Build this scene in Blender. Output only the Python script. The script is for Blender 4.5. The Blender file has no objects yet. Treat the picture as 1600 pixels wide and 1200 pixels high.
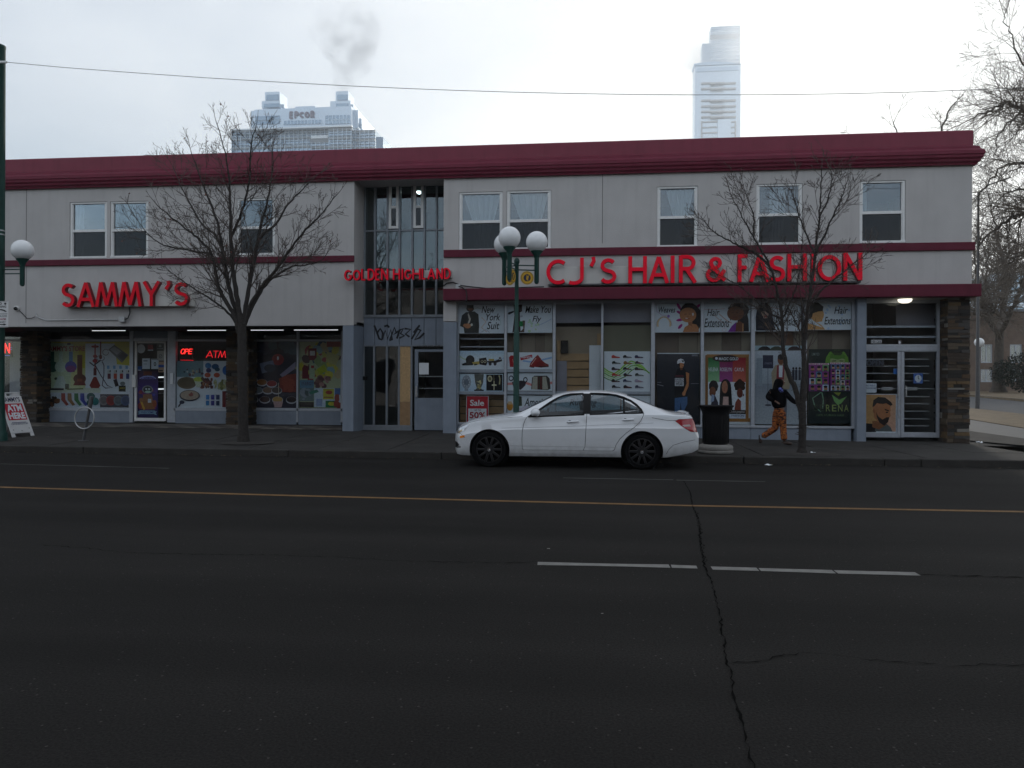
import bpy, bmesh, math, random
from mathutils import Vector, Matrix
from mathutils.bvhtree import BVHTree
rnd = random.Random(7)
S = bpy.context.scene
COL = S.collection
R = math.radians

# ------------------------------------------------------------------ camera, light, exposure
F, PSI, H, YH, ROLL = 1150.0, R(6.19), 1.55, 597.4, 0.0045
RIGHT = Vector((math.cos(PSI), math.sin(PSI), ROLL)).normalized()
FWD = Vector((-math.sin(PSI), math.cos(PSI), 0.0))
UP = RIGHT.cross(FWD)
cam_d = bpy.data.cameras.new('camera')
cam_d.sensor_width = 36.0
cam_d.lens = 36.0 * F / 1600.0
cam_d.shift_y = -(600 - YH) / 1600.0
cam_d.clip_end = 5000
cam_d.clip_start = 0.05
cam = bpy.data.objects.new('camera', cam_d)
COL.objects.link(cam)
M4 = Matrix((RIGHT, UP, -FWD)).transposed().to_4x4()
M4.translation = Vector((0, 0, H))
cam.matrix_world = M4
S.camera = cam

SUN_AZ, SUN_EL = R(17.5), R(13.0)          # azimuth clockwise from +Y
SUN_DIR = Vector((math.sin(SUN_AZ) * math.cos(SUN_EL), math.cos(SUN_AZ) * math.cos(SUN_EL), math.sin(SUN_EL)))
W = bpy.data.worlds.new('World')
S.world = W
W.use_nodes = True
nt = W.node_tree
for n in list(nt.nodes):
    nt.nodes.remove(n)
def NN(t, typ, **kw):
    n = t.nodes.new(typ)
    for k, v in kw.items():
        setattr(n, k, v)
    return n
wo = NN(nt, 'ShaderNodeOutputWorld')
bg = NN(nt, 'ShaderNodeBackground')
bg.inputs['Strength'].default_value = 0.15
nt.links.new(bg.outputs[0], wo.inputs['Surface'])
sky = NN(nt, 'ShaderNodeTexSky', sky_type='NISHITA', sun_disc=False)
sky.sun_elevation = SUN_EL
sky.sun_rotation = SUN_AZ
sky.altitude = 650
sky.air_density = 1.0
sky.dust_density = 2.0
sky.ozone_density = 1.0
tc = NN(nt, 'ShaderNodeTexCoord')
nrm = NN(nt, 'ShaderNodeVectorMath', operation='NORMALIZE')
nt.links.new(tc.outputs['Generated'], nrm.inputs[0])
dot = NN(nt, 'ShaderNodeVectorMath', operation='DOT_PRODUCT')
nt.links.new(nrm.outputs[0], dot.inputs[0])
dot.inputs[1].default_value = SUN_DIR
mx0 = NN(nt, 'ShaderNodeMath', operation='MAXIMUM')
nt.links.new(dot.outputs['Value'], mx0.inputs[0]); mx0.inputs[1].default_value = 0.0
pw = NN(nt, 'ShaderNodeMath', operation='POWER')
nt.links.new(mx0.outputs[0], pw.inputs[0]); pw.inputs[1].default_value = 5.0
glow = NN(nt, 'ShaderNodeMath', operation='MULTIPLY_ADD')     # veiled sun brightens the cloud sheet round it
nt.links.new(pw.outputs[0], glow.inputs[0]); glow.inputs[1].default_value = 2.4; glow.inputs[2].default_value = 7.15
sep = NN(nt, 'ShaderNodeSeparateXYZ')
nt.links.new(nrm.outputs[0], sep.inputs[0])
zz = NN(nt, 'ShaderNodeMath', operation='ADD'); zz.inputs[1].default_value = 0.22
ab = NN(nt, 'ShaderNodeMath', operation='ABSOLUTE')
nt.links.new(sep.outputs['Z'], ab.inputs[0]); nt.links.new(ab.outputs[0], zz.inputs[0])
dv = NN(nt, 'ShaderNodeVectorMath', operation='DIVIDE')
cz = NN(nt, 'ShaderNodeCombineXYZ')
for i in range(3):
    nt.links.new(zz.outputs[0], cz.inputs[i])
nt.links.new(nrm.outputs[0], dv.inputs[0]); nt.links.new(cz.outputs[0], dv.inputs[1])
nz = NN(nt, 'ShaderNodeTexNoise')
nz.inputs['Scale'].default_value = 1.15; nz.inputs['Detail'].default_value = 5.0; nz.inputs['Roughness'].default_value = 0.52
mp = NN(nt, 'ShaderNodeMapping'); mp.inputs['Location'].default_value = (0.35, 2.1, 0.0)
nt.links.new(dv.outputs[0], mp.inputs[0]); nt.links.new(mp.outputs[0], nz.inputs['Vector'])
cr = NN(nt, 'ShaderNodeMapRange'); cr.inputs['From Min'].default_value = 0.30; cr.inputs['From Max'].default_value = 0.62
cr.inputs['To Min'].default_value = 0.12; cr.inputs['To Max'].default_value = 0.72
nt.links.new(nz.outputs['Fac'], cr.inputs['Value'])
ad = NN(nt, 'ShaderNodeMath', operation='MULTIPLY_ADD', use_clamp=True)
nt.links.new(pw.outputs[0], ad.inputs[0]); ad.inputs[1].default_value = 0.75
nt.links.new(cr.outputs[0], ad.inputs[2])
ccol = NN(nt, 'ShaderNodeVectorMath', operation='SCALE')
tint = NN(nt, 'ShaderNodeMix', data_type='RGBA')
tint.inputs['A'].default_value = (0.925, 0.968, 1.02, 1); tint.inputs['B'].default_value = (1.0, 0.97, 0.90, 1)
nt.links.new(pw.outputs[0], tint.inputs['Factor'])
nt.links.new(tint.outputs['Result'], ccol.inputs[0])
nt.links.new(glow.outputs[0], ccol.inputs['Scale'])
mxc = NN(nt, 'ShaderNodeMix', data_type='RGBA')
nt.links.new(ad.outputs[0], mxc.inputs['Factor'])
nt.links.new(sky.outputs[0], mxc.inputs['A']); nt.links.new(ccol.outputs[0], mxc.inputs['B'])
nt.links.new(mxc.outputs['Result'], bg.inputs['Color'])

sun_d = bpy.data.lights.new('sun', 'SUN')
sun_d.energy = 1.5
sun_d.angle = R(6.0)
sun_d.color = (1.0, 0.93, 0.82)
sun = bpy.data.objects.new('sun', sun_d)
COL.objects.link(sun)
sun.rotation_euler = SUN_DIR.to_track_quat('Z', 'Y').to_euler()
sun.location = (20, 40, 60)

S.view_settings.view_transform = 'Standard'
S.view_settings.look = 'None'
S.view_settings.exposure = 0.0
S.view_settings.gamma = 1.0
S.view_settings.use_curve_mapping = False
S.render.engine = 'CYCLES'
S.cycles.use_denoising = True
S.cycles.max_bounces = 8
S.cycles.diffuse_bounces = 3
S.cycles.glossy_bounces = 4
S.cycles.transmission_bounces = 6
S.cycles.transparent_max_bounces = 16
S.cycles.volume_bounces = 2
S.cycles.sample_clamp_indirect = 6.0
S.cycles.caustics_reflective = False
S.cycles.caustics_refractive = False

# ------------------------------------------------------------------ measuring: pixel of the 1600x1200 photograph -> place
def ray(px, py):
    return FWD + RIGHT * ((px - 800) / F) + UP * ((YH - py) / F)
def P(px, py, Y):
    d = ray(px, py); t = Y / d.y
    return d * t + Vector((0, 0, H))
def PD(px, py, dist):
    return ray(px, py) * dist + Vector((0, 0, H))
def PG(px, py, z=0.0):
    d = ray(px, py); t = (z - H) / d.z
    return d * t + Vector((0, 0, H))
def RECT(x0, x1, yt, yb, Y):                 # edges measured at the middle of each side -> X0, X1, Zbottom, Ztop
    xm, ym = (x0 + x1) / 2, (yt + yb) / 2
    return P(x0, ym, Y).x, P(x1, ym, Y).x, P(xm, yb, Y).z, P(xm, yt, Y).z

# ------------------------------------------------------------------ mesh helpers
WL = {}
class MB:
    def __init__(s):
        s.v, s.f, s.c, s.m = [], [], [], []
    def add(s, vs, fs, col=None, mi=0):
        b = len(s.v)
        s.v.extend([tuple(v) for v in vs])
        for i, f in enumerate(fs):
            s.f.append(tuple(b + k for k in f)); s.c.append(col); s.m.append(mi)
        return s
    def box(s, x0, x1, y0, y1, z0, z1, col=None, mi=0):
        x0, x1 = min(x0, x1), max(x0, x1); y0, y1 = min(y0, y1), max(y0, y1); z0, z1 = min(z0, z1), max(z0, z1)
        v = [(x0, y0, z0), (x1, y0, z0), (x1, y1, z0), (x0, y1, z0), (x0, y0, z1), (x1, y0, z1), (x1, y1, z1), (x0, y1, z1)]
        return s.add(v, [(0, 3, 2, 1), (4, 5, 6, 7), (0, 1, 5, 4), (1, 2, 6, 5), (2, 3, 7, 6), (3, 0, 4, 7)], col, mi)
    def cbox(s, x0, x1, y0, y1, z0, z1, b=0.01, mi=0):       # box with chamfered edges
        x0, x1 = min(x0, x1), max(x0, x1); y0, y1 = min(y0, y1), max(y0, y1); z0, z1 = min(z0, z1), max(z0, z1)
        bm = bmesh.new()
        bmesh.ops.create_cube(bm, size=1)
        for v in bm.verts:
            v.co = Vector((x0 + (v.co.x + .5) * (x1 - x0), y0 + (v.co.y + .5) * (y1 - y0), z0 + (v.co.z + .5) * (z1 - z0)))
        b = min(b, (x1 - x0) * .45, (y1 - y0) * .45, (z1 - z0) * .45)
        bmesh.ops.bevel(bm, geom=list(bm.edges), offset=b, segments=2, affect='EDGES', profile=.5)
        bm.verts.index_update()
        s.add([v.co.copy() for v in bm.verts], [[v.index for v in f.verts] for f in bm.faces], None, mi)
        bm.free()
        return s
    def tube(s, pts, rad, n=8, cap=True, col=None, mi=0, twist=0.0):
        pts = [Vector(p) for p in pts]
        if not isinstance(rad, (list, tuple)):
            rad = [rad] * len(pts)
        vs, fs = [], []
        t0 = (pts[1] - pts[0]).normalized()
        a = Vector((0, 0, 1)) if abs(t0.z) < .9 else Vector((1, 0, 0))
        nx = t0.cross(a).normalized()
        for i, p in enumerate(pts):
            if i == 0: t = pts[1] - pts[0]
            elif i == len(pts) - 1: t = pts[-1] - pts[-2]
            else: t = pts[i + 1] - pts[i - 1]
            t.normalize()
            nx = (nx - t * nx.dot(t))
            if nx.length < 1e-5: nx = t.orthogonal()
            nx.normalize()
            ny = t.cross(nx)
            for k in range(n):
                an = 2 * math.pi * k / n + twist
                vs.append(p + (nx * math.cos(an) + ny * math.sin(an)) * rad[i])
        for i in range(len(pts) - 1):
            for k in range(n):
                k2 = (k + 1) % n
                fs.append((i * n + k, i * n + k2, (i + 1) * n + k2, (i + 1) * n + k))
        if cap:
            fs.append(tuple(range(n - 1, -1, -1)))
            b = (len(pts) - 1) * n
            fs.append(tuple(range(b, b + n)))
        return s.add(vs, fs, col, mi)
    def lathe(s, prof, c=(0, 0, 0), n=24, col=None, mi=0, cap=True):        # prof: (radius, z) from bottom to top
        vs, fs = [], []
        for r, z in prof:
            for k in range(n):
                an = 2 * math.pi * k / n
                vs.append((c[0] + r * math.cos(an), c[1] + r * math.sin(an), c[2] + z))
        for i in range(len(prof) - 1):
            for k in range(n):
                k2 = (k + 1) % n
                fs.append((i * n + k, i * n + k2, (i + 1) * n + k2, (i + 1) * n + k))
        if cap:
            fs.append(tuple(range(n - 1, -1, -1)))
            b = (len(prof) - 1) * n
            fs.append(tuple(range(b, b + n)))
        return s.add(vs, fs, col, mi)
    def prism(s, poly, y0, y1, col=None, mi=0):             # polygon in (x, z), extruded along y
        n = len(poly)
        ar = sum(poly[i][0] * poly[(i + 1) % n][1] - poly[(i + 1) % n][0] * poly[i][1] for i in range(n))
        if ar < 0: poly = poly[::-1]
        vs = [(p[0], y0, p[1]) for p in poly] + [(p[0], y1, p[1]) for p in poly]
        fs = [tuple(range(n)), tuple(range(2 * n - 1, n - 1, -1))]
        for i in range(n):
            j = (i + 1) % n
            fs.append((j, i, n + i, n + j))
        return s.add(vs, fs, col, mi)
    def prismz(s, poly, z0, z1, mi=0):                      # polygon in (x, y), extruded along z
        n = len(poly)
        ar = sum(poly[i][0] * poly[(i + 1) % n][1] - poly[(i + 1) % n][0] * poly[i][1] for i in range(n))
        if ar < 0: poly = poly[::-1]
        vs = [(p[0], p[1], z0) for p in poly] + [(p[0], p[1], z1) for p in poly]
        fs = [tuple(range(n - 1, -1, -1)), tuple(range(n, 2 * n))]
        for i in range(n):
            j = (i + 1) % n
            fs.append((i, j, n + j, n + i))
        return s.add(vs, fs, None, mi)
    def sphere(s, c, r, n=20, m=12, sz=1.0, col=None, mi=0):
        prof = [(max(1e-4, r * math.sin(math.pi * i / m)), -r * sz * math.cos(math.pi * i / m)) for i in range(m + 1)]
        return s.lathe(prof, c, n, col, mi)
    def xf(s, mat):
        s.v = [tuple(mat @ Vector(v)) for v in s.v]
        return s
    def mesh(s, name, mats, org=(0, 0, 0), smooth=False, ang=None):
        me = bpy.data.meshes.new(name)
        ox, oy, oz = org
        me.from_pydata([(x - ox, y - oy, z - oz) for x, y, z in s.v], [], s.f)
        if not isinstance(mats, (list, tuple)): mats = [mats]
        for m in mats: me.materials.append(m)
        if len(mats) > 1:
            me.polygons.foreach_set('material_index', s.m)
        if any(c is not None for c in s.c):
            at = me.color_attributes.new('Col', 'FLOAT_COLOR', 'CORNER')
            dat = []
            for p, c in zip(me.polygons, s.c):
                for k in range(p.loop_total):
                    if c is None: dat.extend((1, 1, 1, 1))
                    elif isinstance(c[0], (tuple, list)): dat.extend((*c[k % len(c)], 1))
                    else: dat.extend((*c, 1))
            at.data.foreach_set('color', dat)
        if smooth:
            me.polygons.foreach_set('use_smooth', [True] * len(me.polygons))
            if ang: me.set_sharp_from_angle(angle=R(ang))
        me.update()
        return me
    def build(s, name, mats, parent=None, smooth=False, ang=40, **props):
        org = WL.get(parent.as_pointer(), (0, 0, 0)) if parent else (0, 0, 0)
        return link(name, s.mesh(name, mats, org, smooth, ang), parent, **props)

def link(name, data, parent=None, **props):
    o = bpy.data.objects.new(name, data)
    COL.objects.link(o)
    if parent:
        o.parent = parent
        WL[o.as_pointer()] = WL.get(parent.as_pointer(), (0, 0, 0))
    else:
        WL[o.as_pointer()] = (0, 0, 0)
    for k, v in props.items(): o[k] = v
    return o
def thing(name, label, cat, loc=(0, 0, 0), group=None):
    o = bpy.data.objects.new(name, None)
    COL.objects.link(o)
    o.location = loc
    o.empty_display_size = .2
    WL[o.as_pointer()] = tuple(loc)
    o['label'] = label; o['category'] = cat
    if group: o['group'] = group
    return o
def tag(o, label, cat, group=None):
    o['label'] = label; o['category'] = cat
    if group: o['group'] = group
    return o
def struct(o):
    o['kind'] = 'structure'
    return o
def copy_thing(root, loc, label=None, rz=None, scale=None):
    r = root.copy(); COL.objects.link(r); r.location = loc
    WL[r.as_pointer()] = tuple(loc)
    if label: r['label'] = label
    if rz is not None: r.rotation_euler = (0, 0, rz)
    if scale: r.scale = (scale,) * 3
    for ch in list(root.children):
        c = ch.copy(); COL.objects.link(c); c.parent = r
        for g in list(ch.children):
            d = g.copy(); COL.objects.link(d); d.parent = c
    return r

# ------------------------------------------------------------------ materials
def srgb(r, g, b):
    return tuple(((c / 255) / 12.92 if c / 255 <= .04045 else ((c / 255 + .055) / 1.055) ** 2.4) for c in (r, g, b))
def pmat(name, col, rough=.6, metal=0.0, var=.12, scale=6.0, bump=0.0, bscale=60.0, spec=.5, coat=0.0, emis=None, estr=0.0, streak=0.0, trans=0.0, attr=False):
    m = bpy.data.materials.new(name)
    m.use_nodes = True
    t = m.node_tree
    b = t.nodes['Principled BSDF']
    b.inputs['Roughness'].default_value = rough
    b.inputs['Metallic'].default_value = metal
    b.inputs['Specular IOR Level'].default_value = spec
    if coat: b.inputs['Coat Weight'].default_value = coat; b.inputs['Coat Roughness'].default_value = .04
    if trans: b.inputs['Transmission Weight'].default_value = trans
    tcn = NN(t, 'ShaderNodeTexCoord')
    n = NN(t, 'ShaderNodeTexNoise'); n.inputs['Scale'].default_value = scale; n.inputs['Detail'].default_value = 6; n.inputs['Roughness'].default_value = .6
    t.links.new(tcn.outputs['Object'], n.inputs['Vector'])
    mr = NN(t, 'ShaderNodeMapRange'); mr.inputs['From Min'].default_value = .25; mr.inputs['From Max'].default_value = .75
    mr.inputs['To Min'].default_value = 1 - var; mr.inputs['To Max'].default_value = 1 + var
    t.links.new(n.outputs['Fac'], mr.inputs['Value'])
    fac = mr.outputs[0]
    if streak:
        mpp = NN(t, 'ShaderNodeMapping'); mpp.inputs['Scale'].default_value = (5.0, 5.0, .28)
        t.links.new(tcn.outputs['Object'], mpp.inputs[0])
        n2 = NN(t, 'ShaderNodeTexNoise'); n2.inputs['Scale'].default_value = 1.0; n2.inputs['Detail'].default_value = 5; n2.inputs['Roughness'].default_value = .65
        t.links.new(mpp.outputs[0], n2.inputs['Vector'])
        m2 = NN(t, 'ShaderNodeMapRange'); m2.inputs['From Min'].default_value = .5; m2.inputs['From Max'].default_value = .78
        m2.inputs['To Min'].default_value = 1.0; m2.inputs['To Max'].default_value = 1 - streak
        t.links.new(n2.outputs['Fac'], m2.inputs['Value'])
        mu = NN(t, 'ShaderNodeMath', operation='MULTIPLY')
        t.links.new(fac, mu.inputs[0]); t.links.new(m2.outputs[0], mu.inputs[1])
        fac = mu.outputs[0]
    sc = NN(t, 'ShaderNodeVectorMath', operation='SCALE')
    if attr:
        at = NN(t, 'ShaderNodeAttribute', attribute_name='Col')
        t.links.new(at.outputs['Color'], sc.inputs[0])
    else:
        sc.inputs[0].default_value = col[:3]
    t.links.new(fac, sc.inputs['Scale'])
    t.links.new(sc.outputs[0], b.inputs['Base Color'])
    if bump:
        nb = NN(t, 'ShaderNodeTexNoise'); nb.inputs['Scale'].default_value = bscale; nb.inputs['Detail'].default_value = 4
        t.links.new(tcn.outputs['Object'], nb.inputs['Vector'])
        bp = NN(t, 'ShaderNodeBump'); bp.inputs['Strength'].default_value = bump; bp.inputs['Distance'].default_value = .02
        t.links.new(nb.outputs['Fac'], bp.inputs['Height'])
        t.links.new(bp.outputs[0], b.inputs['Normal'])
    if emis:
        b.inputs['Emission Color'].default_value = (*emis, 1)
        b.inputs['Emission Strength'].default_value = estr
    return m
def glass(name, tint=(.85, .9, .92), refl=1.0, rough=.015, wob=.012):
    m = bpy.data.materials.new(name)
    m.use_nodes = True
    t = m.node_tree
    for n in list(t.nodes): t.nodes.remove(n)
    o = NN(t, 'ShaderNodeOutputMaterial')
    tr = NN(t, 'ShaderNodeBsdfTransparent'); tr.inputs['Color'].default_value = (*tint, 1)
    gl = NN(t, 'ShaderNodeBsdfGlossy'); gl.inputs['Roughness'].default_value = rough; gl.inputs['Color'].default_value = (.93, .96, 1, 1)
    fr = NN(t, 'ShaderNodeFresnel'); fr.inputs['IOR'].default_value = 1.5
    mu = NN(t, 'ShaderNodeMath', operation='MULTIPLY', use_clamp=True); mu.inputs[1].default_value = refl
    tcn = NN(t, 'ShaderNodeTexCoord')
    nb = NN(t, 'ShaderNodeTexNoise'); nb.inputs['Scale'].default_value = 1.3; nb.inputs['Detail'].default_value = 1
    t.links.new(tcn.outputs['Object'], nb.inputs['Vector'])
    bp = NN(t, 'ShaderNodeBump'); bp.inputs['Strength'].default_value = wob; bp.inputs['Distance'].default_value = .5
    t.links.new(nb.outputs['Fac'], bp.inputs['Height'])
    t.links.new(bp.outputs[0], gl.inputs['Normal'])
    t.links.new(fr.outputs[0], mu.inputs[0])
    mi = NN(t, 'ShaderNodeMixShader')
    t.links.new(mu.outputs[0], mi.inputs[0]); t.links.new(tr.outputs[0], mi.inputs[1]); t.links.new(gl.outputs[0], mi.inputs[2])
    t.links.new(mi.outputs[0], o.inputs['Surface'])
    return m

M = {}
M['stucco'] = pmat('stucco', (.525, .505, .495), .9, var=.075, scale=1.2, bump=.35, bscale=55, streak=.11, spec=.2)
M['joint'] = pmat('joint', (.16, .155, .15), .9)
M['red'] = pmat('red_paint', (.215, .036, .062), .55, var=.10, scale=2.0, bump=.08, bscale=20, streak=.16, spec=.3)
M['panel'] = pmat('panel_paint', (.22, .255, .31), .5, var=.10, scale=3.0, bump=.05, bscale=15, streak=.14, spec=.4)
M['alu'] = pmat('aluminium', (.42, .45, .50), .42, metal=.35, var=.10, scale=12)
M['red_shaded'] = pmat('red_paint_shaded', (.125, .018, .036), .6, var=.12, scale=2.0, bump=.08, bscale=20, streak=.2, spec=.2)  # trim red again, with the dimmer light on the lower bands put into the colour
M['alu_dark'] = pmat('aluminium_dull', (.22, .24, .265), .5, metal=.3, var=.12, scale=10)
M['white_frame'] = pmat('white_vinyl', (.80, .80, .79), .45, var=.05, scale=8)
M['glass'] = glass('window_glass', refl=2.8)
M['glass_dark'] = glass('screened_glass', tint=(.30, .30, .32), refl=.8)
M['glass_stair'] = glass('stair_glass', tint=(.50, .60, .62), refl=2.5)
M['glass_shop'] = glass('shop_glass', tint=(.93, .95, .96), refl=.35)
M['curtain'] = pmat('curtain', (.72, .74, .76), .9, var=.06, scale=20)
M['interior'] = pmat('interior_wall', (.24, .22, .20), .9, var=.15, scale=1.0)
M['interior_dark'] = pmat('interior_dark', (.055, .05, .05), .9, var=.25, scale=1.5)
M['tan'] = pmat('tan_board', (.30, .24, .17), .8, var=.10, scale=1.5)
M['wood'] = pmat('slat_board', (.40, .25, .12), .6, var=.12, scale=4)
M['osb'] = pmat('strand_board', (.52, .34, .17), .85, var=.35, scale=26, bump=.2, bscale=40)
M['black'] = pmat('black_plastic', (.008, .008, .009), .5, var=.2, scale=10, spec=.2)
M['soil'] = pmat('soil', (.035, .030, .026), .95, var=.4, scale=14, bump=.6, bscale=30)
M['print'] = pmat('print_ink', (1, 1, 1), .45, var=.20, scale=22, spec=.35, attr=True)
M['paper'] = pmat('white_vinyl_print', (.74, .77, .80), .45, var=.04, scale=3, spec=.35)
M['green'] = pmat('green_enamel', (.012, .055, .045), .45, var=.15, scale=5, spec=.4)
M['globe'] = pmat('white_globe', (.84, .85, .86), .25, var=.03, scale=4, spec=.5)
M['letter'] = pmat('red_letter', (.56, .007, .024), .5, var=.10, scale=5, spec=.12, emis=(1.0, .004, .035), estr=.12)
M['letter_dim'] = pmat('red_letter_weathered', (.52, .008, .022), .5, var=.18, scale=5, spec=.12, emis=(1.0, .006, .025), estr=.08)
M['letter_side'] = pmat('red_letter_edge', (.20, .008, .016), .5, var=.1)
M['raceway'] = pmat('sign_raceway', (.60, .58, .55), .6, var=.06, scale=3, streak=.1)
M['neon'] = pmat('neon_red', (.5, .02, .02), .4, emis=(1.0, .03, .025), estr=2.2)
M['neon_dim'] = pmat('neon_red_dim', (.3, .01, .01), .4, emis=(1.0, .02, .03), estr=.8)
M['neon_blue'] = pmat('neon_blue', (.1, .1, .4), .4, emis=(.15, .25, 1.0), estr=.5)
M['tube'] = pmat('lamp_tube', (.8, .8, .8), .4, emis=(.92, .96, 1.0), estr=.9)
M['lamp'] = pmat('lit_lamp', (.8, .78, .7), .4, emis=(1.0, .92, .74), estr=1.6)
M['bulb'] = pmat('lit_bulb', (.8, .78, .7), .4, emis=(1.0, .95, .88), estr=14)
M['bark'] = pmat('bark', (.034, .029, .026), .95, var=.45, scale=18, bump=.9, bscale=24)
M['twig'] = pmat('twig_bark', (.075, .058, .050), .9, var=.3, scale=6)
M['elm'] = pmat('elm_bark', (.09, .075, .062), .95, var=.4, scale=3, bump=.6, bscale=8)
M['elmtwig'] = pmat('elm_twig', (.12, .098, .08), .9, var=.3, scale=2)
M['dryleaf'] = pmat('dry_leaf', (.16, .055, .035), .8, var=.4, scale=8)
M['steel'] = pmat('galvanised_steel', (.45, .46, .47), .35, metal=.7, var=.15, scale=20)
M['darksteel'] = pmat('worn_steel', (.10, .10, .105), .5, metal=.4, var=.25, scale=15)
M['concrete'] = pmat('concrete', (.22, .21, .195), .9, var=.18, scale=5, bump=.3, bscale=40, streak=.1)
M['cable'] = pmat('cable', (.02, .02, .022), .6)

def road_mat():
    m = pmat('asphalt', (.0160, .0149, .0138), .9, var=.22, scale=.35, spec=.10)
    t = m.node_tree
    b = t.nodes['Principled BSDF']
    src = b.inputs['Base Color'].links[0].from_socket
    tcn = NN(t, 'ShaderNodeTexCoord')
    # fine aggregate
    v = NN(t, 'ShaderNodeTexNoise'); v.inputs['Scale'].default_value = 75; v.inputs['Detail'].default_value = 3; v.inputs['Roughness'].default_value = .75
    t.links.new(tcn.outputs['Object'], v.inputs['Vector'])
    r1 = NN(t, 'ShaderNodeMapRange'); r1.inputs['From Min'].default_value = .3; r1.inputs['From Max'].default_value = .72; r1.inputs['To Min'].default_value = .45; r1.inputs['To Max'].default_value = 1.7
    t.links.new(v.outputs['Fac'], r1.inputs['Value'])
    # pale stone chips
    vo = NN(t, 'ShaderNodeTexVoronoi'); vo.inputs['Scale'].default_value = 38
    t.links.new(tcn.outputs['Object'], vo.inputs['Vector'])
    sp = NN(t, 'ShaderNodeSeparateColor'); t.links.new(vo.outputs['Color'], sp.inputs[0])
    gt = NN(t, 'ShaderNodeMath', operation='GREATER_THAN'); gt.inputs[1].default_value = .955; t.links.new(sp.outputs[0], gt.inputs[0])
    lt = NN(t, 'ShaderNodeMath', operation='LESS_THAN'); lt.inputs[1].default_value = .23; t.links.new(vo.outputs['Distance'], lt.inputs[0])
    ch = NN(t, 'ShaderNodeMath', operation='MULTIPLY'); t.links.new(gt.outputs[0], ch.inputs[0]); t.links.new(lt.outputs[0], ch.inputs[1])
    ch2 = NN(t, 'ShaderNodeMath', operation='MULTIPLY_ADD'); t.links.new(ch.outputs[0], ch2.inputs[0]); ch2.inputs[1].default_value = 2.4; t.links.new(r1.outputs[0], ch2.inputs[2])
    # long wear bands along the lanes
    mpp = NN(t, 'ShaderNodeMapping'); mpp.inputs['Scale'].default_value = (.05, 1.1, 1)
    t.links.new(tcn.outputs['Object'], mpp.inputs[0])
    n3 = NN(t, 'ShaderNodeTexNoise'); n3.inputs['Scale'].default_value = 1.0; n3.inputs['Detail'].default_value = 4
    t.links.new(mpp.outputs[0], n3.inputs['Vector'])
    r3 = NN(t, 'ShaderNodeMapRange'); r3.inputs['From Min'].default_value = .3; r3.inputs['From Max'].default_value = .7; r3.inputs['To Min'].default_value = .78; r3.inputs['To Max'].default_value = 1.22
    t.links.new(n3.outputs['Fac'], r3.inputs['Value'])
    mu = NN(t, 'ShaderNodeMath', operation='MULTIPLY'); t.links.new(ch2.outputs[0], mu.inputs[0]); t.links.new(r3.outputs[0], mu.inputs[1])
    sc = NN(t, 'ShaderNodeVectorMath', operation='SCALE')
    t.links.new(src, sc.inputs[0]); t.links.new(mu.outputs[0], sc.inputs['Scale'])
    t.links.new(sc.outputs[0], b.inputs['Base Color'])
    bp = NN(t, 'ShaderNodeBump'); bp.inputs['Strength'].default_value = .5; bp.inputs['Distance'].default_value = .006
    t.links.new(v.outputs['Fac'], bp.inputs['Height']); t.links.new(bp.outputs[0], b.inputs['Normal'])
    return m
M['road'] = road_mat()
M['paving'] = pmat('paving', (.044, .0415, .039), .92, var=.28, scale=1.6, bump=.25, bscale=60, spec=.2)
M['kerb'] = pmat('kerb_concrete', (.045, .042, .039), .92, var=.3, scale=3, bump=.3, bscale=30, spec=.2)
M['yellow_line'] = pmat('yellow_paint', (.16, .078, .018), .8, var=.28, scale=7)
M['white_line'] = pmat('white_paint_worn', (.17, .166, .155), .8, var=.28, scale=9)
M['faint_line'] = pmat('white_paint_faint', (.06, .058, .055), .85, var=.35, scale=7)
M['crack'] = pmat('tar_crack', (.0085, .0083, .008), .95, var=.3, scale=8, spec=.0)
M['lawn'] = pmat('dry_lawn', (.17, .125, .075), .95, var=.30, scale=2.2, bump=.5, bscale=30)
M['walk_far'] = pmat('far_walk', (.14, .135, .13), .9, var=.1, scale=2)
M['street_far'] = pmat('far_street', (.075, .075, .078), .9, var=.12, scale=1)
M['ground'] = pmat('ground', (.13, .11, .085), .95, var=.25, scale=.2)

# ------------------------------------------------------------------ lettering
_tc = {}
def text_mesh(s, shear=0.0, bold=0.0):
    k = (s, shear, bold)
    if k not in _tc:
        cu = bpy.data.curves.new('lettering', 'FONT')
        cu.body = s; cu.size = 1; cu.shear = shear; cu.offset = bold
        cu.resolution_u = 3
        ob = bpy.data.objects.new('lettering', cu)
        me = ob.to_mesh()
        vs = [(v.co.x, v.co.y) for v in me.vertices]
        fs = [tuple(p.vertices) for p in me.polygons]
        ob.to_mesh_clear()
        bpy.data.objects.remove(ob); bpy.data.curves.remove(cu)
        x0 = min(v[0] for v in vs); x1 = max(v[0] for v in vs); y0 = min(v[1] for v in vs); y1 = max(v[1] for v in vs)
        _tc[k] = ([((x - x0) / (x1 - x0), (y - y0) / max(1e-6, y1 - y0)) for x, y in vs], fs)
    return _tc[k]

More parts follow.
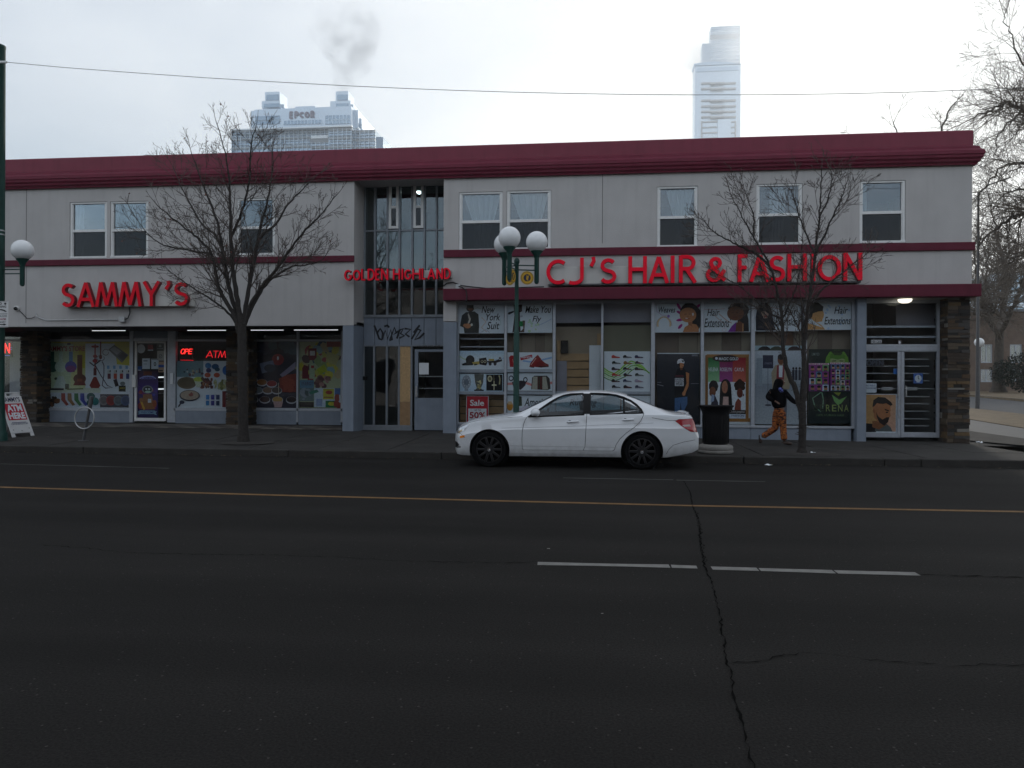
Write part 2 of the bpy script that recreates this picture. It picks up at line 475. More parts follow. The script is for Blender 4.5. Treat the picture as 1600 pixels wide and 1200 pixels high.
def arc(cx, cy, rx, ry, a0, a1, n=10):
    return [(cx + rx * math.cos(R(a0 + (a1 - a0) * i / n)), cy + ry * math.sin(R(a0 + (a1 - a0) * i / n))) for i in range(n + 1)]
GLYPH = {   # strokes in a box of height 1; letters drawn with one stroke weight
 'S': [arc(.28, .735, .25, .225, 35, 262, 12) + arc(.26, .265, .27, .235, 80, -150, 12)],
 'A': [[(0.03, 0), (.36, .96)], [(.36, .96), (.69, 0)], [(.15, .30), (.57, .30)]],
 'M': [[(0.02, 0), (.19, .97)], [(.19, .97), (.44, .06)], [(.44, .06), (.69, .97)], [(.69, .97), (.86, 0)]],
 'Y': [[(0.02, .98), (.32, .47)], [(.62, .98), (.32, .47)], [(.32, .50), (.32, 0)]],
 'C': [arc(.46, .5, .42, .46, 52, 308, 18)],
 'J': [[(.36, .98), (.36, .26)] + arc(.16, .24, .20, .20, 0, -125, 7)],
 'H': [[(.06, 0), (.06, 1)], [(.62, 0), (.62, 1)], [(.06, .52), (.62, .52)]],
 'I': [[(.06, 0), (.06, 1)]],
 'R': [[(.06, 0), (.06, 1)], [(.06, .95), (.28, .95)] + arc(.28, .73, .22, .22, 90, -90, 10) + [(.06, .51)], [(.26, .5), (.56, 0)]],
 'F': [[(.06, 0), (.06, 1)], [(.06, .95), (.46, .95)], [(.06, .53), (.42, .53)]],
 'O': [arc(.5, .5, .45, .46, 90, 450, 26)],
 'N': [[(.06, 0), (.06, 1)], [(.06, .98), (.62, .02)], [(.62, 0), (.62, 1)]],
 'G': [arc(.46, .5, .42, .46, 48, 345, 18) + [(.88, .46), (.52, .46)]],
 'L': [[(.06, 1), (.06, .05), (.42, .05)]],
 'D': [[(.06, 0), (.06, 1)], [(.06, .95), (.24, .95)] + arc(.24, .5, .42, .45, 90, -90, 14) + [(.06, .05)]],
 'E': [[(.06, 0), (.06, 1)], [(.06, .95), (.46, .95)], [(.06, .52), (.42, .52)], [(.06, .05), (.46, .05)]],
 'P': [[(.06, 0), (.06, 1)], [(.06, .95), (.28, .95)] + arc(.28, .71, .24, .24, 90, -90, 10) + [(.06, .47)]],
 'T': [[(0, .95), (.6, .95)], [(.3, .95), (.3, 0)]],
 '&': [[(.72, .02), (.25, .58)] + arc(.34, .76, .18, .18, 215, -35, 10) + [(.30, .50)] + arc(.28, .27, .25, .24, 110, 330, 10) + [(.70, .46)]],
 "'": [[(.10, 1.0), (.13, .86), (.02, .66)]],
}
def stroke_outline(pl, w):
    L, Rr = [], []
    n = len(pl)
    for i, p in enumerate(pl):
        p = Vector(p)
        if i == 0: d = Vector(pl[1]) - p
        elif i == n - 1: d = p - Vector(pl[i - 1])
        else: d = (Vector(pl[i + 1]) - p).normalized() + (p - Vector(pl[i - 1])).normalized()
        if d.length < 1e-6: d = Vector((1, 0))
        d.normalize()
        nn = Vector((-d.y, d.x)) * (w / 2)
        L.append(p + nn); Rr.append(p - nn)
    return L, Rr
def letter_mb(ch, x0, x1, z0, z1, y_front, depth, weight):
    """a channel letter: face looking to -Y, returns from the face back to the sign"""
    mb = MB()
    st = GLYPH[ch]
    allp = [q for s_ in st for q in s_]
    gx0 = min(p[0] for p in allp); gx1 = max(p[0] for p in allp)
    hgt = z1 - z0
    wx = weight * hgt
    sx = ((x1 - x0) - wx) / max(.01, gx1 - gx0) if gx1 - gx0 > .08 else 1.0
    gy0 = min(p[1] for p in allp); gy1 = max(p[1] for p in allp)
    sz = (hgt - (wx if ch in 'SCOG&' else 0)) / (1.0 if ch != "'" else 1.0)
    oz = z0 + (wx / 2 if ch in 'SCOG&' else 0)
    for k, pl in enumerate(st):
        pts = [((x0 + wx / 2 + (p[0] - gx0) * sx) if gx1 - gx0 > .08 else (x0 + x1) / 2 + (p[0] - gx0) * hgt, oz + (p[1] - (0 if ch in "'" else min(gy0, .06) if ch in 'SCOG&' else 0)) * sz) for p in pl]
        Lp, Rp = stroke_outline(pts, wx)
        yf = y_front + .0015 * k
        n = len(pts)
        vs = [(p.x, yf, p.y) for p in Lp] + [(p.x, yf, p.y) for p in Rp] + [(p.x, y_front + depth, p.y) for p in Lp] + [(p.x, y_front + depth, p.y) for p in Rp]
        for i in range(n - 1):
            mb.add([vs[i], vs[i + 1], vs[n + i + 1], vs[n + i]], [(0, 3, 2, 1)], None, 0)
            mb.add([vs[i], vs[i + 1], vs[2 * n + i + 1], vs[2 * n + i]], [(0, 1, 2, 3)], None, 1)
            mb.add([vs[n + i], vs[n + i + 1], vs[3 * n + i + 1], vs[3 * n + i]], [(0, 3, 2, 1)], None, 1)
        for e in (0, n - 1):
            mb.add([vs[e], vs[n + e], vs[3 * n + e], vs[2 * n + e]], [(0, 1, 2, 3)], None, 1)
    return mb

# flat print: coloured shapes layered a third of a millimetre apart, all facing -Y
WHT, BLK = srgb(226, 232, 238), srgb(22, 22, 26)
class Print:
    def __init__(s, x0, x1, z0, z1, y):
        s.x0, s.x1, s.z0, s.z1, s.y = x0, x1, z0, z1, y
        s.mb = MB(); s.k = 0
        s.asp = (x1 - x0) / (z1 - z0)
    def _pt(s, u, v):
        return (s.x0 + u * (s.x1 - s.x0), s.y - .0002 * s.k, s.z1 - v * (s.z1 - s.z0))
    def poly(s, pts, col):
        s.k += 1
        n = len(pts)
        ar = sum(pts[i][0] * pts[(i + 1) % n][1] - pts[(i + 1) % n][0] * pts[i][1] for i in range(n))
        if ar > 0: pts = pts[::-1]
        s.mb.add([s._pt(*p) for p in pts], [tuple(range(n))], col)
        return s
    def rect(s, x0, y0, x1, y1, col):
        return s.poly([(x0, y0), (x1, y0), (x1, y1), (x0, y1)], col)
    def grad(s, x0, y0, x1, y1, c0, c1):
        s.k += 1
        s.mb.add([s._pt(x0, y0), s._pt(x0, y1), s._pt(x1, y1), s._pt(x1, y0)], [(0, 1, 2, 3)], (c0, c1, c1, c0))
        return s
    def ell(s, cx, cy, rx, ry, col, rot=0, n=18, wob=0.0):
        c, q = math.cos(R(rot)), math.sin(R(rot))
        pts = []
        for i in range(n):
            a = 2 * math.pi * i / n
            k = 1 + wob * rnd.uniform(-1, 1)
            ex, ey = rx * s.asp * math.cos(a) * k, ry * math.sin(a) * k
            pts.append((cx + (ex * c - ey * q) / s.asp, cy + ex * q + ey * c))
        return s.poly(pts, col)
    def line(s, pts, w, col):
        s.k += 1
        pp = [(p[0] * s.asp, p[1]) for p in pts]
        Lp, Rp = stroke_outline(pp, w)
        for i in range(len(pts) - 1):
            q = [Lp[i], Lp[i + 1], Rp[i + 1], Rp[i]]
            ar = sum(q[a].x * q[(a + 1) % 4].y - q[(a + 1) % 4].x * q[a].y for a in range(4))
            if ar > 0: q = q[::-1]
            s.mb.add([s._pt(a.x / s.asp, a.y) for a in q], [(0, 1, 2, 3)], col)
        return s
    def text(s, t, x0, y0, x1, y1, col, shear=0, bold=0.0):
        s.k += 1
        vs, fs = text_mesh(t, shear, bold if bold else (.012 if shear else .006))
        s.mb.add([s._pt(x0 + a * (x1 - x0), y1 - b * (y1 - y0)) for a, b in vs], fs, col)
        return s
    def blobs(s, x0, y0, x1, y1, n, cols, r0, r1):
        for i in range(n):
            r = rnd.uniform(r0, r1)
            s.ell(rnd.uniform(x0, x1), rnd.uniform(y0, y1), r / s.asp, r * rnd.uniform(.7, 1.2), rnd.choice(cols), n=9, wob=.25)
        return s
def poster(label, px, Y, bg, cat='poster', group=None, name='poster', thick=.004, quiet=False):
    """px = (x0, x1, ytop, ybottom) in the photograph; returns the thing and its Print"""
    x0, x1, z0, z1 = RECT(*px, Y)
    o = MB().box(x0, x1, Y, Y + thick, z0, z1).build(name, pmat(name + '_sheet', bg, .45, var=.04, scale=4, spec=.35))
    tag(o, label, cat, group)
    pr = Print(x0, x1, z0, z1, Y - .0006)
    return o, pr
def finish(o, pr, name='print'):
    if pr.mb.v: pr.mb.build(name, M['print'], o)
# ------------------------------------------------------------------ ground, road, pavement
YC = 15.0                                       # kerb line
YW = 19.5                                       # upper wall face
YCJ, YSAM, YPIL, YST, YDO = YW + .25, 21.8, 21.25, 20.4, 19.95
XL, XR = -30.0, P(1518.5, 400, YW).x
struct(MB().box(-620, 620, -200, 640, -.6, -.16).build('ground', M['ground']))
# road with a little fall to the gutter
mb = MB()
ys = [-14, -9, 0, 6, 10, 13.2, 14.2, YC + .02]
zs = [-.10, -.04, 0, 0, 0, 0, -.02, -.045]
xs = [-90 + 6 * i for i in range(31)]
for i in range(len(xs)):
    for j in range(len(ys)): mb.v.append((xs[i], ys[j], zs[j]))
nj = len(ys)
for i in range(len(xs) - 1):
    for j in range(nj - 1):
        mb.f.append((i * nj + j, (i + 1) * nj + j, (i + 1) * nj + j + 1, i * nj + j + 1)); mb.c.append(None); mb.m.append(0)
struct(mb.build('road', M['road']))
def road_z(y):
    for j in range(nj - 1):
        if ys[j] <= y <= ys[j + 1]:
            return zs[j] + (zs[j + 1] - zs[j]) * (y - ys[j]) / (ys[j + 1] - ys[j])
    return 0
def ribbon(name, pxs, w, mat, lift=.004, jag=0.0, gaps=(), wv=0.0, parent=None):
    """painted line or crack on the road through photo points; w in metres"""
    pts = []
    for (a, b) in zip(pxs[:-1], pxs[1:]):
        A, B = PG(*a), PG(*b)
        n = max(1, int((B - A).length / (.045 if jag else .35)))
        for k in range(n): pts.append(A.lerp(B, k / n))
    pts.append(PG(*pxs[-1]))
    mb = MB()
    L = []
    for i, p in enumerate(pts):
        d = (pts[min(i + 1, len(pts) - 1)] - pts[max(i - 1, 0)]); d.z = 0; d.normalize()
        nn = Vector((-d.y, d.x, 0))
        c = p + nn * rnd.uniform(-jag, jag)
        ww = w * (1 + wv * rnd.uniform(-1, 1))
        if jag and (i == 0 or i == len(pts) - 1): ww *= .15
        z = road_z(p.y) + lift
        a, b = c + nn * ww / 2, c - nn * ww / 2
        a.z = z; b.z = z
        L.append((a, b))
    for i in range(len(L) - 1):
        if any(g0 < i / len(L) < g1 for g0, g1 in gaps): continue
        mb.add([L[i][0], L[i][1], L[i + 1][1], L[i + 1][0]], [(0, 1, 2, 3)])
    return struct(mb.build(name, mat, parent))
ribbon('yellow_line', [(-700, 741), (0, 761.5), (430, 774), (800, 783.5), (1080, 790.5), (1600, 800), (2300, 812)], .105, M['yellow_line'], wv=.10)
for a, b in (((840, 881), (1046, 885.2)), ((1049, 885.4), (1089, 886.8)), ((1112, 888.2), (1184, 890.2)), ((1187, 890.5), (1303, 894)), ((1306, 894.2), (1434, 897.4))):
    ribbon('lane_dash', [a, b], .10, M['white_line'], wv=.12)
for a, b in (((0, 725), (264, 732)), ((880, 747), (1052, 750)), ((1057, 750.5), (1196, 753))):
    ribbon('parking_line', [a, b], .055, M['faint_line'], wv=.35)
ribbon('road_crack', [(1068, 752), (1078, 768), (1082, 790), (1092, 812), (1095, 850), (1100, 885), (1110, 905), (1122, 950), (1128, 985), (1136, 1030), (1146, 1080), (1156, 1125), (1168, 1170), (1180, 1215)], .0085, M['crack'], .0075, .011, wv=.95)
ribbon('road_crack', [(1088, 800), (1094, 830), (1098, 866), (1103, 884)], .009, M['crack'], .0065, .025, wv=.9)
ribbon('road_crack', [(1140, 1037), (1180, 1034), (1250, 1022), (1295, 1022), (1345, 1032), (1430, 1036), (1500, 1043), (1560, 1038), (1600, 1042), (1680, 1046)], .006, M['crack'], .006, .018, wv=.9)
ribbon('road_crack', [(1434, 899), (1500, 900), (1560, 902), (1640, 905)], .012, M['crack'], .006, .015, wv=.9)
ribbon('road_crack', [(60, 852), (130, 857), (200, 864), (270, 866), (400, 868), (520, 871), (640, 878), (760, 880), (838, 879)], .007, M['crack'], .006, .02, wv=.9)
# kerb stones and paving slabs
def zfac(x):                                     # height of the pavement along the building
    return .195 + (x - P(545, 673, YW).x) / (P(1495, 688, YW).x - P(545, 673, YW).x) * (.075 - .195)
def zs_at(x, y):
    t = min(1, max(0, (y - YC - .2) / (YW - YC - .2)))
    return .10 + t * (max(.05, min(.22, zfac(x))) - .10)
side = thing('sidewalk', 'concrete footway', 'sidewalk'); del side['category']; del side['label']; side['kind'] = 'structure'
kerb_joints = [P(x, 720, YC).x for x in (-420, -160, 130, 450, 690, 930, 1162, 1382, 1440, 1700)]
for a, b in zip(kerb_joints[:-1], kerb_joints[1:]):
    mk = MB().cbox(a + .006, b - .006, YC, YC + .2, -.25, .10, .022)
    mk.v = [(v[0], v[1] + .006 * math.sin(v[0] * 3.1), v[2] + .004 * math.sin(v[0] * 2.3)) for v in mk.v]
    struct(mk.build('kerbstone', M['kerb']))
x = kerb_joints[0]
cols = []
while x < kerb_joints[-1] - .2:
    cols.append(x); x += 1.55
cols.append(kerb_joints[-1])
rows = [YC + .205, YC + 1.75, YC + 3.25, YW + .05]
for a, b in zip(cols[:-1], cols[1:]):
    for c, d in zip(rows[:-1], rows[1:]):
        g, e = .008, .018
        hj = rnd.uniform(-.004, .004)
        v = []
        for (xx, yy) in ((a + g, c + g), (b - g, c + g), (b - g, d - g), (a + g, d - g)):
            v.append((xx, yy, zs_at(xx, yy) + hj))
        top = [(xx + e * sx, yy + e * sy, z) for (xx, yy, z), (sx, sy) in zip(v, ((1, 1), (-1, 1), (-1, -1), (1, -1)))]
        low = [(xx, yy, z - .008) for xx, yy, z in v]
        bot = [(xx, yy, -.12) for xx, yy, z in v]
        mb = MB().add(top + low + bot, [(0, 1, 2, 3)] + [(i, i + 4, (i + 1) % 4 + 4, (i + 1) % 4) for i in range(4)] + [(i + 4, i + 8, (i + 1) % 4 + 8, (i + 1) % 4 + 4) for i in range(4)])
        mb.build('paving_slab', M['paving'], side)
# soil joint bed under the slabs
MB().box(kerb_joints[0], kerb_joints[-1], YC + .2, YW + .1, -.15, .02).build('joint_bed', M['soil'], side)
# floor under the arcade and the door recess
apron_z = .235
xa0, xa1 = XL, P(537, 600, YW).x
MB().box(xa0, xa1, YW + .055, YSAM + .3, -.1, apron_z - .012).build('arcade_floor', M['paving'], side)
tl = [pmat('tile_pale', (.15, .135, .115), .7, var=.2, scale=4), pmat('tile_dark', (.06, .05, .045), .7, var=.2, scale=4)]
nt_, x = 0, P(-40, 665, YW).x
tiles = [MB().cbox(0, .385, 0, .385, 0, .012, .003).mesh('tile', m_) for m_ in tl]
while x < xa1 - .2:
    for j in range(4):
        o = link('tile', tiles[(nt_ + j) % 2] if rnd.random() > .25 else tiles[rnd.randint(0, 1)], side)
        o.location = (x, YW + .06 + j * .392, apron_z - .012)
    x += .392; nt_ += 1
MB().box(P(553, 670, YW).x, P(693, 670, YW).x, YW + .055, YST + .3, -.1, .175).build('entry_floor', M['paving'], side)
MB().box(P(1335, 670, YW).x, XR, YW + .055, YDO + .4, -.1, zfac(P(1420, 680, YW).x) - .004).build('entry_floor', M['paving'], side)

# corner on the right: walk, dry grass, side street, grass
def strip(name, a0, a1, b0, b1, mat, t0=-.45, t1=4.0, thick=.12, lift=0.0):
    """band of ground between the lines through a0-a1 (near) and b0-b1 (far)"""
    n = 12
    mb = MB(); vs = []
    for i in range(n + 1):
        t = t0 + (t1 - t0) * i / n
        p, q = a0.lerp(a1, t), b0.lerp(b1, t)
        vs += [(p.x, p.y, p.z + lift), (q.x, q.y, q.z + lift), (p.x, p.y, p.z - thick), (q.x, q.y, q.z - thick)]
    fs = []
    for i in range(n):
        k = 4 * i
        fs += [(k, k + 4, k + 5, k + 1), (k, k + 2, k + 6, k + 4), (k + 1, k + 5, k + 7, k + 3)]
    mb.add(vs, fs)
    return struct(mb.build(name, mat))
A = [PD(1521, 674, 21.8), PD(1600, 685, 19.6)]
Bq = [PD(1521, 656.5, 27.5), PD(1600, 669.5, 23.6)]
Cq = [PD(1521, 638.5, 38), PD(1600, 647.5, 31.5)]
Dq = [PD(1521, 619.5, 56), PD(1600, 627, 43)]
Eq = [PD(1521, 605, 90), PD(1600, 606, 85)]
strip('corner_walk', A[0], A[1], Bq[0], Bq[1], M['walk_far'], -.3)
strip('grass_verge', Bq[0], Bq[1], Cq[0], Cq[1], M['lawn'], -.3, lift=.02)
strip('side_street', Cq[0], Cq[1], Dq[0], Dq[1], M['street_far'], -1.2, lift=-.03)
strip('street_kerb', Dq[0], Dq[1], Dq[0] + Vector((.1, .35, .04)), Dq[1] + Vector((.1, .35, .04)), M['walk_far'], -1.2, lift=.08)
strip('lawn', Dq[0] + Vector((.1, .36, .1)), Dq[1] + Vector((.1, .36, .1)), Eq[0], Eq[1], M['lawn'], -1.2)
# pavement between the kerb and the corner walk, right of the building
mb = MB()
e0, e1 = A[0], A[0].lerp(A[1], 3.0)
mb.add([(XR - 1.5, YW + .3, .03), (XR + 3, YW - 1.0, .06), (e1.x, e1.y, e1.z), (e0.x, e0.y, e0.z), (XR - 1.5, e0.y, e0.z)], [(0, 1, 2, 3, 4)])
struct(mb.build('corner_paving', M['paving']))

# ------------------------------------------------------------------ the two-storey commercial building
BX = P(800, 660, YW).x
bld = thing('commercial_building', 'long two-storey grey stucco shop building with dark red cornice and bands', 'building', (BX, YW, .1))
ZC = P(1110, 260, YW).z                          # underside of the cornice
ZS = P(300, 509.3, YW).z                         # soffit of the arcade
ZCAN0, ZCAN1 = P(1110, 466, YW - .28).z, P(1110, 447, YW - .28).z
XA, XB = P(553, 400, YW).x, P(693, 400, YW).x    # edges of the stair recess
def holed(name, x0, x1, z0, z1, y, thick, holes, mat, parent):
    """wall with openings, with reveals"""
    mb = MB()
    X = sorted({x0, x1, *[h[0] for h in holes], *[h[1] for h in holes]})
    Z = sorted({z0, z1, *[h[2] for h in holes], *[h[3] for h in holes]})
    inside = lambda cx, cz: any(h[0] < cx < h[1] and h[2] < cz < h[3] for h in holes)
    for i in range(len(X) - 1):
        for j in range(len(Z) - 1):
            if inside((X[i] + X[i + 1]) / 2, (Z[j] + Z[j + 1]) / 2): continue
            for yy, fl in ((y, 1), (y + thick, -1)):
                q = [(X[i], yy, Z[j]), (X[i + 1], yy, Z[j]), (X[i + 1], yy, Z[j + 1]), (X[i], yy, Z[j + 1])]
                mb.add(q, [(0, 1, 2, 3)[::fl]])
    def rim(a0, a1, c0, c1):
        for (p, q) in (((a0, c0), (a1, c0)), ((a1, c0), (a1, c1)), ((a1, c1), (a0, c1)), ((a0, c1), (a0, c0))):
            mb.add([(p[0], y, p[1]), (q[0], y, q[1]), (q[0], y + thick, q[1]), (p[0], y + thick, p[1])], [(0, 1, 2, 3)])
    rim(x0, x1, z0, z1)
    for h in holes: rim(*h)
    return mb.build(name, mat, parent)
WIN = [  # px x0,x1,ytop,ybottom, meeting rail, curtain
 (108.8, 167, 315.5, 404, 360.5, 'side'), (172, 231.5, 314.3, 403, 359.3, 'drape'), (369.7, 429.7, 309.5, 399, 355.5, 'none'),
 (717, 785.5, 299.8, 392.8, 346.2, 'tied'), (791.6, 861, 297.5, 390.5, 344.5, 'tied'),
 (1026.5, 1090.5, 291, 386.7, 339.3, 'tied2'), (1181.5, 1253.8, 287, 382.7, 335.3, 'split'), (1343, 1415, 282, 380, 331.8, 'plain')]
wr = [RECT(*w[:4], YW) for w in WIN]
zwb = sum(r[2] for r in wr) / 8; zwt = sum(r[3] for r in wr) / 8
holes = [(r[0], r[1], r[2], r[3]) for r in wr]
holed('wall', XL, XA, ZS, ZC, YW, .25, holes[:3], M['stucco'], bld)
holed('wall', XB, XR, ZCAN0, ZC, YW, .25, holes[3:], M['stucco'], bld)
# stucco control joints
for px_, a, b in ((41, 285, 505), (941, 268, 380)):
    xx = P(px_, 400, YW).x
    MB().box(xx - .008, xx + .008, YW - .003, YW + .01, P(px_, b, YW).z, P(px_, a, YW).z).build('control_joint', M['joint'], bld)
# body of the building: side wall, back, roof, floors, partitions
D = YW + 17
MB().box(XR - .25, XR, YW + .252, D, 0.0, ZC).build('side_wall', M['stucco'], bld)
MB().box(XL, XL + .25, YW + .252, D, 0.0, ZC).build('side_wall', M['stucco'], bld)
MB().box(XL + .252, XR - .252, D - .25, D, 0.0, ZC).build('back_wall', M['stucco'], bld)
ZR = P(757, 226.5, YW).z
MB().box(XL + .01, XR - .01, YW + .3, D, ZC + .002, ZC + .3).build('roof', pmat('roof_felt', (.06, .06, .06), .9), bld)
ZF = P(800, 440, YW).z
MB().box(XL + .26, XA - .01, YW + .26, D - .26, ZF, ZF + .3).build('floor_slab', M['interior'], bld)
MB().box(XB + .01, XR - .26, YW + .26, D - .26, ZF, ZF + .3).build('floor_slab', M['interior'], bld)
for xx in (XA - .12, XB + .01):
    MB().box(xx, xx + .11, YW + .255, D - .26, .1, ZF - .01).build('partition', M['interior'], bld)
    MB().box(xx, xx + .11, YW + .255, D - .26, ZF + .31, ZC - .01).build('partition', M['interior'], bld)
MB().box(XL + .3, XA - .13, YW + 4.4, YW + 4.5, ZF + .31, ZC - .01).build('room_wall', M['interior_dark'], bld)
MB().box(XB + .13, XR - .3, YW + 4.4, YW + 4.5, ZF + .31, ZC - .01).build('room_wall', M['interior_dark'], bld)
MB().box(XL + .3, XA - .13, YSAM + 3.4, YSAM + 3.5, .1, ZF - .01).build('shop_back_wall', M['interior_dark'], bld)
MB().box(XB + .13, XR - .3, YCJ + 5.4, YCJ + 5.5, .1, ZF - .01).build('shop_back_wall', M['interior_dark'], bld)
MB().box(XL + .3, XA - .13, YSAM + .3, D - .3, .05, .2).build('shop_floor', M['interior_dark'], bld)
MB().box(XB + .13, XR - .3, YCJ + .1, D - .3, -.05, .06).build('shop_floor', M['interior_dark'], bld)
MB().box(XA, XB, YST + 3.4, YST + 3.5, .1, ZC).build('stair_back_wall', M['interior'], bld)
# cornice: parapet face, ledge, stepped moulding; wraps the right corner
def run_profile(prof, name, mat, parent):          # prof: (outset, z); runs along the front and round the right end
    mb = MB()
    n = len(prof)
    vs = []
    for o_, z in prof:
        vs += [(XL, YW - o_, z), (XR + o_, YW - o_, z), (XR + o_, D, z)]
    fs = []
    for i in range(n - 1):
        for k in range(2):
            fs.append((3 * i + k, 3 * i + k + 1, 3 * i + k + 4, 3 * i + k + 3))
    mb.add(vs, fs)
    return mb.build(name, mat, parent)
zt = ZR
zl = P(1500, 227, YW - .3).z; 
zpx = lambda y, o_: P(757, y, YW - o_).z
run_profile([(-.30, zt), (.0, zt), (.015, zt - .03), (.015, zpx(250, .0) + .05), (.015, zpx(250.5, .0))], 'parapet', M['red'], bld)
run_profile([(o_ * .62, z_) for o_, z_ in [(.0, zpx(250.5, 0) + .04), (.20, zpx(251.5, .2) + .05), (.21, zpx(251.5, .2)), (.33, zpx(253, .33)), (.34, zpx(258, .33)), (.31, zpx(259.5, .31)), (.30, zpx(263, .30)), (.25, zpx(266, .25)), (.235, zpx(266.5, .25)), (.22, zpx(270, .2)), (.14, zpx(273.5, .14)), (.12, zpx(276.5, .1)), (.0, ZC - .02)]], 'cornice', pmat('red_paint_cornice_shaded', (.165, .025, .047), .6, var=.12, scale=2.0, bump=.08, bscale=20, streak=.2, spec=.2), bld)  # trim red darkened: shade of the downward-facing moulding is in the colour
# string course under the upper windows
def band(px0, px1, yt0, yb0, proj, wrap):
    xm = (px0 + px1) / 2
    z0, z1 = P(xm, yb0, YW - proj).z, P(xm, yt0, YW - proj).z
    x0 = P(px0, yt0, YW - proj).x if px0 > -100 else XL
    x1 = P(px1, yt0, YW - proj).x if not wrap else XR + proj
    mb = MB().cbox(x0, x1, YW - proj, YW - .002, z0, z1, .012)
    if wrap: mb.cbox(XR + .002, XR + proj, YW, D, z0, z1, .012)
    return mb.build('string_course', M['red_shaded'], bld)
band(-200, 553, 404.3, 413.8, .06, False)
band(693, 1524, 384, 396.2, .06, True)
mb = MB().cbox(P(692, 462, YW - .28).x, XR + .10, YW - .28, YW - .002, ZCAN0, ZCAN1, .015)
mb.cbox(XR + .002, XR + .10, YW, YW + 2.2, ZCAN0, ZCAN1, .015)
mb.build('canopy_band', M['red_shaded'], bld)
# arcade ceiling, recess ceiling, side walls of the recess
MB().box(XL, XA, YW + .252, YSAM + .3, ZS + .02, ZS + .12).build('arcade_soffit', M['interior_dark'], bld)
MB().box(XB, XR - .01, YW + .252, YDO + .8, P(1410, 466, YW).z, P(1410, 466, YW).z + .08).build('entry_soffit', M['raceway'], bld)
MB().box(XA + .002, XB - .002, YW + .1, YST + .2, P(630, 279, YW + .1).z, ZC + .001).build('recess_soffit', M['stucco'], bld)
MB().box(XA - .1, XA, YW + .252, YST + .3, P(540, 505.6, YW).z, ZC).build('recess_wall', M['stucco'], bld)
MB().box(XB, XB + .1, YW + .252, YST + .3, .1, ZC).build('recess_wall', M['stucco'], bld)
# pilasters of the entrance
zpt = P(546, 505.6, YW).z
MB().cbox(P(535, 590, YW).x, XA, YW + .004, YST, .05, zpt, .012).build('pilaster', M['panel'], bld)
MB().cbox(XB, P(713, 590, YW).x, YW + .004, YCJ + .1, .05, P(703, 503, YW).z, .012).build('pilaster', M['panel'], bld)
MB().box(XB, P(713, 490, YW).x, YW + .006, YCJ + .1, P(703, 502, YW).z, ZCAN0).build('pilaster_head', M['stucco'], bld)
MB().cbox(P(1334.5, 570, YCJ).x, P(1349, 570, YCJ).x, YCJ - .22, YDO + .1, .0, ZCAN0 + .1, .012).build('pilaster', M['panel'], bld)

# upper windows: frame part with sashes, panes and curtains as sub-parts
def upper_window(r, w):
    x0, x1, z0, z1 = r
    zm = P((w[0] + w[1]) / 2, w[4], YW).z
    mb = MB(); ff = .065; y0, y1 = YW + .02, YW + .10
    mb.cbox(x0 + .005, x1 - .005, y0, y1, z1 - ff * .8, z1 - .005, .006)
    mb.cbox(x0 + .005, x1 - .005, y0 - .03, y1, z0 + .005, z0 + ff, .006)
    mb.cbox(x0 + .005, x0 + ff, y0, y1, z0 + ff, z1 - ff * .8, .006)
    mb.cbox(x1 - ff, x1 - .005, y0, y1, z0 + ff, z1 - ff * .8, .006)
    f = mb.build('window', M['white_frame'], bld)
    a0, a1 = x0 + ff, x1 - ff
    s = MB()
    s.cbox(a0, a1, y0 + .008, y1 - .02, zm - .035, zm + .04, .006)
    s.cbox(a0, a0 + .025, y0 + .01, y1 - .02, zm + .04, z1 - .06, .004); s.cbox(a1 - .025, a1, y0 + .01, y1 - .02, zm + .04, z1 - .06, .004)
    s.cbox(a0, a0 + .02, y0 + .02, y1 - .01, z0 + ff, zm - .035, .004); s.cbox(a1 - .02, a1, y0 + .02, y1 - .01, z0 + ff, zm - .035, .004)
    s.build('sash', M['white_frame'], f)
    MB().box(a0, a1, y0 + .045, y0 + .05, zm, z1 - .05).build('pane', M['glass'], f)
    MB().box(a0, a1, y0 + .055, y0 + .06, z0 + ff, zm).build('pane', M['glass_dark'], f)
    if w[5] != 'none':
        cb = MB()
        def sheet(fn0, fn1, nz_=16, nx_=30, amp=.025, fr=34):
            vs = []
            for j in range(nz_ + 1):
                v = j / nz_; z = z1 - .06 - v * (z1 - z0 - .12)
                l, r_ = fn0(v), fn1(v)
                for i in range(nx_ + 1):
                    u = i / nx_
                    xx = a0 + (a1 - a0) * (l + (r_ - l) * u)
                    vs.append((xx, YW + .145 + amp * math.sin(u * fr + v * 1.3) + .01 * math.sin(u * 71), z))
            fs = [(j * (nx_ + 1) + i, j * (nx_ + 1) + i + 1, (j + 1) * (nx_ + 1) + i + 1, (j + 1) * (nx_ + 1) + i) for j in range(nz_) for i in range(nx_)]
            cb.add(vs, fs)
        if w[5] in ('tied', 'tied2'):
            k = .0 if w[5] == 'tied' else .14
            sheet(lambda v: k + .06 + .34 * min(1, v / .72) ** 1.15 - (.12 * max(0, v - .72) / .28), lambda v: 1 - .03 - (.26 + k * .3) * min(1, v / .72) ** 1.2 + (.15 * max(0, v - .72) / .28))
        elif w[5] == 'side':
            sheet(lambda v: .0, lambda v: .27, fr=16)
        elif w[5] == 'drape':
            sheet(lambda v: .33 - .08 * v, lambda v: .60 - .06 * v, fr=14)
            sheet(lambda v: .02, lambda v: .10, fr=6)
        elif w[5] == 'split':
            sheet(lambda v: .30, lambda v: .72 - .1 * v, fr=26)
        elif w[5] == 'plain':
            sheet(lambda v: .0, lambda v: .16, fr=12)
        cb.build('curtain', M['curtain'], f, smooth=True)
for r, w in zip(wr, WIN): upper_window(r, w)

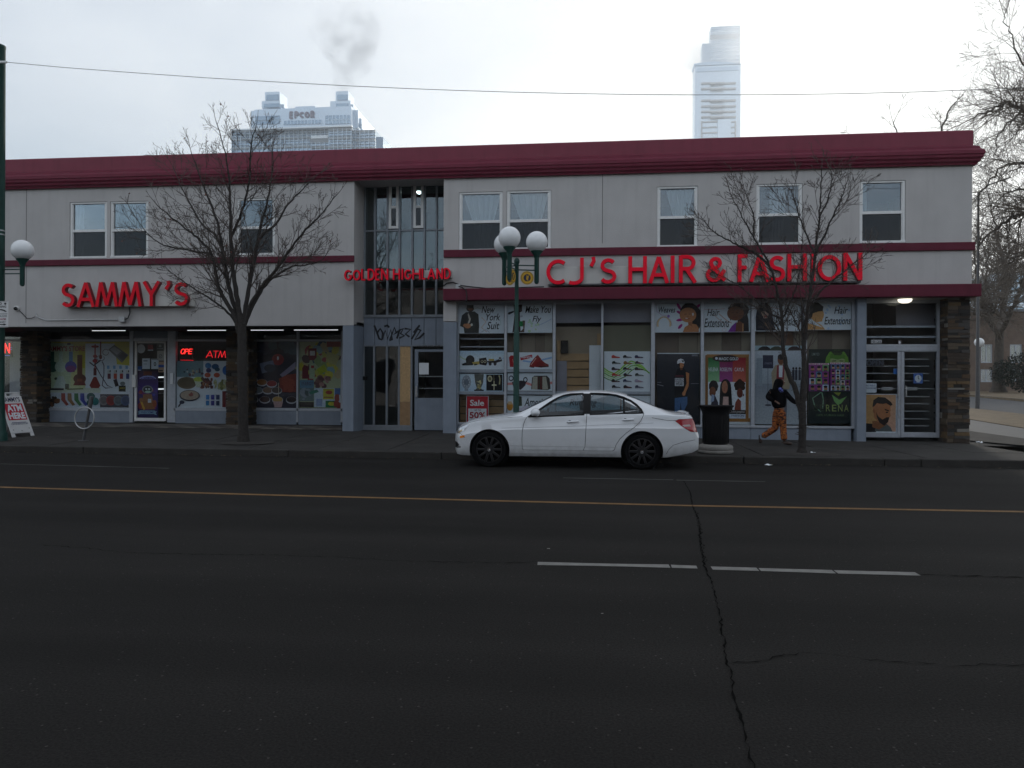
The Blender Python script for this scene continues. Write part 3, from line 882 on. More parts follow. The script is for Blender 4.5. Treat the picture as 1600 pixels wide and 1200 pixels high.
# stair window: curtain wall of narrow panes
sw = MB()
mull = [568.6, 586, 605.6, 624.4, 644, 663.2, 682, 696]
ztop, zmid, zbot = P(630, 283, YST).z, P(630, 360, YST).z, P(630, 493.5, YST).z
mx = [P(m_, 420, YST).x for m_ in mull]
for i, xx in enumerate(mx[:-1]):
    wdt = .028 if i else .05
    sw.cbox(xx - wdt, xx + wdt, YST - .04, YST + .08, zbot, ztop, .006)
sw.cbox(mx[0], XB, YST - .02, YST + .06, zmid - .025, zmid + .025, .005)
sw.cbox(mx[0], XB, YST - .05, YST + .08, zbot - .05, zbot + .03, .005)
sw.cbox(mx[0], XB, YST - .03, YST + .08, ztop - .04, ztop + .04, .005)
swp = sw.build('stair_window', M['alu_dark'], bld)
for i in range(len(mx) - 1):
    a, b = mx[i] + .03, min(mx[i + 1] - .03, XB)
    MB().box(a, b, YST + .02, YST + .028, zbot + .03, zmid - .025).build('pane', M['glass_stair'], swp)
    if i in (2, 4):
        zv0, zv1, zv2 = P(615, 357.5, YST).z, P(615, 324, YST).z, P(615, 288, YST).z
        v = MB()
        v.cbox(a, a + .075, YST - .03, YST + .05, zv0, zv2, .006); v.cbox(b - .075, b, YST - .03, YST + .05, zv0, zv2, .006)
        v.cbox(a + .075, b - .075, YST - .03, YST + .05, zv0, zv0 + .075, .006); v.cbox(a + .075, b - .075, YST - .03, YST + .05, zv2 - .04, zv2, .006)
        v.cbox(a + .075, b - .075, YST - .03, YST + .05, zv1 - .035, zv1 + .035, .006)
        v.build('vent', M['white_frame'], swp)
        MB().box(a + .07, b - .07, YST + .0, YST + .008, zv1, zv2).build('pane', M['glass_stair'], swp)
        MB().box(a + .07, b - .07, YST + .0, YST + .008, zv0, zv1).build('pane', M['glass_dark'], swp)
    else:
        MB().box(a, b, YST + .02, YST + .028, zmid + .025, ztop - .04).build('pane', M['glass_stair'], swp)
# spandrel with graffiti, side lights, door
zs0, zs1 = P(630, 539.5, YST).z, zbot - .05
for i in range(len(mx) - 1):
    a, b = (mx[i] if i else XA), min(mx[i + 1], XB)
    MB().cbox(a + .006, b - .006, YST - .015, YST + .05, zs0, zs1, .006).build('spandrel_panel', M['panel'], bld)
g = Print(P(585, 520, YST).x, P(664, 520, YST).x, P(624, 533, YST).z, P(624, 507, YST).z, YST - .02)
for st in ([(.0, .05), (.04, .35), (.10, .85), (.15, .92), (.17, .5), (.12, .25), (.06, .5)], [(.16, .9), (.22, .35), (.27, .85), (.33, .3), (.36, .9), (.30, .95)],
           [(.32, .88), (.40, .18), (.44, .5), (.38, .62), (.48, .40)], [(.45, .85), (.50, .35), (.58, .25), (.52, .55), (.60, .68), (.50, .82)], [(.60, .25), (.72, .30), (.62, .58), (.70, .75)],
           [(.74, .88), (.86, .28), (.92, .36), (.80, .92), (.90, .80), (.99, .52)], [(.78, .5), (.90, .05)], [(.20, .12), (.26, .05), (.30, .18)]):
    g.line(st, .12, srgb(30, 32, 38))
tag(g.mb.build('graffiti', M['print']), 'black sprayed scrawl across the panels above the grey entrance door', 'graffiti')
e = MB()
zl0, zl1 = P(600, 664, YST).z, P(600, 541.5, YST).z
lx = [P(q, 600, YST).x for q in (568, 584.5, 604.5, 623.5, 643)]
for i, xx in enumerate(lx): e.cbox(xx - .03, xx + .03, YST - .03, YST + .07, zl0, zl1, .006)
e.cbox(XA, XB, YST - .035, YST + .07, zl1, zs0, .006)
e.cbox(XA, lx[4] + .03, YST - .035, YST + .07, .1, zl0, .008)
ent = e.build('side_light', M['alu_dark'], bld)
for i in range(3): MB().box(lx[i] + .03, lx[i + 1] - .03, YST + .02, YST + .028, zl0, zl1).build('pane', M['glass_stair'], ent)
zo = P(633, 628, YST).z
MB().box(lx[3] + .03, lx[4] - .03, YST - .01, YST + .012, zl0, zo).build('board', pmat('ply_board', (.33, .20, .10), .8, var=.25, scale=9), ent)
MB().box(lx[3] + .03, lx[4] - .03, YST - .012, YST + .01, zo + .004, zl1).build('board', M['osb'], ent)
d = MB()
dx0, dx1 = P(648, 600, YST).x, XB - .02
dz0, dz1, dzm = .19, P(670, 546, YST).z, P(670, 622, YST).z
d.cbox(dx0, dx0 + .10, YST - .02, YST + .04, dz0, dz1, .006); d.cbox(dx1 - .04, dx1, YST - .02, YST + .04, dz0, dz1, .006)
d.cbox(dx0 + .10, dx1 - .04, YST - .02, YST + .04, dz1 - .07, dz1, .006)
d.cbox(dx0 + .10, dx1 - .04, YST - .015, YST + .035, dz0, dzm, .006)
door = d.build('door', M['panel'], bld)
MB().box(dx0 + .1, dx1 - .04, YST + .01, YST + .018, dzm, dz1 - .07).build('pane', M['glass_shop'], door)
MB().box(dx0 + .1, dx1 - .04, YST + .8, YST + .85, dz0, dz1).build('lobby_wall', M['interior_dark'], door)
MB().cbox(dx0 + .03, dx0 + .09, YST - .06, YST - .02, P(650, 620, YST).z, P(650, 604, YST).z, .006).build('latch_plate', M['steel'], door)
for yy in (588, 606.5):
    MB().box(dx0 + .10, dx1 - .04, YST + .02, YST + .04, P(670, yy + .8, YST).z, P(670, yy - .4, YST).z).build('push_bar', M['steel'], door)
MB().box(dx0 + .12, dx0 + .40, YST + .004, YST + .008, P(657, 585, YST).z, P(657, 567, YST).z).build('notice', M['paper'], door)
ic = MB().cbox(P(566.5, 590, YST).x, P(572.5, 590, YST).x, YST - .09, YST - .035, P(569, 594, YST).z, P(569, 588, YST).z, .01)
tag(ic.build('intercom', M['black']), 'small black intercom box beside the grey entrance door', 'intercom')
num = Print(P(653, 541, YST).x, P(688, 541, YST).x, P(670, 543.3, YST).z, P(670, 539.2, YST).z, YST - .04)
num.text('10139', .0, .1, .42, .95, srgb(60, 55, 50)); num.text('107 AVE', .48, .1, 1.0, .95, srgb(60, 55, 50))
num.mb.build('address_print', M['print'], bld)

# stone veneer pillars: every front stone is its own piece
stone_cols = [(.105, .075, .05), (.15, .115, .08), (.075, .055, .042), (.30, .28, .25), (.13, .082, .048), (.10, .092, .085), (.045, .040, .036), (.19, .125, .065)]
stone_m = [pmat('ledge_stone', tuple(v * .78 for v in c), .9, var=.3, scale=9, bump=.5, bscale=26) for c in stone_cols]
stone_w = [3, 2, 4, 1, 2, 3, 3, 1]
stone_me = []
for i, m_ in enumerate(stone_m):
    bm = bmesh.new(); bmesh.ops.create_cube(bm, size=1)
    for v in bm.verts:
        v.co = Vector((v.co.x + rnd.uniform(-.015, .015), v.co.y, v.co.z + rnd.uniform(-.05, .05)))
        if v.co.y < 0: v.co.y += rnd.uniform(-.1, .1)
    me = bpy.data.meshes.new('stone'); bm.to_mesh(me); bm.free(); me.materials.append(m_); stone_me.append(me)
def stone_pillar(x0, x1, y0, y1, z0, z1, course, side):
    core = MB().box(x0 + .03, x1 - .03, y0 + .03, y1, z0, z1)
    pl = core.build('stone_pillar', pmat('stone_core', (.03, .026, .024), .95), bld)
    org = WL[pl.as_pointer()]
    z = z0
    sm = MB()
    while z < z1 - .02:
        h = min(z1 - z, course * rnd.uniform(.65, 1.4))
        xx = x0
        while xx < x1 - .01:
            L_ = rnd.uniform(.14, .40)
            if x1 - (xx + L_) < .10: L_ = x1 - xx
            dep = rnd.uniform(.05, .085)
            o = link('stone', rnd.choices(stone_me, stone_w)[0], pl)
            o.location = (xx + L_ / 2 - org[0], y0 + .03 - dep / 2 - org[1] + .02, z + h / 2 - org[2])
            o.scale = (L_ - .006, dep, h - .007)
            xx += L_
        yy = y0
        while yy < y1 - .05:
            L_ = min(y1 - yy, rnd.uniform(.14, .36))
            o_ = rnd.uniform(.0, .03)
            if side >= 0: sm.box(x1 - .03, x1 - .005 + o_, yy + .003, yy + L_ - .003, z + .003, z + h - .003, mi=rnd.choices(range(8), stone_w)[0])
            if side <= 0: sm.box(x0 + .005 - o_, x0 + .03, yy + .003, yy + L_ - .003, z + .003, z + h - .003, mi=rnd.choices(range(8), stone_w)[0])
            yy += L_
        z += h
    sm.build('side_stones', stone_m, pl, kind='stuff')
stone_pillar(P(32, 590, YPIL).x, P(58, 590, YPIL).x, YPIL, YSAM + .05, apron_z - .02, ZS + .01, .075, 1)
stone_pillar(P(353.5, 590, YPIL).x, P(388, 590, YPIL).x, YPIL, YSAM + .05, apron_z - .02, ZS + .01, .08, 1)
stone_pillar(P(1482, 570, YW).x, XR - .02, YW + .05, YDO + .3, .02, ZCAN0 - .004, .072, 0)
# ------------------------------------------------------------------ shop front on the right
def px_box(mb, x0, x1, yt, yb, Y0, Y1, Yref=None, b=.006):
    a, c, e, f = RECT(x0, x1, yt, yb, Yref or Y0)
    return mb.cbox(a, c, Y0, Y1, e, f, b)
fr = MB()
zb_cj = P(1200, 665.5, YCJ).z
bays = [(713, 717), (788, 792), (863.6, 868), (939, 942.5), (1017, 1023), (1094.5, 1099.5), (1173, 1179), (1255, 1260), (1330, 1335)]
bx = [(P(a, 570, YCJ).x, P(b, 570, YCJ).x) for a, b in bays]
for a, b in bx: fr.cbox(a, b, YCJ - .05, YCJ + .08, zb_cj - .02, ZCAN0 - .002, .006)
for i, (yt, yb) in {0: (577, 582.5), 1: (576.5, 582)}.items():
    px_box(fr, bays[i][1] - .2, bays[i + 1][0] + .2, yt, yb, YCJ - .03, YCJ + .06)
for i in range(4):
    px_box(fr, bays[i][1] - .2, bays[i + 1][0] + .2, 611.5, 616.5, YCJ - .03, YCJ + .06)
fr.cbox(bx[0][0], bx[-1][1], YCJ - .06, YCJ + .1, zb_cj - .05, zb_cj + .01, .006)
for i in range(8):
    fr.cbox(bx[i][1] - .002, bx[i + 1][0] + .002, YCJ - .03, YCJ + .06, ZCAN0 - .07, ZCAN0 - .004, .004)
shop = fr.build('shop_front', M['alu'], bld)
for i in range(8):
    MB().box(bx[i][1], bx[i + 1][0], YCJ - .036, YCJ - .030, zb_cj, ZCAN0 - .05).build('pane', M['glass_shop'], shop)
    MB().cbox(bx[i][0] + .003, bx[i + 1][0] - .003, YCJ - .03, YCJ + .10, -.05, zb_cj - .052, .006).build('plinth_panel', M['panel'], shop)
# window stage behind the panes: panels, boards, slats
YB = YCJ + .22
dsp = thing('shop_display', 'brown slatwall and pale panels standing behind the windows left of the shoe poster', 'display', (P(904, 600, YB).x, YB, .1))
def dbox(name, x0, x1, yt, yb, mat, parent=dsp, Y0=YB, t=.03):
    a, c, e, f = RECT(x0, x1, yt, yb, Y0)
    return MB().cbox(a, c, Y0, Y0 + t, e, f, .004).build(name, mat, parent)
M['frost'] = pmat('frosted_board', (.30, .29, .33), .6, var=.12, scale=2)
M['olive'] = pmat('olive_board', (.20, .19, .13), .8, var=.12, scale=1.5)
dbox('header_panel', 866, 941, 467, 504.5, M['frost'], Y0=YB + .02); dbox('header_panel', 941.5, 1021, 467, 503.5, M['frost'], Y0=YB + .02)
dbox('back_board', 866, 941, 510.5, 668, M['tan'], Y0=YB + .10); dbox('back_board', 941.5, 1021, 508.5, 668, M['olive'], Y0=YB + .10)
for k in range(9):
    dbox('slat', 870, 922, 552.5 + 12.6 * k, 563.8 + 12.6 * k, M['wood'], Y0=YB + .04)
dbox('side_panel', 869.5, 885.5, 564, 668, M['frost'], Y0=YB - .0); dbox('side_panel', 920.5, 940, 539.5, 668, M['paper'], Y0=YB - .01)
dbox('post', 870.5, 875.5, 532, 563.5, M['wood'], Y0=YB - .02, t=.05); dbox('post', 933, 939, 521, 539, M['wood'], Y0=YB + .02)
spk = MB(); px_box(spk, 876.5, 887.3, 532, 551.8, YB - .06, YB + .03); tag(spk.build('speaker', M['black']), 'black box speaker on the slatwall shelf behind the shop window', 'speaker')
dsp2 = thing('shop_display', 'brown boards behind the window strip between the hair posters', 'display', (P(1180, 530, YB).x, YB, .1))
hues = [(.22, .17, .13), (.17, .13, .10), (.19, .10, .06), (.26, .21, .16), (.24, .20, .15), (.27, .23, .17), (.21, .17, .12), (.30, .25, .19)]
bm_ = [pmat('plain_board', h, .8, var=.12, scale=2) for h in hues]
x = 1022; k = 0
while x < 1334:
    w_ = rnd.choice((22, 30, 38))
    dbox('board', x, min(1334, x + w_ - .6), 515, 668, bm_[(k * 3 + rnd.randint(0, 1)) % 8], dsp2, YB + .05 + .004 * (k % 2))
    x += w_; k += 1
dbox('header_panel', 1022, 1334, 462, 514, M['frost'], dsp2, YB + .02)
dsp3 = thing('shop_display', 'slatted stand with dark gap behind the windows beside the sale poster', 'display', (P(790, 600, YB).x, YB, .1))
for k in range(5): dbox('slat', 719, 790, 613 + 11.3 * k, 623.2 + 11.3 * k, M['wood'], dsp3, YB + .04)
dbox('rail', 719.5, 788, 528.4, 530.4, M['alu'], dsp3, YB - .02); dbox('rail', 719.5, 788, 541, 542.8, M['alu'], dsp3, YB - .02)
for k, (a, b) in enumerate(((792, 803), (803.5, 815), (815.5, 836), (836.5, 850), (850.5, 865))):
    dbox('board', a, b, 515, 668, bm_[(k * 5 + 1) % 8], dsp3, YB + .05)

# ------------------------------------------------------------------ posters on the right shop front
YP = YCJ + .022
SK = srgb(196, 132, 88); SKD = srgb(120, 72, 46); HAIR = srgb(24, 20, 22)
AL = 'posters on the shop windows'
o, p = poster('New York Suit poster with a man in a dark suit, top left window', (717.5, 787.5, 475.5, 521), YP, WHT, group=AL)
p.line([(.62, .95), (.5, .8), (.6, .6), (.5, .45)], .03, srgb(214, 190, 178)).line([(.5, .95), (.6, .86), (.68, .97)], .03, srgb(190, 195, 205)).line([(.3, .2), (.4, .12), (.5, .16)], .03, srgb(196, 204, 196)).line([(.92, .5), (.93, .68), (.86, .8)], .02, srgb(196, 214, 210))
p.poly([(.02, .74), (.06, .38), (.15, .27), (.34, .24), (.43, .34), (.45, .72), (.44, .99), (.12, .99), (.10, .80)], srgb(34, 40, 40))
p.poly([(.21, .30), (.26, .50), (.24, .62), (.18, .70), (.22, .52), (.19, .34)], srgb(214, 204, 190))
p.ell(.245, .145, .085, .115, srgb(46, 34, 30)).rect(.17, .02, .32, .10, srgb(20, 18, 20)).ell(.25, .16, .055, .05, SKD).rect(.19, .10, .31, .14, BLK)
p.ell(.19, .74, .075, .085, SK).ell(.14, .72, .05, .06, SK).ell(.28, .70, .025, .045, srgb(226, 222, 210))
p.text('New', .50, .06, .80, .30, BLK, .28).text('York', .60, .32, .92, .56, BLK, .28).text('Suit', .62, .60, .90, .86, BLK, .28)
finish(o, p)
o, p = poster('Make You Fly poster partly behind the lamp post', (792.5, 863, 474.5, 520), YP, WHT, group=AL)
p.blobs(.42, .55, .7, .95, 9, [srgb(200, 226, 178), srgb(186, 216, 190)], .03, .06).line([(.7, .75), (.9, .60), (.99, .52)], .02, srgb(170, 190, 220))
p.poly([(.01, .36), (.03, .29), (.14, .24), (.16, .28), (.05, .37)], BLK).poly([(.14, .02), (.33, .02), (.33, .26), (.28, .30), (.30, .98), (.12, .98), (.16, .4)], srgb(56, 30, 30))
p.rect(.27, .60, .35, .78, srgb(30, 130, 70)).poly([(.34, .58), (.40, .58), (.38, .98), (.28, .98), (.36, .85)], srgb(110, 90, 80))
p.text('Make You', .40, .08, .97, .32, BLK, .28).text('Fly', .56, .42, .76, .68, BLK, .28); p.text('ck', .29, .38, .35, .46, srgb(90, 90, 110))
finish(o, p)
o, p = poster('poster of black belts, sunglasses and gold buckles under the suit poster', (718, 787.5, 548, 577), YP, WHT, group=AL)
p.grad(0, .0, 1, .5, srgb(190, 214, 232), srgb(226, 236, 242)).line([(0, .3), (.1, .45), (.2, .48), (.3, .55)], .05, srgb(196, 220, 170)).line([(.6, .75), (.8, .5), (1, .4)], .06, srgb(186, 206, 226))
p.ell(.24, .50, .10, .26, srgb(26, 24, 26)).poly([(.05, .72), (.18, .60), (.34, .66), (.30, .78), (.07, .80)], srgb(30, 28, 28)).poly([(.28, .62), (.46, .56), (.44, .74), (.34, .80)], srgb(196, 172, 84)).rect(.33, .70, .40, .77, BLK)
p.poly([(.44, .42), (.60, .36), (.63, .62), (.60, .80), (.45, .74)], srgb(30, 27, 30)).ell(.51, .58, .03, .08, srgb(200, 190, 160)).ell(.51, .58, .018, .05, srgb(30, 27, 30)).ell(.575, .58, .03, .08, srgb(200, 190, 160)).ell(.575, .58, .018, .05, srgb(30, 27, 30))
p.rect(.66, .44, .78, .54, srgb(196, 172, 84)).ell(.69, .70, .035, .10, srgb(70, 64, 70)).ell(.80, .70, .035, .10, srgb(70, 64, 70)).poly([(.62, .56), (.80, .54), (.94, .40), (.96, .56), (.82, .66), (.64, .64)], srgb(38, 30, 34)).ell(.91, .40, .035, .09, srgb(200, 200, 205)).ell(.91, .40, .02, .05, srgb(60, 60, 70))
finish(o, p)
o, p = poster('poster of red trainers and a red bag beside the lamp post', (792.5, 863, 550.5, 577), YP, WHT, group=AL)
p.line([(.35, .5), (.5, .56), (.7, .5), (.99, .3)], .10, srgb(150, 186, 226)).poly([(.04, .3), (.08, .18), (.2, .2), (.2, .88), (.06, .86)], srgb(176, 26, 34)).line([(.12, .4), (.15, .75)], .03, srgb(226, 140, 130))
p.poly([(.29, .30), (.55, .13), (.56, .31), (.30, .48)], srgb(186, 24, 40)).text('Supreme', .31, .20, .54, .38, WHT, .15)
p.poly([(.49, .85), (.52, .62), (.62, .28), (.68, .14), (.76, .42), (.70, .60), (.60, .88)], srgb(150, 34, 30)).line([(.53, .74), (.64, .34)], .03, srgb(230, 190, 180)).poly([(.60, .86), (.68, .60), (.76, .44), (.84, .62), (.92, .72), (.92, .86), (.75, .90)], srgb(132, 32, 30)).line([(.70, .84), (.92, .84)], .05, srgb(30, 26, 26)).line([(.51, .86), (.60, .89)], .05, srgb(30, 26, 26))
finish(o, p)
o, p = poster('poster of three pictures of watches and gold jewellery, black right third', (718, 786, 584, 611.5), YP, WHT, group=AL)
p.grad(0, 0, 1, 1, srgb(220, 234, 244), srgb(190, 212, 230)).ell(.16, .48, .105, .40, srgb(160, 168, 178), n=22).ell(.16, .48, .07, .26, srgb(120, 130, 142), n=22)
for k in range(9): p.ell(.16 + .07 * math.cos(k * .7), .48 + .22 * math.sin(k * .7), .012, .05, srgb(206, 210, 216), n=8)
p.rect(.12, .86, .20, .98, srgb(150, 158, 168)).poly([(.34, .02), (.56, .02), (.54, .55), (.49, .82), (.56, .98), (.34, .98), (.40, .82), (.36, .5)], srgb(96, 98, 92)).rect(.34, .9, .56, .98, BLK)
p.blobs(.40, .36, .50, .86, 22, [srgb(206, 196, 140), srgb(170, 156, 96), srgb(226, 220, 180)], .02, .06)
p.rect(.62, .05, .985, .95, srgb(20, 18, 20)).ell(.70, .28, .055, .18, srgb(206, 196, 160)).ell(.70, .28, .03, .1, srgb(120, 112, 84)).rect(.785, .42, .805, .92, srgb(222, 214, 180)).rect(.745, .60, .85, .68, srgb(222, 214, 180)).line([(.79, .02), (.795, .42)], .02, srgb(190, 180, 130)).line([(.91, .08), (.93, .3), (.92, .6)], .07, srgb(190, 182, 140))
finish(o, p)
o, p = poster('poster of sunglasses and a grey striped bag beside the lamp post', (793, 863, 583, 610.5), YP, WHT, group=AL)
p.line([(0, .62), (.4, .55), (.6, .72), (.8, .55), (1, .55)], .14, srgb(226, 150, 146)).ell(.08, .3, .055, .17, srgb(40, 44, 64)).ell(.08, .3, .035, .10, WHT)
p.poly([(.1, .5), (.3, .42), (.42, .46), (.4, .7), (.3, .95), (.14, .9)], srgb(62, 56, 62)).ell(.40, .38, .05, .16, srgb(46, 40, 52)).ell(.40, .38, .03, .09, WHT)
p.poly([(.53, .92), (.55, .25), (.60, .15), (.88, .14), (.94, .3), (.96, .88), (.90, .96)], srgb(60, 54, 50)).poly([(.545, .92), (.57, .2), (.86, .2), (.91, .92)], srgb(176, 172, 156)).rect(.67, .2, .78, .92, srgb(92, 40, 36)).rect(.70, .2, .72, .92, srgb(50, 66, 50))
finish(o, p)
o, p = poster('red and white Sale up to 50% poster at the bottom left window', (728.5, 763.3, 618.5, 666), YP - .0, srgb(192, 22, 44), group=AL)
p.rect(.0, .0, 1, .012, WHT).rect(.0, .0, .02, 1, WHT).rect(.98, 0, 1, 1, WHT).rect(.09, .42, .91, .985, srgb(226, 226, 228))
p.text('Sale', .17, .13, .80, .33, srgb(238, 236, 236), 0, .022).text('UP TO', .36, .445, .66, .50, srgb(130, 30, 40)).text('50%', .15, .53, .86, .74, srgb(166, 20, 40), 0, .028).text('OFF', .36, .79, .66, .90, srgb(140, 24, 40), 0, .02)
finish(o, p)
o, p = poster('American Brand poster half hidden behind the car bonnet', (792.5, 863, 618, 665), YP, WHT, group=AL)
p.blobs(.3, .35, .65, .9, 6, [srgb(236, 206, 200), srgb(214, 206, 220)], .08, .16).ell(.06, .36, .07, .15, srgb(206, 140, 50)).rect(.02, .2, .1, .3, srgb(220, 190, 150)).poly([(.27, .02), (.32, .04), (.33, .34), (.24, .36)], srgb(48, 60, 40)).line([(.62, .9), (.8, .8), (.97, .86)], .04, srgb(150, 160, 200))
p.text('American', .38, .08, .98, .36, BLK, .28).text('Brand', .54, .44, .9, .7, BLK, .28)
finish(o, p)
o, p = poster('white Running poster seen through the front car window', (869, 938.5, 618, 665), YP, WHT, group=AL)
p.line([(0, .7), (.4, .5), (1, .65)], .1, srgb(176, 214, 224)).text('Running', .30, .12, .92, .40, BLK, .28)
p.poly([(.60, .9), (.64, .52), (.74, .50), (.82, .66), (.98, .72), (.98, .9)], srgb(40, 44, 50))
finish(o, p)
o, p = poster('white monogram poster seen through the rear car window', (943, 1016.5, 618, 665), YP, WHT, group=AL)
p.text('V', .46, .10, .60, .44, BLK, .1).text('L', .40, .26, .56, .56, BLK, .2).line([(0, .4), (.3, .5), (.5, .8), (1, .7)], .1, srgb(186, 220, 226)).poly([(.34, .06), (.5, .0), (.68, .06), (.52, .11)], srgb(70, 70, 76))
finish(o, p)
o, p = poster('white poster of eighteen small trainers over a green wave', (944, 1016.3, 549, 612.5), YP, WHT, group=AL)
for k in range(5):
    q = [srgb(150, 206, 70), srgb(174, 220, 110), srgb(120, 186, 60), srgb(200, 230, 160), srgb(96, 150, 60)][k]
    p.line([(.0, .42 + .055 * k), (.10, .50 + .05 * k), (.22, .55 + .045 * k), (.34, .46 + .055 * k), (.46, .32 + .075 * k), (.58, .24 + .06 * k), (.70, .28 + .03 * k), (.82, .36 + .02 * k), (.92, .48), (.985, .54)], .035 - .003 * k, q)
shoe = [(-.9, .5), (-.95, .0), (-.75, -.45), (-.35, -.55), (-.2, -.2), (.2, .0), (.75, .15), (1, .4), (.95, .6), (-.85, .65)]
for j in range(6):
    for i in range(3):
        c = [srgb(38, 36, 42), srgb(46, 40, 48), srgb(32, 34, 40), srgb(40, 50, 44), srgb(48, 56, 92)][(i * 7 + j * 3) % 5]
        if (i, j) in ((0, 0), (0, 3)): c = srgb(196, 60, 52)
        if (i, j) == (2, 4): c = srgb(178, 170, 190)
        if (i, j) == (1, 1): c = srgb(150, 110, 40)
        cx, cy = .25 + .25 * i + .01 * (j % 2), .125 + .148 * j
        p.poly([(cx + a * .098, cy + b * .066) for a, b in shoe], c)
        p.line([(cx - .075, cy + .034), (cx + .08, cy + .034)], .009, srgb(200, 200, 204) if (i + j) % 2 else srgb(120, 40, 40))
        p.line([(cx - .02, cy - .005), (cx + .05, cy + .018)], .008, srgb(186, 186, 190) if (i + j) % 3 else srgb(190, 60, 50))
finish(o, p)
def face(p, cx, cy, s, skin, hair, look=0):
    p.ell(cx, cy, s * .62, s * .82, skin, n=22)
    dk = tuple(c * .35 for c in skin)
    for sg in (-1, 1):
        p.ell(cx + (sg * .24 + look * .16) * s / p.asp, cy - .10 * s, .10 * s / p.asp * p.asp, .045 * s, dk, n=8)
    p.ell(cx + look * .22 * s / p.asp, cy + .16 * s, .09 * s, .07 * s, tuple(c * .7 for c in skin), n=8)
    p.ell(cx + look * .18 * s / p.asp, cy + .42 * s, .20 * s, .07 * s, tuple(a * b for a, b in zip(skin, (.75, .4, .4))), n=10)
o, p = poster('Weaves poster with a smiling curly haired woman and a pink flower', (1023.5, 1094, 472.5, 519.5), YP, WHT, group=AL)
p.line(arc(.20, .72, .14, -.24, 200, -20, 14), .05, srgb(226, 190, 140)).line(arc(.20, .74, .17, -.26, 195, -10, 14), .02, srgb(190, 176, 170)).line([(.03, .06), (.04, .3), (.15, .42), (.28, .45)], .02, srgb(206, 180, 210)).ell(.30, .46, .03, .05, srgb(160, 120, 200))
for a, b, r_ in ((.56, .35, 25), (.53, .14, 60), (.56, .58, -10), (.56, .8, -50), (.95, .14, -50)): p.ell(a, b, .09 if r_ != -50 else .07, .045, srgb(176, 30, 130), r_)
p.ell(.76, .30, .21, .28, HAIR, wob=.08, n=26).ell(.90, .55, .14, .40, HAIR, wob=.06, n=20).poly([(.62, .98), (.66, .82), (.80, .70), (.92, .74), (.97, .86), (.97, .99), (.62, .99)], SK).poly([(.72, .5), (.84, .5), (.82, .78), (.74, .76)], srgb(170, 108, 70))
face(p, .73, .42, .30, SK, HAIR, -.2); p.ell(.70, .53, .032, .014, srgb(236, 226, 220), 6, 10)
p.ell(.84, .40, .02, .05, srgb(226, 226, 226)); p.text('Weaves', .08, .14, .45, .34, BLK, .28)
finish(o, p)
o, p = poster('Hair Extensions poster with a woman in a purple top, long dark curls', (1099.7, 1172.5, 472, 519), YP, WHT, group=AL)
p.line([(.0, .25), (.2, .25), (.45, .22)], .015, srgb(206, 160, 160)).line([(.2, .4), (.36, .62), (.5, .8)], .02, srgb(206, 170, 160)).line([(.32, .38), (.5, .62), (.6, .7)], .03, srgb(200, 166, 150)).ell(.44, .92, .05, .07, srgb(230, 210, 214)).ell(.44, .92, .035, .05, WHT)
p.ell(.74, .26, .22, .25, HAIR, wob=.07, n=26).poly([(.55, .3), (.60, .55), (.57, .62), (.53, .42)], HAIR).poly([(.72, .3), (.92, .3), (.96, .6), (.97, .98), (.74, .98)], srgb(30, 25, 26))
p.poly([(.58, .99), (.64, .78), (.76, .62), (.86, .72), (.86, .99)], SKD).poly([(.52, .99), (.60, .80), (.70, .66), (.68, .99)], srgb(126, 40, 150)).line([(.84, .72), (.84, .98)], .03, srgb(206, 150, 100))
face(p, .68, .38, .29, SKD, HAIR, -.4)
p.text('Hair', .07, .22, .34, .46, BLK, .28).text('Extensions', .01, .54, .55, .84, BLK, .28)
finish(o, p)
o, p = poster('Hair Extensions poster behind the tree fork, straight black hair', (1179.2, 1251.5, 470.5, 517.5), YP, WHT, group=AL)
p.line([(.35, .2), (.5, .25), (.6, .22)], .02, srgb(206, 160, 150)).poly([(.03, .98), (.02, .55), (.06, .18), (.15, .05), (.28, .06), (.36, .25), (.40, .6), (.46, .98)], srgb(34, 34, 46)).poly([(.13, .34), (.20, .30), (.30, .42), (.28, .56), (.20, .58)], srgb(206, 170, 150)).ell(.25, .50, .03, .04, srgb(170, 50, 50)).line([(.22, .7), (.32, .96)], .03, srgb(150, 110, 80)).poly([(.1, .1), (.3, .1), (.26, .34), (.12, .34)], srgb(22, 22, 32))
p.text('Hair', .64, .22, .90, .46, BLK, .28).text('Extensions', .44, .54, .98, .82, BLK, .28)
finish(o, p)
o, p = poster('Hair Extensions poster with short hair profile and white towel', (1260.3, 1329.8, 469, 515.5), YP, WHT, group=AL)
for k in range(14): p.ell(rnd.uniform(.4, .97), rnd.uniform(.05, .95), .025, .035, srgb(180, 206, 236), n=8)
p.poly([(.0, .99), (.0, .72), (.18, .70), (.34, .84), (.42, .99)], srgb(216, 160, 96)).poly([(.0, .62), (.12, .60), (.22, .76), (.36, .92), (.2, .84), (.0, .76)], WHT)
p.ell(.24, .48, .15, .26, srgb(216, 160, 98), n=22).poly([(.34, .48), (.385, .58), (.36, .62), (.35, .72), (.26, .72)], srgb(216, 160, 98)).poly([(.02, .52), (.02, .22), (.12, .08), (.26, .08), (.38, .22), (.36, .36), (.26, .38), (.14, .44), (.12, .58)], srgb(36, 34, 30)).poly([(.0, .5), (.1, .45), (.1, .62), (.0, .64)], srgb(44, 40, 36))
p.text('Hair', .62, .22, .93, .46, BLK, .28).text('Extensions', .40, .56, .99, .82, BLK, .28)
finish(o, p)
o, p = poster('dark poster of a person in white cap, black tee and blue jeans', (1026.8, 1092.6, 551.5, 665), YP, srgb(38, 40, 48), group=AL)
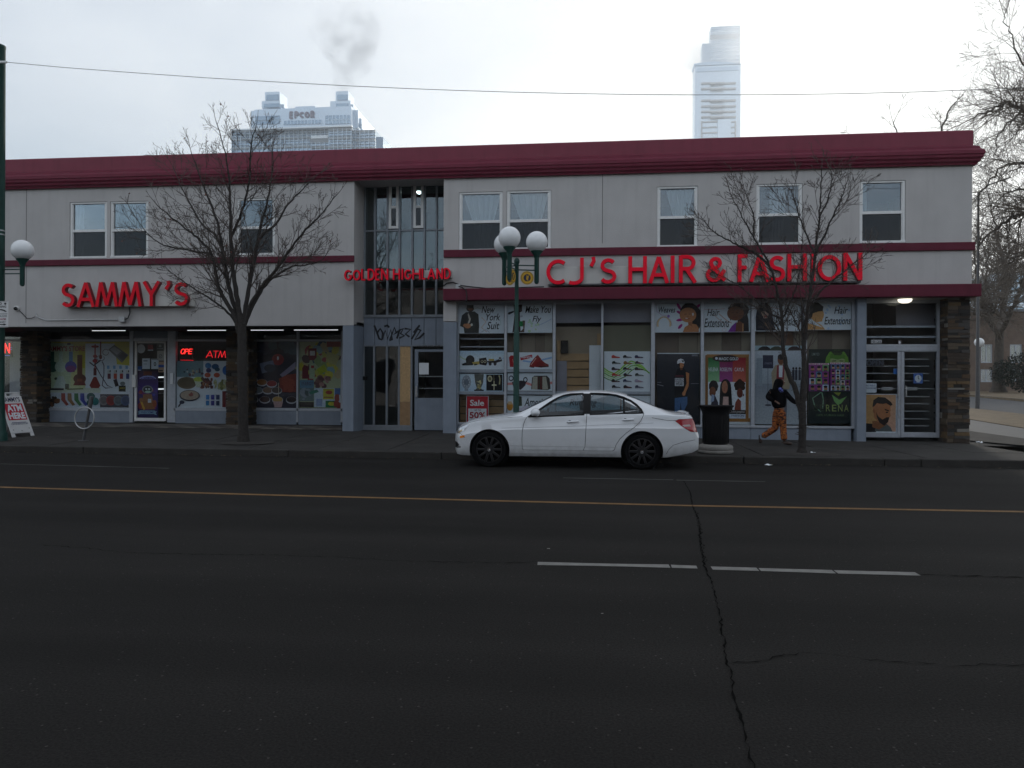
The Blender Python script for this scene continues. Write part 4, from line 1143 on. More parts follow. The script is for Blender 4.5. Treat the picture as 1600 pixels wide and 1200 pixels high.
p.grad(0, 0, 1, .5, srgb(58, 58, 66), srgb(38, 40, 48)).grad(0, .5, 1, 1, srgb(38, 40, 48), srgb(24, 26, 34)).line([(0, .405), (.1, .405)], .006, srgb(150, 150, 156)).line([(0, .435), (.15, .455)], .007, srgb(170, 170, 176)).line([(.8, .42), (1, .42)], .006, srgb(150, 150, 156)).rect(.82, .02, .96, .045, srgb(120, 124, 130)).rect(0, 0, 1, .012, WHT)
p.poly([(.42, .60), (.72, .60), (.72, .70), (.64, .80), (.70, .86), (.76, .96), (.72, .99), (.60, .86), (.56, .68), (.52, .97), (.42, .97)], srgb(72, 106, 150)).poly([(.48, .22), (.62, .20), (.70, .26), (.74, .36), (.72, .60), (.42, .62), (.40, .36)], srgb(20, 20, 24))
p.poly([(.68, .26), (.76, .28), (.75, .45), (.67, .56), (.62, .54), (.70, .42)], SK).ell(.635, .56, .04, .03, SK).poly([(.54, .19), (.61, .19), (.60, .235), (.55, .235)], SKD).ell(.575, .165, .058, .042, SK, n=18).poly([(.50, .15), (.54, .135), (.54, .19), (.52, .19)], HAIR).poly([(.475, .15), (.47, .12), (.50, .09), (.56, .078), (.62, .09), (.65, .125), (.64, .145), (.56, .135)], srgb(230, 230, 234)).poly([(.58, .10), (.63, .105), (.63, .125), (.59, .122)], BLK).rect(.585, .155, .60, .16, HAIR).rect(.61, .155, .625, .16, HAIR).rect(.585, .185, .615, .19, srgb(130, 60, 50))
p.rect(.43, .305, .63, .33, srgb(92, 40, 50)).rect(.42, .345, .63, .39, srgb(206, 208, 214)).rect(.42, .395, .63, .455, srgb(206, 208, 214)).text('RAISED', .435, .35, .62, .383, BLK, 0, .01).text('WEAR', .44, .402, .61, .447, BLK, 0, .02)
p.line([(.73, .985), (.78, .95)], .015, WHT)
finish(o, p)
o, p = poster('hair poster with three women in a brown wooden frame', (1099.7, 1172.4, 548.5, 663.5), YP, srgb(206, 210, 214), group=AL)
BR = srgb(150, 104, 56)
p.rect(.03, .055, .965, .92, BR).rect(.06, .045, .97, .075, srgb(168, 120, 66)).rect(.35, .91, 1.0, .96, srgb(160, 112, 60)).rect(.09, .09, .90, .80, WHT)
p.grad(.09, .09, .335, .42, srgb(20, 110, 50), srgb(150, 200, 150)).grad(.335, .09, .62, .42, srgb(120, 16, 60), srgb(170, 80, 150)).grad(.62, .09, .90, .42, srgb(156, 18, 40), srgb(206, 110, 90))
p.ell(.46, .10, .28, .05, srgb(52, 34, 36), n=20).text('MAGIC GOLD', .32, .085, .74, .125, WHT, .1).ell(.27, .10, .03, .018, WHT).text('HELENA', .10, .225, .31, .275, WHT).text('ROSELYN', .35, .225, .60, .275, WHT).text('CAYLA', .66, .225, .86, .275, WHT)
p.ell(.21, .48, .10, .085, HAIR, wob=.05).ell(.19, .555, .07, .07, SKD).poly([(.14, .78), (.17, .68), (.24, .60), (.31, .70), (.31, .80), (.12, .80)], srgb(40, 38, 58)).poly([(.12, .57), (.15, .55), (.15, .60), (.125, .60)], SKD).poly([(.17, .59), (.23, .6), (.22, .68), (.15, .70)], srgb(150, 170, 200))
p.ell(.47, .50, .12, .12, HAIR).poly([(.35, .5), (.59, .5), (.62, .80), (.33, .80)], HAIR).ell(.455, .49, .06, .085, srgb(170, 112, 88)).poly([(.42, .62), (.53, .62), (.54, .80), (.40, .80)], srgb(206, 170, 160)).rect(.41, .76, .54, .80, srgb(120, 80, 76)); face(p, .45, .49, .10, srgb(176, 118, 92), HAIR, -.3)
p.ell(.77, .47, .12, .085, srgb(58, 40, 30), wob=.15).ell(.775, .57, .065, .065, srgb(110, 54, 40)).poly([(.66, .80), (.68, .70), (.74, .64), (.80, .68), (.80, .80)], srgb(140, 66, 48)).poly([(.85, .57), (.87, .60), (.83, .62)], srgb(110, 54, 40))
p.rect(.09, .80, .90, .855, srgb(30, 26, 28)).text('Feel sleek, Touch of silk, Look gorgeous', .11, .805, .88, .845, srgb(206, 200, 196)).rect(.09, .855, .90, .915, srgb(196, 206, 220)).text('FASHION', .60, .865, .86, .89, srgb(60, 60, 80))
finish(o, p)
o, p = poster('grey street poster of a man in a beige jacket behind the walking person', (1179.6, 1254.5, 548, 663), YP, srgb(176, 184, 194), group=AL)
p.grad(0, .0, 1, .45, srgb(196, 204, 214), srgb(160, 168, 178)).grad(0, .45, 1, 1, srgb(140, 148, 158), srgb(178, 184, 190)).rect(.16, .06, .38, .24, srgb(50, 52, 74)).text('STREETS', .20, .16, .35, .185, srgb(150, 150, 170)).line([(.27, .24), (.27, .72)], .008, srgb(110, 114, 124)).rect(.03, .10, .15, .48, srgb(150, 160, 170)).ell(.28, .74, .07, .015, srgb(70, 74, 84))
p.poly([(.36, .45), (.34, .30), (.42, .20), (.56, .17), (.70, .22), (.74, .36), (.72, .52), (.36, .52)], srgb(166, 152, 128)).poly([(.46, .20), (.62, .19), (.60, .44), (.44, .44)], srgb(140, 44, 56)).poly([(.50, .20), (.58, .20), (.57, .36), (.50, .36)], WHT).poly([(.40, .52), (.68, .52), (.66, .96), (.56, .96), (.54, .62), (.48, .96), (.40, .96)], srgb(100, 100, 110)).ell(.54, .12, .07, .07, SKD).ell(.54, .085, .07, .04, HAIR)
for a in (.80, .86, .93): p.ell(a, .24, .022, .018, HAIR).rect(a - .025, .26, a + .025, .40, srgb(44, 48, 64))
finish(o, p)
o, p = poster('narrow strip of head tops above the grey street poster', (1179.6, 1254.5, 540, 547.4), YP, srgb(170, 196, 206), group=AL)
for a, c in ((.2, HAIR), (.45, srgb(60, 66, 50)), (.82, srgb(50, 32, 34))): p.poly([(a - .14, .98), (a - .11, .5), (a - .04, .15), (a + .05, .15), (a + .11, .5), (a + .14, .98)], c)
finish(o, p)
o, p = poster('dark green hair poster with green bob, leaf and SERENA lettering', (1263.2, 1328.6, 545.5, 662), YP, srgb(30, 42, 38), group=AL)
p.grad(0, .62, 1, 1, srgb(40, 46, 42), srgb(20, 34, 36)).text('LIMITED', .08, .05, .26, .085, srgb(130, 146, 140)).poly([(.40, .185), (.42, .11), (.50, .04), (.62, .012), (.74, .012), (.86, .04), (.94, .11), (.96, .185)], srgb(104, 156, 50)).poly([(.52, .185), (.52, .12), (.60, .09), (.78, .09), (.86, .12), (.87, .185)], srgb(150, 168, 110)).poly([(.50, .13), (.52, .07), (.64, .045), (.76, .05), (.87, .08), (.88, .135), (.80, .125), (.70, .14), (.58, .125)], srgb(84, 132, 42)).ell(.68, .035, .14, .022, srgb(40, 52, 30)).poly([(.56, .05), (.82, .05), (.76, .085), (.62, .08)], srgb(52, 74, 32)).poly([(.56, .155), (.66, .15), (.65, .162), (.57, .165)], srgb(30, 40, 26)).poly([(.74, .152), (.84, .155), (.82, .166), (.75, .163)], srgb(30, 40, 26))
p.line([(.30, .58), (.10, .66), (.16, .78), (.30, .84)], .012, srgb(120, 160, 130)).line([(.32, .58), (.36, .68), (.34, .80)], .012, srgb(120, 160, 130)).ell(.48, .66, .12, .09, srgb(18, 20, 20)).poly([(.56, .61), (.74, .68), (.92, .63), (.78, .73), (.70, .75), (.62, .70)], srgb(116, 170, 96)).poly([(.60, .58), (.78, .58), (.72, .63)], srgb(140, 150, 60))
for k, ch in enumerate('SERENA'):
    q = (60, 70, 50) if k < 2 else (150, 166, 96)
    p.text(ch, .13 + .145 * k, .745, .235 + .145 * k, .835, srgb(*q))
p.text('100% HUMAN HAIR', .20, .87, .86, .90, srgb(96, 120, 80))
finish(o, p)
def heads(lbl, px, cols, rows, tint, head):
    o, p = poster(lbl, px, YP - .014, tint, group=AL)
    p.rect(0, 0, 1, .055, srgb(226, 210, 226)).text(head, .04, .005, .96, .05, srgb(180, 30, 60), 0, .02)
    for j in range(rows):
        for i in range(cols):
            x0, y0 = .02 + .96 * i / cols, .06 + .93 * j / rows
            w_, h_ = .96 / cols, .93 / rows
            p.rect(x0 + .008, y0 + .006, x0 + w_ - .008, y0 + h_ - .006, srgb(*rnd.choice([(190, 206, 226), (150, 60, 140), (200, 196, 206), (120, 170, 110), (90, 120, 160)])))
            cx, cy = x0 + w_ / 2, y0 + h_ * .55
            sk = srgb(*rnd.choice([(206, 160, 130), (180, 126, 96), (160, 108, 80)]))
            p.ell(cx + .01, cy + .02, w_ * .30 / p.asp * p.asp, h_ * .33, sk, n=10).ell(cx, cy - h_ * .22, w_ * .30, h_ * .20, HAIR, n=10).rect(cx - w_ * .3, y0 + h_ * .84, cx + w_ * .3, y0 + h_ * .97, srgb(*rnd.choice([(40, 60, 90), (40, 130, 120), (30, 30, 40)])))
    finish(o, p)
heads('haircut chart of twelve heads with green corner, over the green poster', (1263.6, 1295.5, 567.5, 611.5), 3, 4, srgb(120, 40, 120), 'MENS HAIR')
heads('haircut chart of sixteen small heads beside the entrance pilaster', (1297.2, 1328.4, 566.5, 611), 4, 5, srgb(110, 40, 120), 'FRESH CUT')

# ------------------------------------------------------------------ double entrance doors on the right
de = MB()
px_box(de, 1349, 1467.5, 541.5, 548.5, YDO - .03, YDO + .08)
zd0 = zfac(P(1420, 683, YDO).x) + .0
for a, b in ((1349, 1352.5), (1464.8, 1468.5)): px_box(de, a, b, 470, 684, YDO - .035, YDO + .085)
de.cbox(P(1349, 480, YDO).x, P(1468, 480, YDO).x, YDO - .03, YDO + .08, P(1410, 474, YDO).z, P(1410, 466, YDO).z, .006)
px_box(de, 1352, 1465, 538, 541.4, YDO - .01, YDO + .06)
dfr = de.build('door_frame', M['alu'], bld)
MB().box(P(1352, 500, YDO).x, P(1466, 500, YDO).x, YDO + .03, YDO + .036, P(1410, 541, YDO).z, P(1410, 473, YDO).z).build('pane', M['glass_shop'], dfr)
for yy in (510.5, 526.5): 
    q = MB(); px_box(q, 1352, 1466, yy - 1.6, yy + 1.6, YDO + .10, YDO + .15); q.build('security_bar', M['alu'], dfr)
MB().box(XB + 12, XR - .3, YDO + .55, YDO + .56, P(1410, 510, YDO).z, P(1410, 470, YDO).z).build('inner_header', M['frost'], dfr)
for s_, (a, b) in enumerate(((1350.8, 1407.4), (1408.0, 1465.6))):
    q = MB(); Y0, Y1 = YDO - .01, YDO + .04
    px_box(q, a, a + (2.2 if s_ == 0 else 5), 548.8, 683.5, Y0, Y1); px_box(q, b - (5 if s_ == 0 else 2.2), b, 548.8, 683.5, Y0, Y1)
    zlo, zhi = P((a + b) / 2, 683.5, YDO).z, P((a + b) / 2, 548.8, YDO).z
    xa, xb = P(a + 1.8, 616, Y0).x, P(b - 1.8, 616, Y0).x
    q.cbox(xa, xb, Y0 + .002, Y1 - .002, zlo, zlo + .13, .006); q.cbox(xa, xb, Y0 + .002, Y1 - .002, zhi - .02, zhi, .004)
    dr = q.build('door', M['alu'], bld)
    MB().box(xa, xb, YDO + .012, YDO + .018, zlo + .12, zhi - .01).build('pane', M['glass_shop'], dr)
    bars = [561, 572, 583.3, 595, 620, 631, 643, 655, 666]
    for yy in bars:
        h_ = MB(); px_box(h_, a + 2, b - 2 - (8 if s_ else 0), yy - .75, yy + .75, YDO + .14, YDO + .165, YDO, .003); h_.build('security_bar', M['steel'], dr)
    h_ = MB(); px_box(h_, a + 2 + (18 if s_ == 0 else 0), b - 4, 606.8, 608.2, YDO + .05, YDO + .08, YDO); px_box(h_, *((1379, 1396) if s_ == 0 else (1417, 1435)), 605, 610, YDO + .045, YDO + .09, YDO); h_.build('push_bar', M['steel'], dr)
    hx = P(1402.3 if s_ == 0 else 1414.2, 611, YDO).x
    ht, hb = P(1408, 603, YDO).z, P(1408, 620, YDO).z
    MB().tube([(hx, YDO - .012, ht), (hx, YDO - .07, ht - .01), (hx, YDO - .07, hb + .01), (hx, YDO - .012, hb)], .016, 8).build('handle', M['steel'], dr, smooth=True)
lk = MB(); 
for yy in (622, 629, 638, 649): px_box(lk, 1403.5, 1407, yy, yy + 3.5, YDO - .03, YDO - .008, YDO, .004)
lk.build('lock', M['steel'], dfr, kind='stuff')
yg = YDO + .032
o, p = poster('door poster of a bearded man with a short fade haircut', (1352.2, 1401.6, 615.5, 676), yg, srgb(206, 168, 128), group=AL)
p.grad(.0, .02, .5, 1, srgb(196, 148, 92), srgb(206, 160, 104)).grad(.5, .02, 1, 1, srgb(206, 160, 120), srgb(220, 170, 146)).rect(0, 0, 1, .018, WHT).rect(.96, 0, 1, 1, WHT).rect(.2, .97, 1, 1, WHT).poly([(.0, .76), (.36, .78), (.34, .99), (.0, .99)], srgb(32, 26, 28))
p.poly([(.34, .80), (.62, .74), (.80, .86), (.86, .97), (.30, .97)], srgb(96, 100, 100)).poly([(.22, .70), (.62, .70), (.66, .80), (.44, .92), (.22, .86)], srgb(150, 96, 62)).poly([(.22, .30), (.30, .16), (.58, .15), (.78, .26), (.80, .42), (.78, .46), (.80, .56), (.74, .62), (.70, .74), (.58, .80), (.42, .74), (.28, .62)], srgb(186, 122, 80)).poly([(.22, .34), (.25, .16), (.40, .08), (.62, .09), (.80, .20), (.86, .27), (.80, .31), (.66, .24), (.54, .26), (.36, .24), (.28, .32)], srgb(32, 26, 26)).poly([(.34, .46), (.40, .58), (.54, .66), (.68, .60), (.76, .60), (.72, .72), (.60, .82), (.44, .74), (.36, .60)], srgb(46, 32, 28)).poly([(.60, .38), (.74, .42), (.74, .45), (.62, .42)], HAIR).ell(.68, .475, .045, .018, HAIR).ell(.27, .44, .035, .05, srgb(160, 100, 66))
finish(o, p)
o, p = poster('blue clock sign on the right door glass', (1427.3, 1442, 583.3, 599.3), yg, srgb(40, 80, 170), 'sign', name='sign')
p.rect(.06, .06, .94, .94, srgb(120, 160, 220)).rect(.12, .10, .88, .9, srgb(40, 80, 170)).ell(.5, .5, .36, .36, WHT, n=22).line([(.5, .5), (.5, .24)], .06, BLK).line([(.5, .5), (.62, .56)], .06, BLK).text('OPEN', .3, .84, .7, .93, WHT)
finish(o, p)
o, p = poster('white notice saying no public washroom on the left door', (1351.5, 1369.5, 598.8, 613.5), yg, WHT, 'notice', name='notice')
p.text('NO PUBLIC', .12, .16, .9, .34, srgb(60, 80, 150)).text('WASHROOM', .12, .44, .92, .62, srgb(60, 80, 150)); finish(o, p)
o, p = poster('dark unlit OPEN sign hanging inside the left door', (1352.6, 1381.5, 562, 572), YDO + .12, srgb(36, 36, 40), 'sign', name='sign')
p.text('OPEN', .06, .1, .95, .92, srgb(92, 96, 110)); finish(o, p)
o, p = poster('small blue sticker at the edge of the left door', (1396, 1402.4, 576, 584.5), yg - .002, srgb(30, 110, 190), 'sticker', name='sticker'); finish(o, p)
o, p = poster('white 10125 street number above the double doors', (1361, 1377.4, 531, 536.4), YDO + .025, srgb(206, 210, 214), 'number plate', name='number_plate')
p.text('10125', .05, .12, .95, .9, BLK, 0, .03); finish(o, p)
o, p = poster('tiny dark sticker above the doors beside the street number', (1403, 1408.5, 531.5, 538.5), YDO + .025, srgb(90, 84, 84), 'sticker', name='sticker'); p.ell(.5, .5, .3, .3, WHT); finish(o, p)

# ------------------------------------------------------------------ shop front on the left (under the arcade)
sf = MB()
zS0 = P(450, 661, YSAM).z
def sbar(x0, x1, yt, yb, dy0=-.04, dy1=.08): px_box(sf, x0, x1, yt, yb, YSAM + dy0, YSAM + dy1, YSAM)
for a, b in ((-120, 36), (70, 203.5), (272, 357), (386, 537)):
    sbar(a, b, 530.4, 533.4); sbar(a, b, 637.6, 642)
for x_ in ((203.3, 209), (262.5, 275.4), (463.8, 467), (533, 538)): sbar(*x_, 505, 660)
sbar(209.1, 262.4, 528.5, 533, -.03)
shopl = sf.build('shop_front', M['alu'], bld)
for a, b in ((-120, 36), (70, 203.5), (275, 357), (386, 464), (467, 534)):
    x0, x1, z0, z1 = RECT(a, b, 533, 638, YSAM)
    MB().box(x0, x1, YSAM - .036, YSAM - .03, z0, z1).build('pane', M['glass_shop'], shopl)
    MB().box(x0, x1, YSAM - .036, YSAM - .03, P((a + b) / 2, 531, YSAM).z, ZS).build('pane', M['glass_shop'], shopl)
    MB().cbox(x0, x1, YSAM - .03, YSAM + .1, .1, P((a + b) / 2, 642, YSAM).z - .002, .006).build('plinth_panel', M['panel'], shopl)
q = MB(); px_box(q, 209.5, 262, 514, 528.4, YSAM - .02, YSAM + .06, YSAM); q.build('header_panel', M['panel'], shopl)
# glazed door with stickers
q = MB(); Y0, Y1 = YSAM - .02, YSAM + .04
px_box(q, 210.5, 214, 533.4, 658, Y0, Y1, YSAM); px_box(q, 256.6, 259.6, 533.4, 658, Y0, Y1, YSAM); px_box(q, 213.6, 257, 533.4, 536.4, Y0 + .002, Y1 - .002, YSAM); px_box(q, 213.6, 257, 653, 658, Y0 + .002, Y1 - .002, YSAM)
sd = q.build('door', M['white_frame'], bld)
x0, x1, z0, z1 = RECT(213.8, 257, 536, 653.5, YSAM)
MB().box(x0, x1, YSAM + .012, YSAM + .018, z0, z1).build('pane', M['glass_shop'], sd)
q = MB(); px_box(q, 208.6, 214.4, 585.5, 605, YSAM - .09, YSAM - .022, YSAM, .01); q.build('handle', M['white_frame'], sd)
q = MB(); px_box(q, 267.5, 272.5, 583, 600, YSAM - .07, YSAM - .035, YSAM, .008); tag(q.build('mail_slot_box', M['paper']), 'narrow white box on the post right of the store door', 'box')
yd = YSAM + .036
ST = 'stickers and notices on the store door'
def stick(lbl, px, col, shapes=None, cat='notice', name='notice', yy=None):
    o, p = poster(lbl, px, yy or yd, col, cat, ST, name)
    if shapes: shapes(p)
    finish(o, p)
stick('square red sticker with white strip at the top of the store door', (231, 239.3, 539, 548), srgb(170, 60, 64), lambda p: p.rect(0, .8, 1, 1, WHT), 'sticker', 'sticker')
rs = MB(); c = P(220.3, 545, yd); rs.tube([(c.x, yd - .001, c.z), (c.x, yd + .005, c.z)], .14, 20); tag(rs.build('sticker', M['paper']), 'round white sticker at the top left of the store door', 'sticker', ST)
stick('white text notice in the middle of the store door', (222.3, 234.2, 560, 576.5), WHT, lambda p: p.rect(.15, .15, .7, .3, srgb(150, 160, 170)).rect(.15, .5, .6, .56, srgb(150, 160, 170)))
stick('white notice with a black handprint on the store door', (236.3, 248, 560.5, 576.5), WHT, lambda p: p.ell(.5, .52, .16, .2, BLK).ell(.5, .52, .08, .1, WHT).rect(.05, .03, .95, .08, BLK))
stick('pale no smoking notice on the right edge of the store door', (245.5, 256.5, 548, 563.5), srgb(196, 192, 184), lambda p: p.ell(.5, .55, .26, .22, srgb(120, 120, 126)).ell(.5, .55, .18, .15, srgb(196, 192, 184)).line([(.35, .65), (.65, .45)], .06, srgb(120, 120, 126)))
stick('orange and blue card stickers below the no smoking notice', (247.5, 256.5, 565, 581.5), srgb(206, 170, 140), lambda p: p.rect(0, .3, 1, .55, srgb(50, 90, 180)).rect(.1, .8, .8, .92, srgb(70, 60, 60)), 'sticker', 'sticker')
stick('blue round sticker at the left edge of the store door', (214.5, 221.5, 572, 582.5), srgb(30, 90, 160), lambda p: p.rect(.1, .55, .8, .66, WHT), 'sticker', 'sticker')
stick('grey eagle sticker at the top right of the store door', (244.5, 256, 536.8, 546.5), srgb(84, 92, 84), lambda p: p.ell(.5, .4, .2, .2, srgb(170, 176, 170)).rect(.1, .75, .9, .9, srgb(150, 156, 160)), 'sticker', 'sticker')
o, p = poster('tall purple welcome poster with a cartoon face on the store door', (214.2, 247, 579, 652.8), yd - .003, srgb(56, 40, 106), group=AL)
p.grad(0, 0, 1, .45, srgb(72, 46, 60), srgb(74, 50, 140)).grad(0, .45, 1, 1, srgb(64, 44, 120), srgb(44, 36, 84)).blobs(.1, .4, .9, .85, 10, [srgb(120, 40, 110), srgb(150, 60, 60), srgb(70, 60, 170)], .03, .07).rect(.3, .02, .7, .1, srgb(120, 60, 40)).line([(.12, .17), (.3, .13), (.5, .12), (.75, .13), (.9, .17)], .025, srgb(170, 176, 226)).text('SMOKE SHOP', .2, .14, .85, .185, srgb(150, 150, 220))
p.ell(.5, .40, .26, .085, srgb(150, 150, 150)).ell(.5, .405, .20, .07, srgb(40, 48, 48)).ell(.44, .39, .05, .02, WHT).ell(.58, .39, .05, .02, WHT).ell(.52, .45, .14, .025, srgb(170, 206, 190)).poly([(.3, .5), (.7, .5), (.86, .82), (.2, .82)], srgb(150, 100, 60)).rect(.52, .60, .68, .68, srgb(206, 210, 216)).poly([(.12, .62), (.18, .58), (.40, .82), (.32, .84)], srgb(206, 160, 60)).ell(.2, .62, .09, .045, srgb(160, 110, 70)).ell(.84, .7, .1, .08, srgb(160, 80, 40))
p.rect(.12, .845, .86, .92, srgb(140, 170, 190)).poly([(.04, .86), (.14, .86), (.14, .93), (.04, .94), (.08, .9)], srgb(130, 160, 180)).poly([(.84, .86), (.95, .86), (.90, .9), (.95, .94), (.84, .93)], srgb(130, 160, 180)).text('WELCOME', .2, .862, .8, .905, srgb(40, 60, 130))
finish(o, p)
# big printed windows
YQ = YSAM + .022
o, p = poster("large yellow and white SAMMY'S STORE window print with a red hookah", (70, 202.8, 533.8, 637.4), YQ, WHT, group=AL)
YEL = srgb(206, 196, 60)
p.grad(.0, .0, .48, .72, YEL, srgb(214, 222, 170)).poly([(.48, 0), (1, 0), (1, .36), (.85, .34), (.82, .03), (.48, .03)], YEL).poly([(.02, .0), (.34, .04), (.30, .7), (.0, .7)], srgb(196, 214, 176)).rect(.40, .04, .475, .40, srgb(200, 186, 40))
p.rect(.0, .76, .655, .99, srgb(206, 214, 224)).rect(.655, .79, .99, .99, srgb(80, 76, 84)).rect(.0, .70, .66, .77, srgb(206, 214, 196))
p.text("SAMMY'S STORE", -.0 + .02, .065, .475, .145, srgb(166, 24, 40), 0, .025).rect(.265, .02, .305, .05, srgb(60, 60, 60))
for cx, c in ((.09, srgb(30, 90, 70)), (.19, srgb(206, 226, 206)), (.31, srgb(90, 140, 190))):
    p.rect(cx - .022, .15, cx + .022, .36, c).ell(cx, .38, .07, .085, srgb(70, 70, 176) if cx > .3 else c, n=20)
p.rect(.27, .445, .355, .46, srgb(50, 36, 60)).ell(.31, .41, .06, .05, srgb(126, 50, 130)).rect(.385, .20, .445, .55, srgb(112, 60, 36)).ell(.415, .56, .075, .075, srgb(104, 56, 34)).poly([(.36, .60), (.47, .60), (.49, .66), (.34, .66)], srgb(120, 50, 34)).rect(.385, .56, .445, .60, srgb(150, 80, 50)).ell(.135, .56, .02, .02, srgb(30, 60, 40))
p.poly([(.10, .70), (.16, .52), (.22, .52), (.28, .70)], srgb(200, 216, 206))
p.line([(.595, .04), (.595, .42)], .022, srgb(176, 50, 56)).ell(.595, .075, .045, .018, srgb(160, 40, 50)).ell(.595, .22, .025, .025, srgb(180, 60, 60)).ell(.595, .29, .03, .03, srgb(176, 50, 56)).rect(.577, .40, .613, .51, srgb(110, 36, 36)).poly([(.58, .53), (.61, .53), (.66, .66), (.64, .70), (.55, .70), (.53, .66)], srgb(140, 44, 34)).line([(.53, .31), (.58, .36), (.66, .28)], .02, srgb(44, 30, 50)).line([(.60, .36), (.66, .50), (.74, .66), (.80, .69), (.72, .70), (.68, .66), (.70, .50), (.70, .36), (.68, .30)], .014, srgb(50, 34, 60))
p.line([(.66, .0), (.66, .22)], .02, srgb(130, 60, 50)).ell(.66, .23, .018, .035, srgb(120, 50, 40)).line(arc(.72, .16, .035, .045, 0, 330, 14), .008, srgb(90, 60, 70)).line(arc(.66, .25, .045, .04, -40, 290, 14), .008, srgb(90, 60, 70))
p.poly([(.75, .12), (.82, .05), (.985, .20), (.91, .32)], srgb(108, 110, 112)).poly([(.77, .12), (.82, .07), (.90, .145), (.85, .20)], srgb(170, 172, 176)).poly([(.86, .22), (.92, .16), (.98, .21), (.92, .29)], srgb(72, 74, 72))
for k, c in enumerate(((110, 40, 60), (196, 80, 50), (176, 50, 44), (40, 60, 130))):
    a = .735 + .072 * k
    p.rect(a, .36, a + .03, .41, srgb(130, 176, 214)).rect(a + .008, .43, a + .045, .54, srgb(206, 210, 206)).rect(a + .008, .48, a + .045, .56, srgb(*c)).rect(a + .032, .43, a + .045, .46, BLK)
p.poly([(.81, .575), (.85, .56), (.875, .66), (.835, .68)], srgb(50, 36, 40)).ell(.92, .63, .03, .03, srgb(120, 130, 130)).rect(.875, .66, .955, .75, srgb(30, 34, 20)).text('JUICE', .885, .685, .945, .715, srgb(206, 190, 40))
p.line([(.02, .72), (.23, .72)], .03, srgb(30, 34, 44)).rect(.245, .64, .29, .72, srgb(80, 84, 70)).line([(.27, .72), (.46, .71)], .02, srgb(120, 130, 70))
p.blobs(.04, .83, .18, .97, 10, [srgb(60, 44, 40), srgb(126, 84, 56)], .02, .05)
for a, c in ((.20, (150, 60, 50)), (.275, (150, 110, 70)), (.355, (60, 120, 70)), (.425, (60, 70, 160))):
    p.poly([(a, .78), (a + .045, .78), (a + .05, .88), (a + .09, .95), (a + .06, .97), (a, .88)], srgb(*c))
p.ell(.55, .83, .05, .06, srgb(40, 90, 90)).ell(.60, .90, .045, .06, srgb(40, 120, 120)).ell(.54, .92, .04, .045, srgb(30, 80, 80))
for k, c in enumerate(((150, 140, 140), (160, 60, 56), (120, 130, 136), (90, 104, 140))): p.ell(.70 + .085 * k, .885, .055, .075, srgb(*c)).ell(.70 + .085 * k, .88, .04, .055, srgb(*[q * .8 for q in c]))
finish(o, p)
o, p = poster('white food print with pan, nuts and sunglasses in the window under the red neon', (276.2, 356, 564, 637.4), YQ, WHT, group=AL)
p.rect(0, 0, .52, .34, srgb(120, 150, 158)).blobs(.08, .15, .5, .30, 16, [srgb(190, 176, 140), srgb(50, 60, 80), srgb(200, 206, 206), srgb(90, 60, 70)], .02, .035).ell(.20, .47, .19, .13, srgb(120, 104, 80), n=24).ell(.20, .465, .16, .10, srgb(104, 88, 64), wob=.05).ell(.43, .42, .09, .06, srgb(190, 200, 60)).poly([(.34, .40), (.52, .40), (.46, .56), (.39, .56)], srgb(206, 214, 190)).ell(.43, .39, .10, .05, srgb(190, 206, 70)).blobs(.50, .38, .70, .58, 34, [srgb(96, 44, 40), srgb(130, 66, 52), srgb(70, 34, 36), srgb(160, 110, 70)], .02, .045).blobs(.74, .42, .98, .58, 26, [srgb(176, 170, 110), srgb(130, 130, 76), srgb(190, 190, 150)], .02, .04)
p.ell(.26, .74, .20, .12, srgb(40, 44, 64), n=24).ell(.26, .73, .18, .10, srgb(186, 166, 146), n=24).blobs(.22, .68, .33, .77, 5, [srgb(120, 50, 50), srgb(160, 90, 80)], .02, .035).line([(.10, .88), (.04, .98)], .03, srgb(40, 44, 64)).ell(.11, .88, .05, .04, srgb(60, 64, 84))
p.ell(.62, .10, .06, .06, srgb(60, 130, 190)).ell(.76, .12, .07, .06, srgb(50, 100, 150)).ell(.63, .20, .05, .05, srgb(60, 60, 110)).ell(.61, .30, .06, .05, srgb(196, 90, 60)).ell(.79, .30, .06, .05, srgb(196, 90, 60)).ell(.80, .18, .05, .04, srgb(60, 90, 110)).ell(.97, .20, .07, .10, srgb(40, 110, 190))
for i in range(3):
    for j in range(2): p.rect(.58 + .10 * i, .72 + .125 * j, .645 + .10 * i, .82 + .125 * j, srgb(*[(70, 140, 210), (50, 50, 150), (40, 60, 110), (60, 130, 190), (40, 40, 140), (30, 50, 90)][i + 3 * j]))
p.rect(.90, .64, .97, .98, srgb(120, 34, 40))
finish(o, p)
o, p = poster('dark market print of spices in white bowls behind the tree trunk', (386.5, 463.5, 533.8, 637.4), YQ, srgb(44, 40, 56), group=AL)
p.grad(0, 0, 1, .45, srgb(36, 40, 60), srgb(52, 44, 56)).blobs(.05, .02, .95, .2, 9, [srgb(70, 70, 96), srgb(56, 84, 100), srgb(40, 44, 60)], .05, .10).ell(.62, .27, .12, .085, srgb(176, 44, 46)).ell(.62, .27, .10, .07, srgb(156, 36, 40)).ell(.62, .25, .02, .03, WHT).poly([(.25, .33), (.52, .28), (.56, .37), (.50, .44), (.30, .48)], srgb(130, 140, 166)).ell(.46, .40, .12, .06, srgb(60, 66, 84)).poly([(.66, .50), (.98, .30), (.98, .40), (.72, .54)], srgb(160, 150, 170)).poly([(.64, .56), (.80, .50), (.99, .48), (.99, .76), (.70, .76)], srgb(150, 66, 50)).blobs(.68, .54, .97, .74, 20, [srgb(140, 56, 44), srgb(166, 80, 60)], .03, .06)
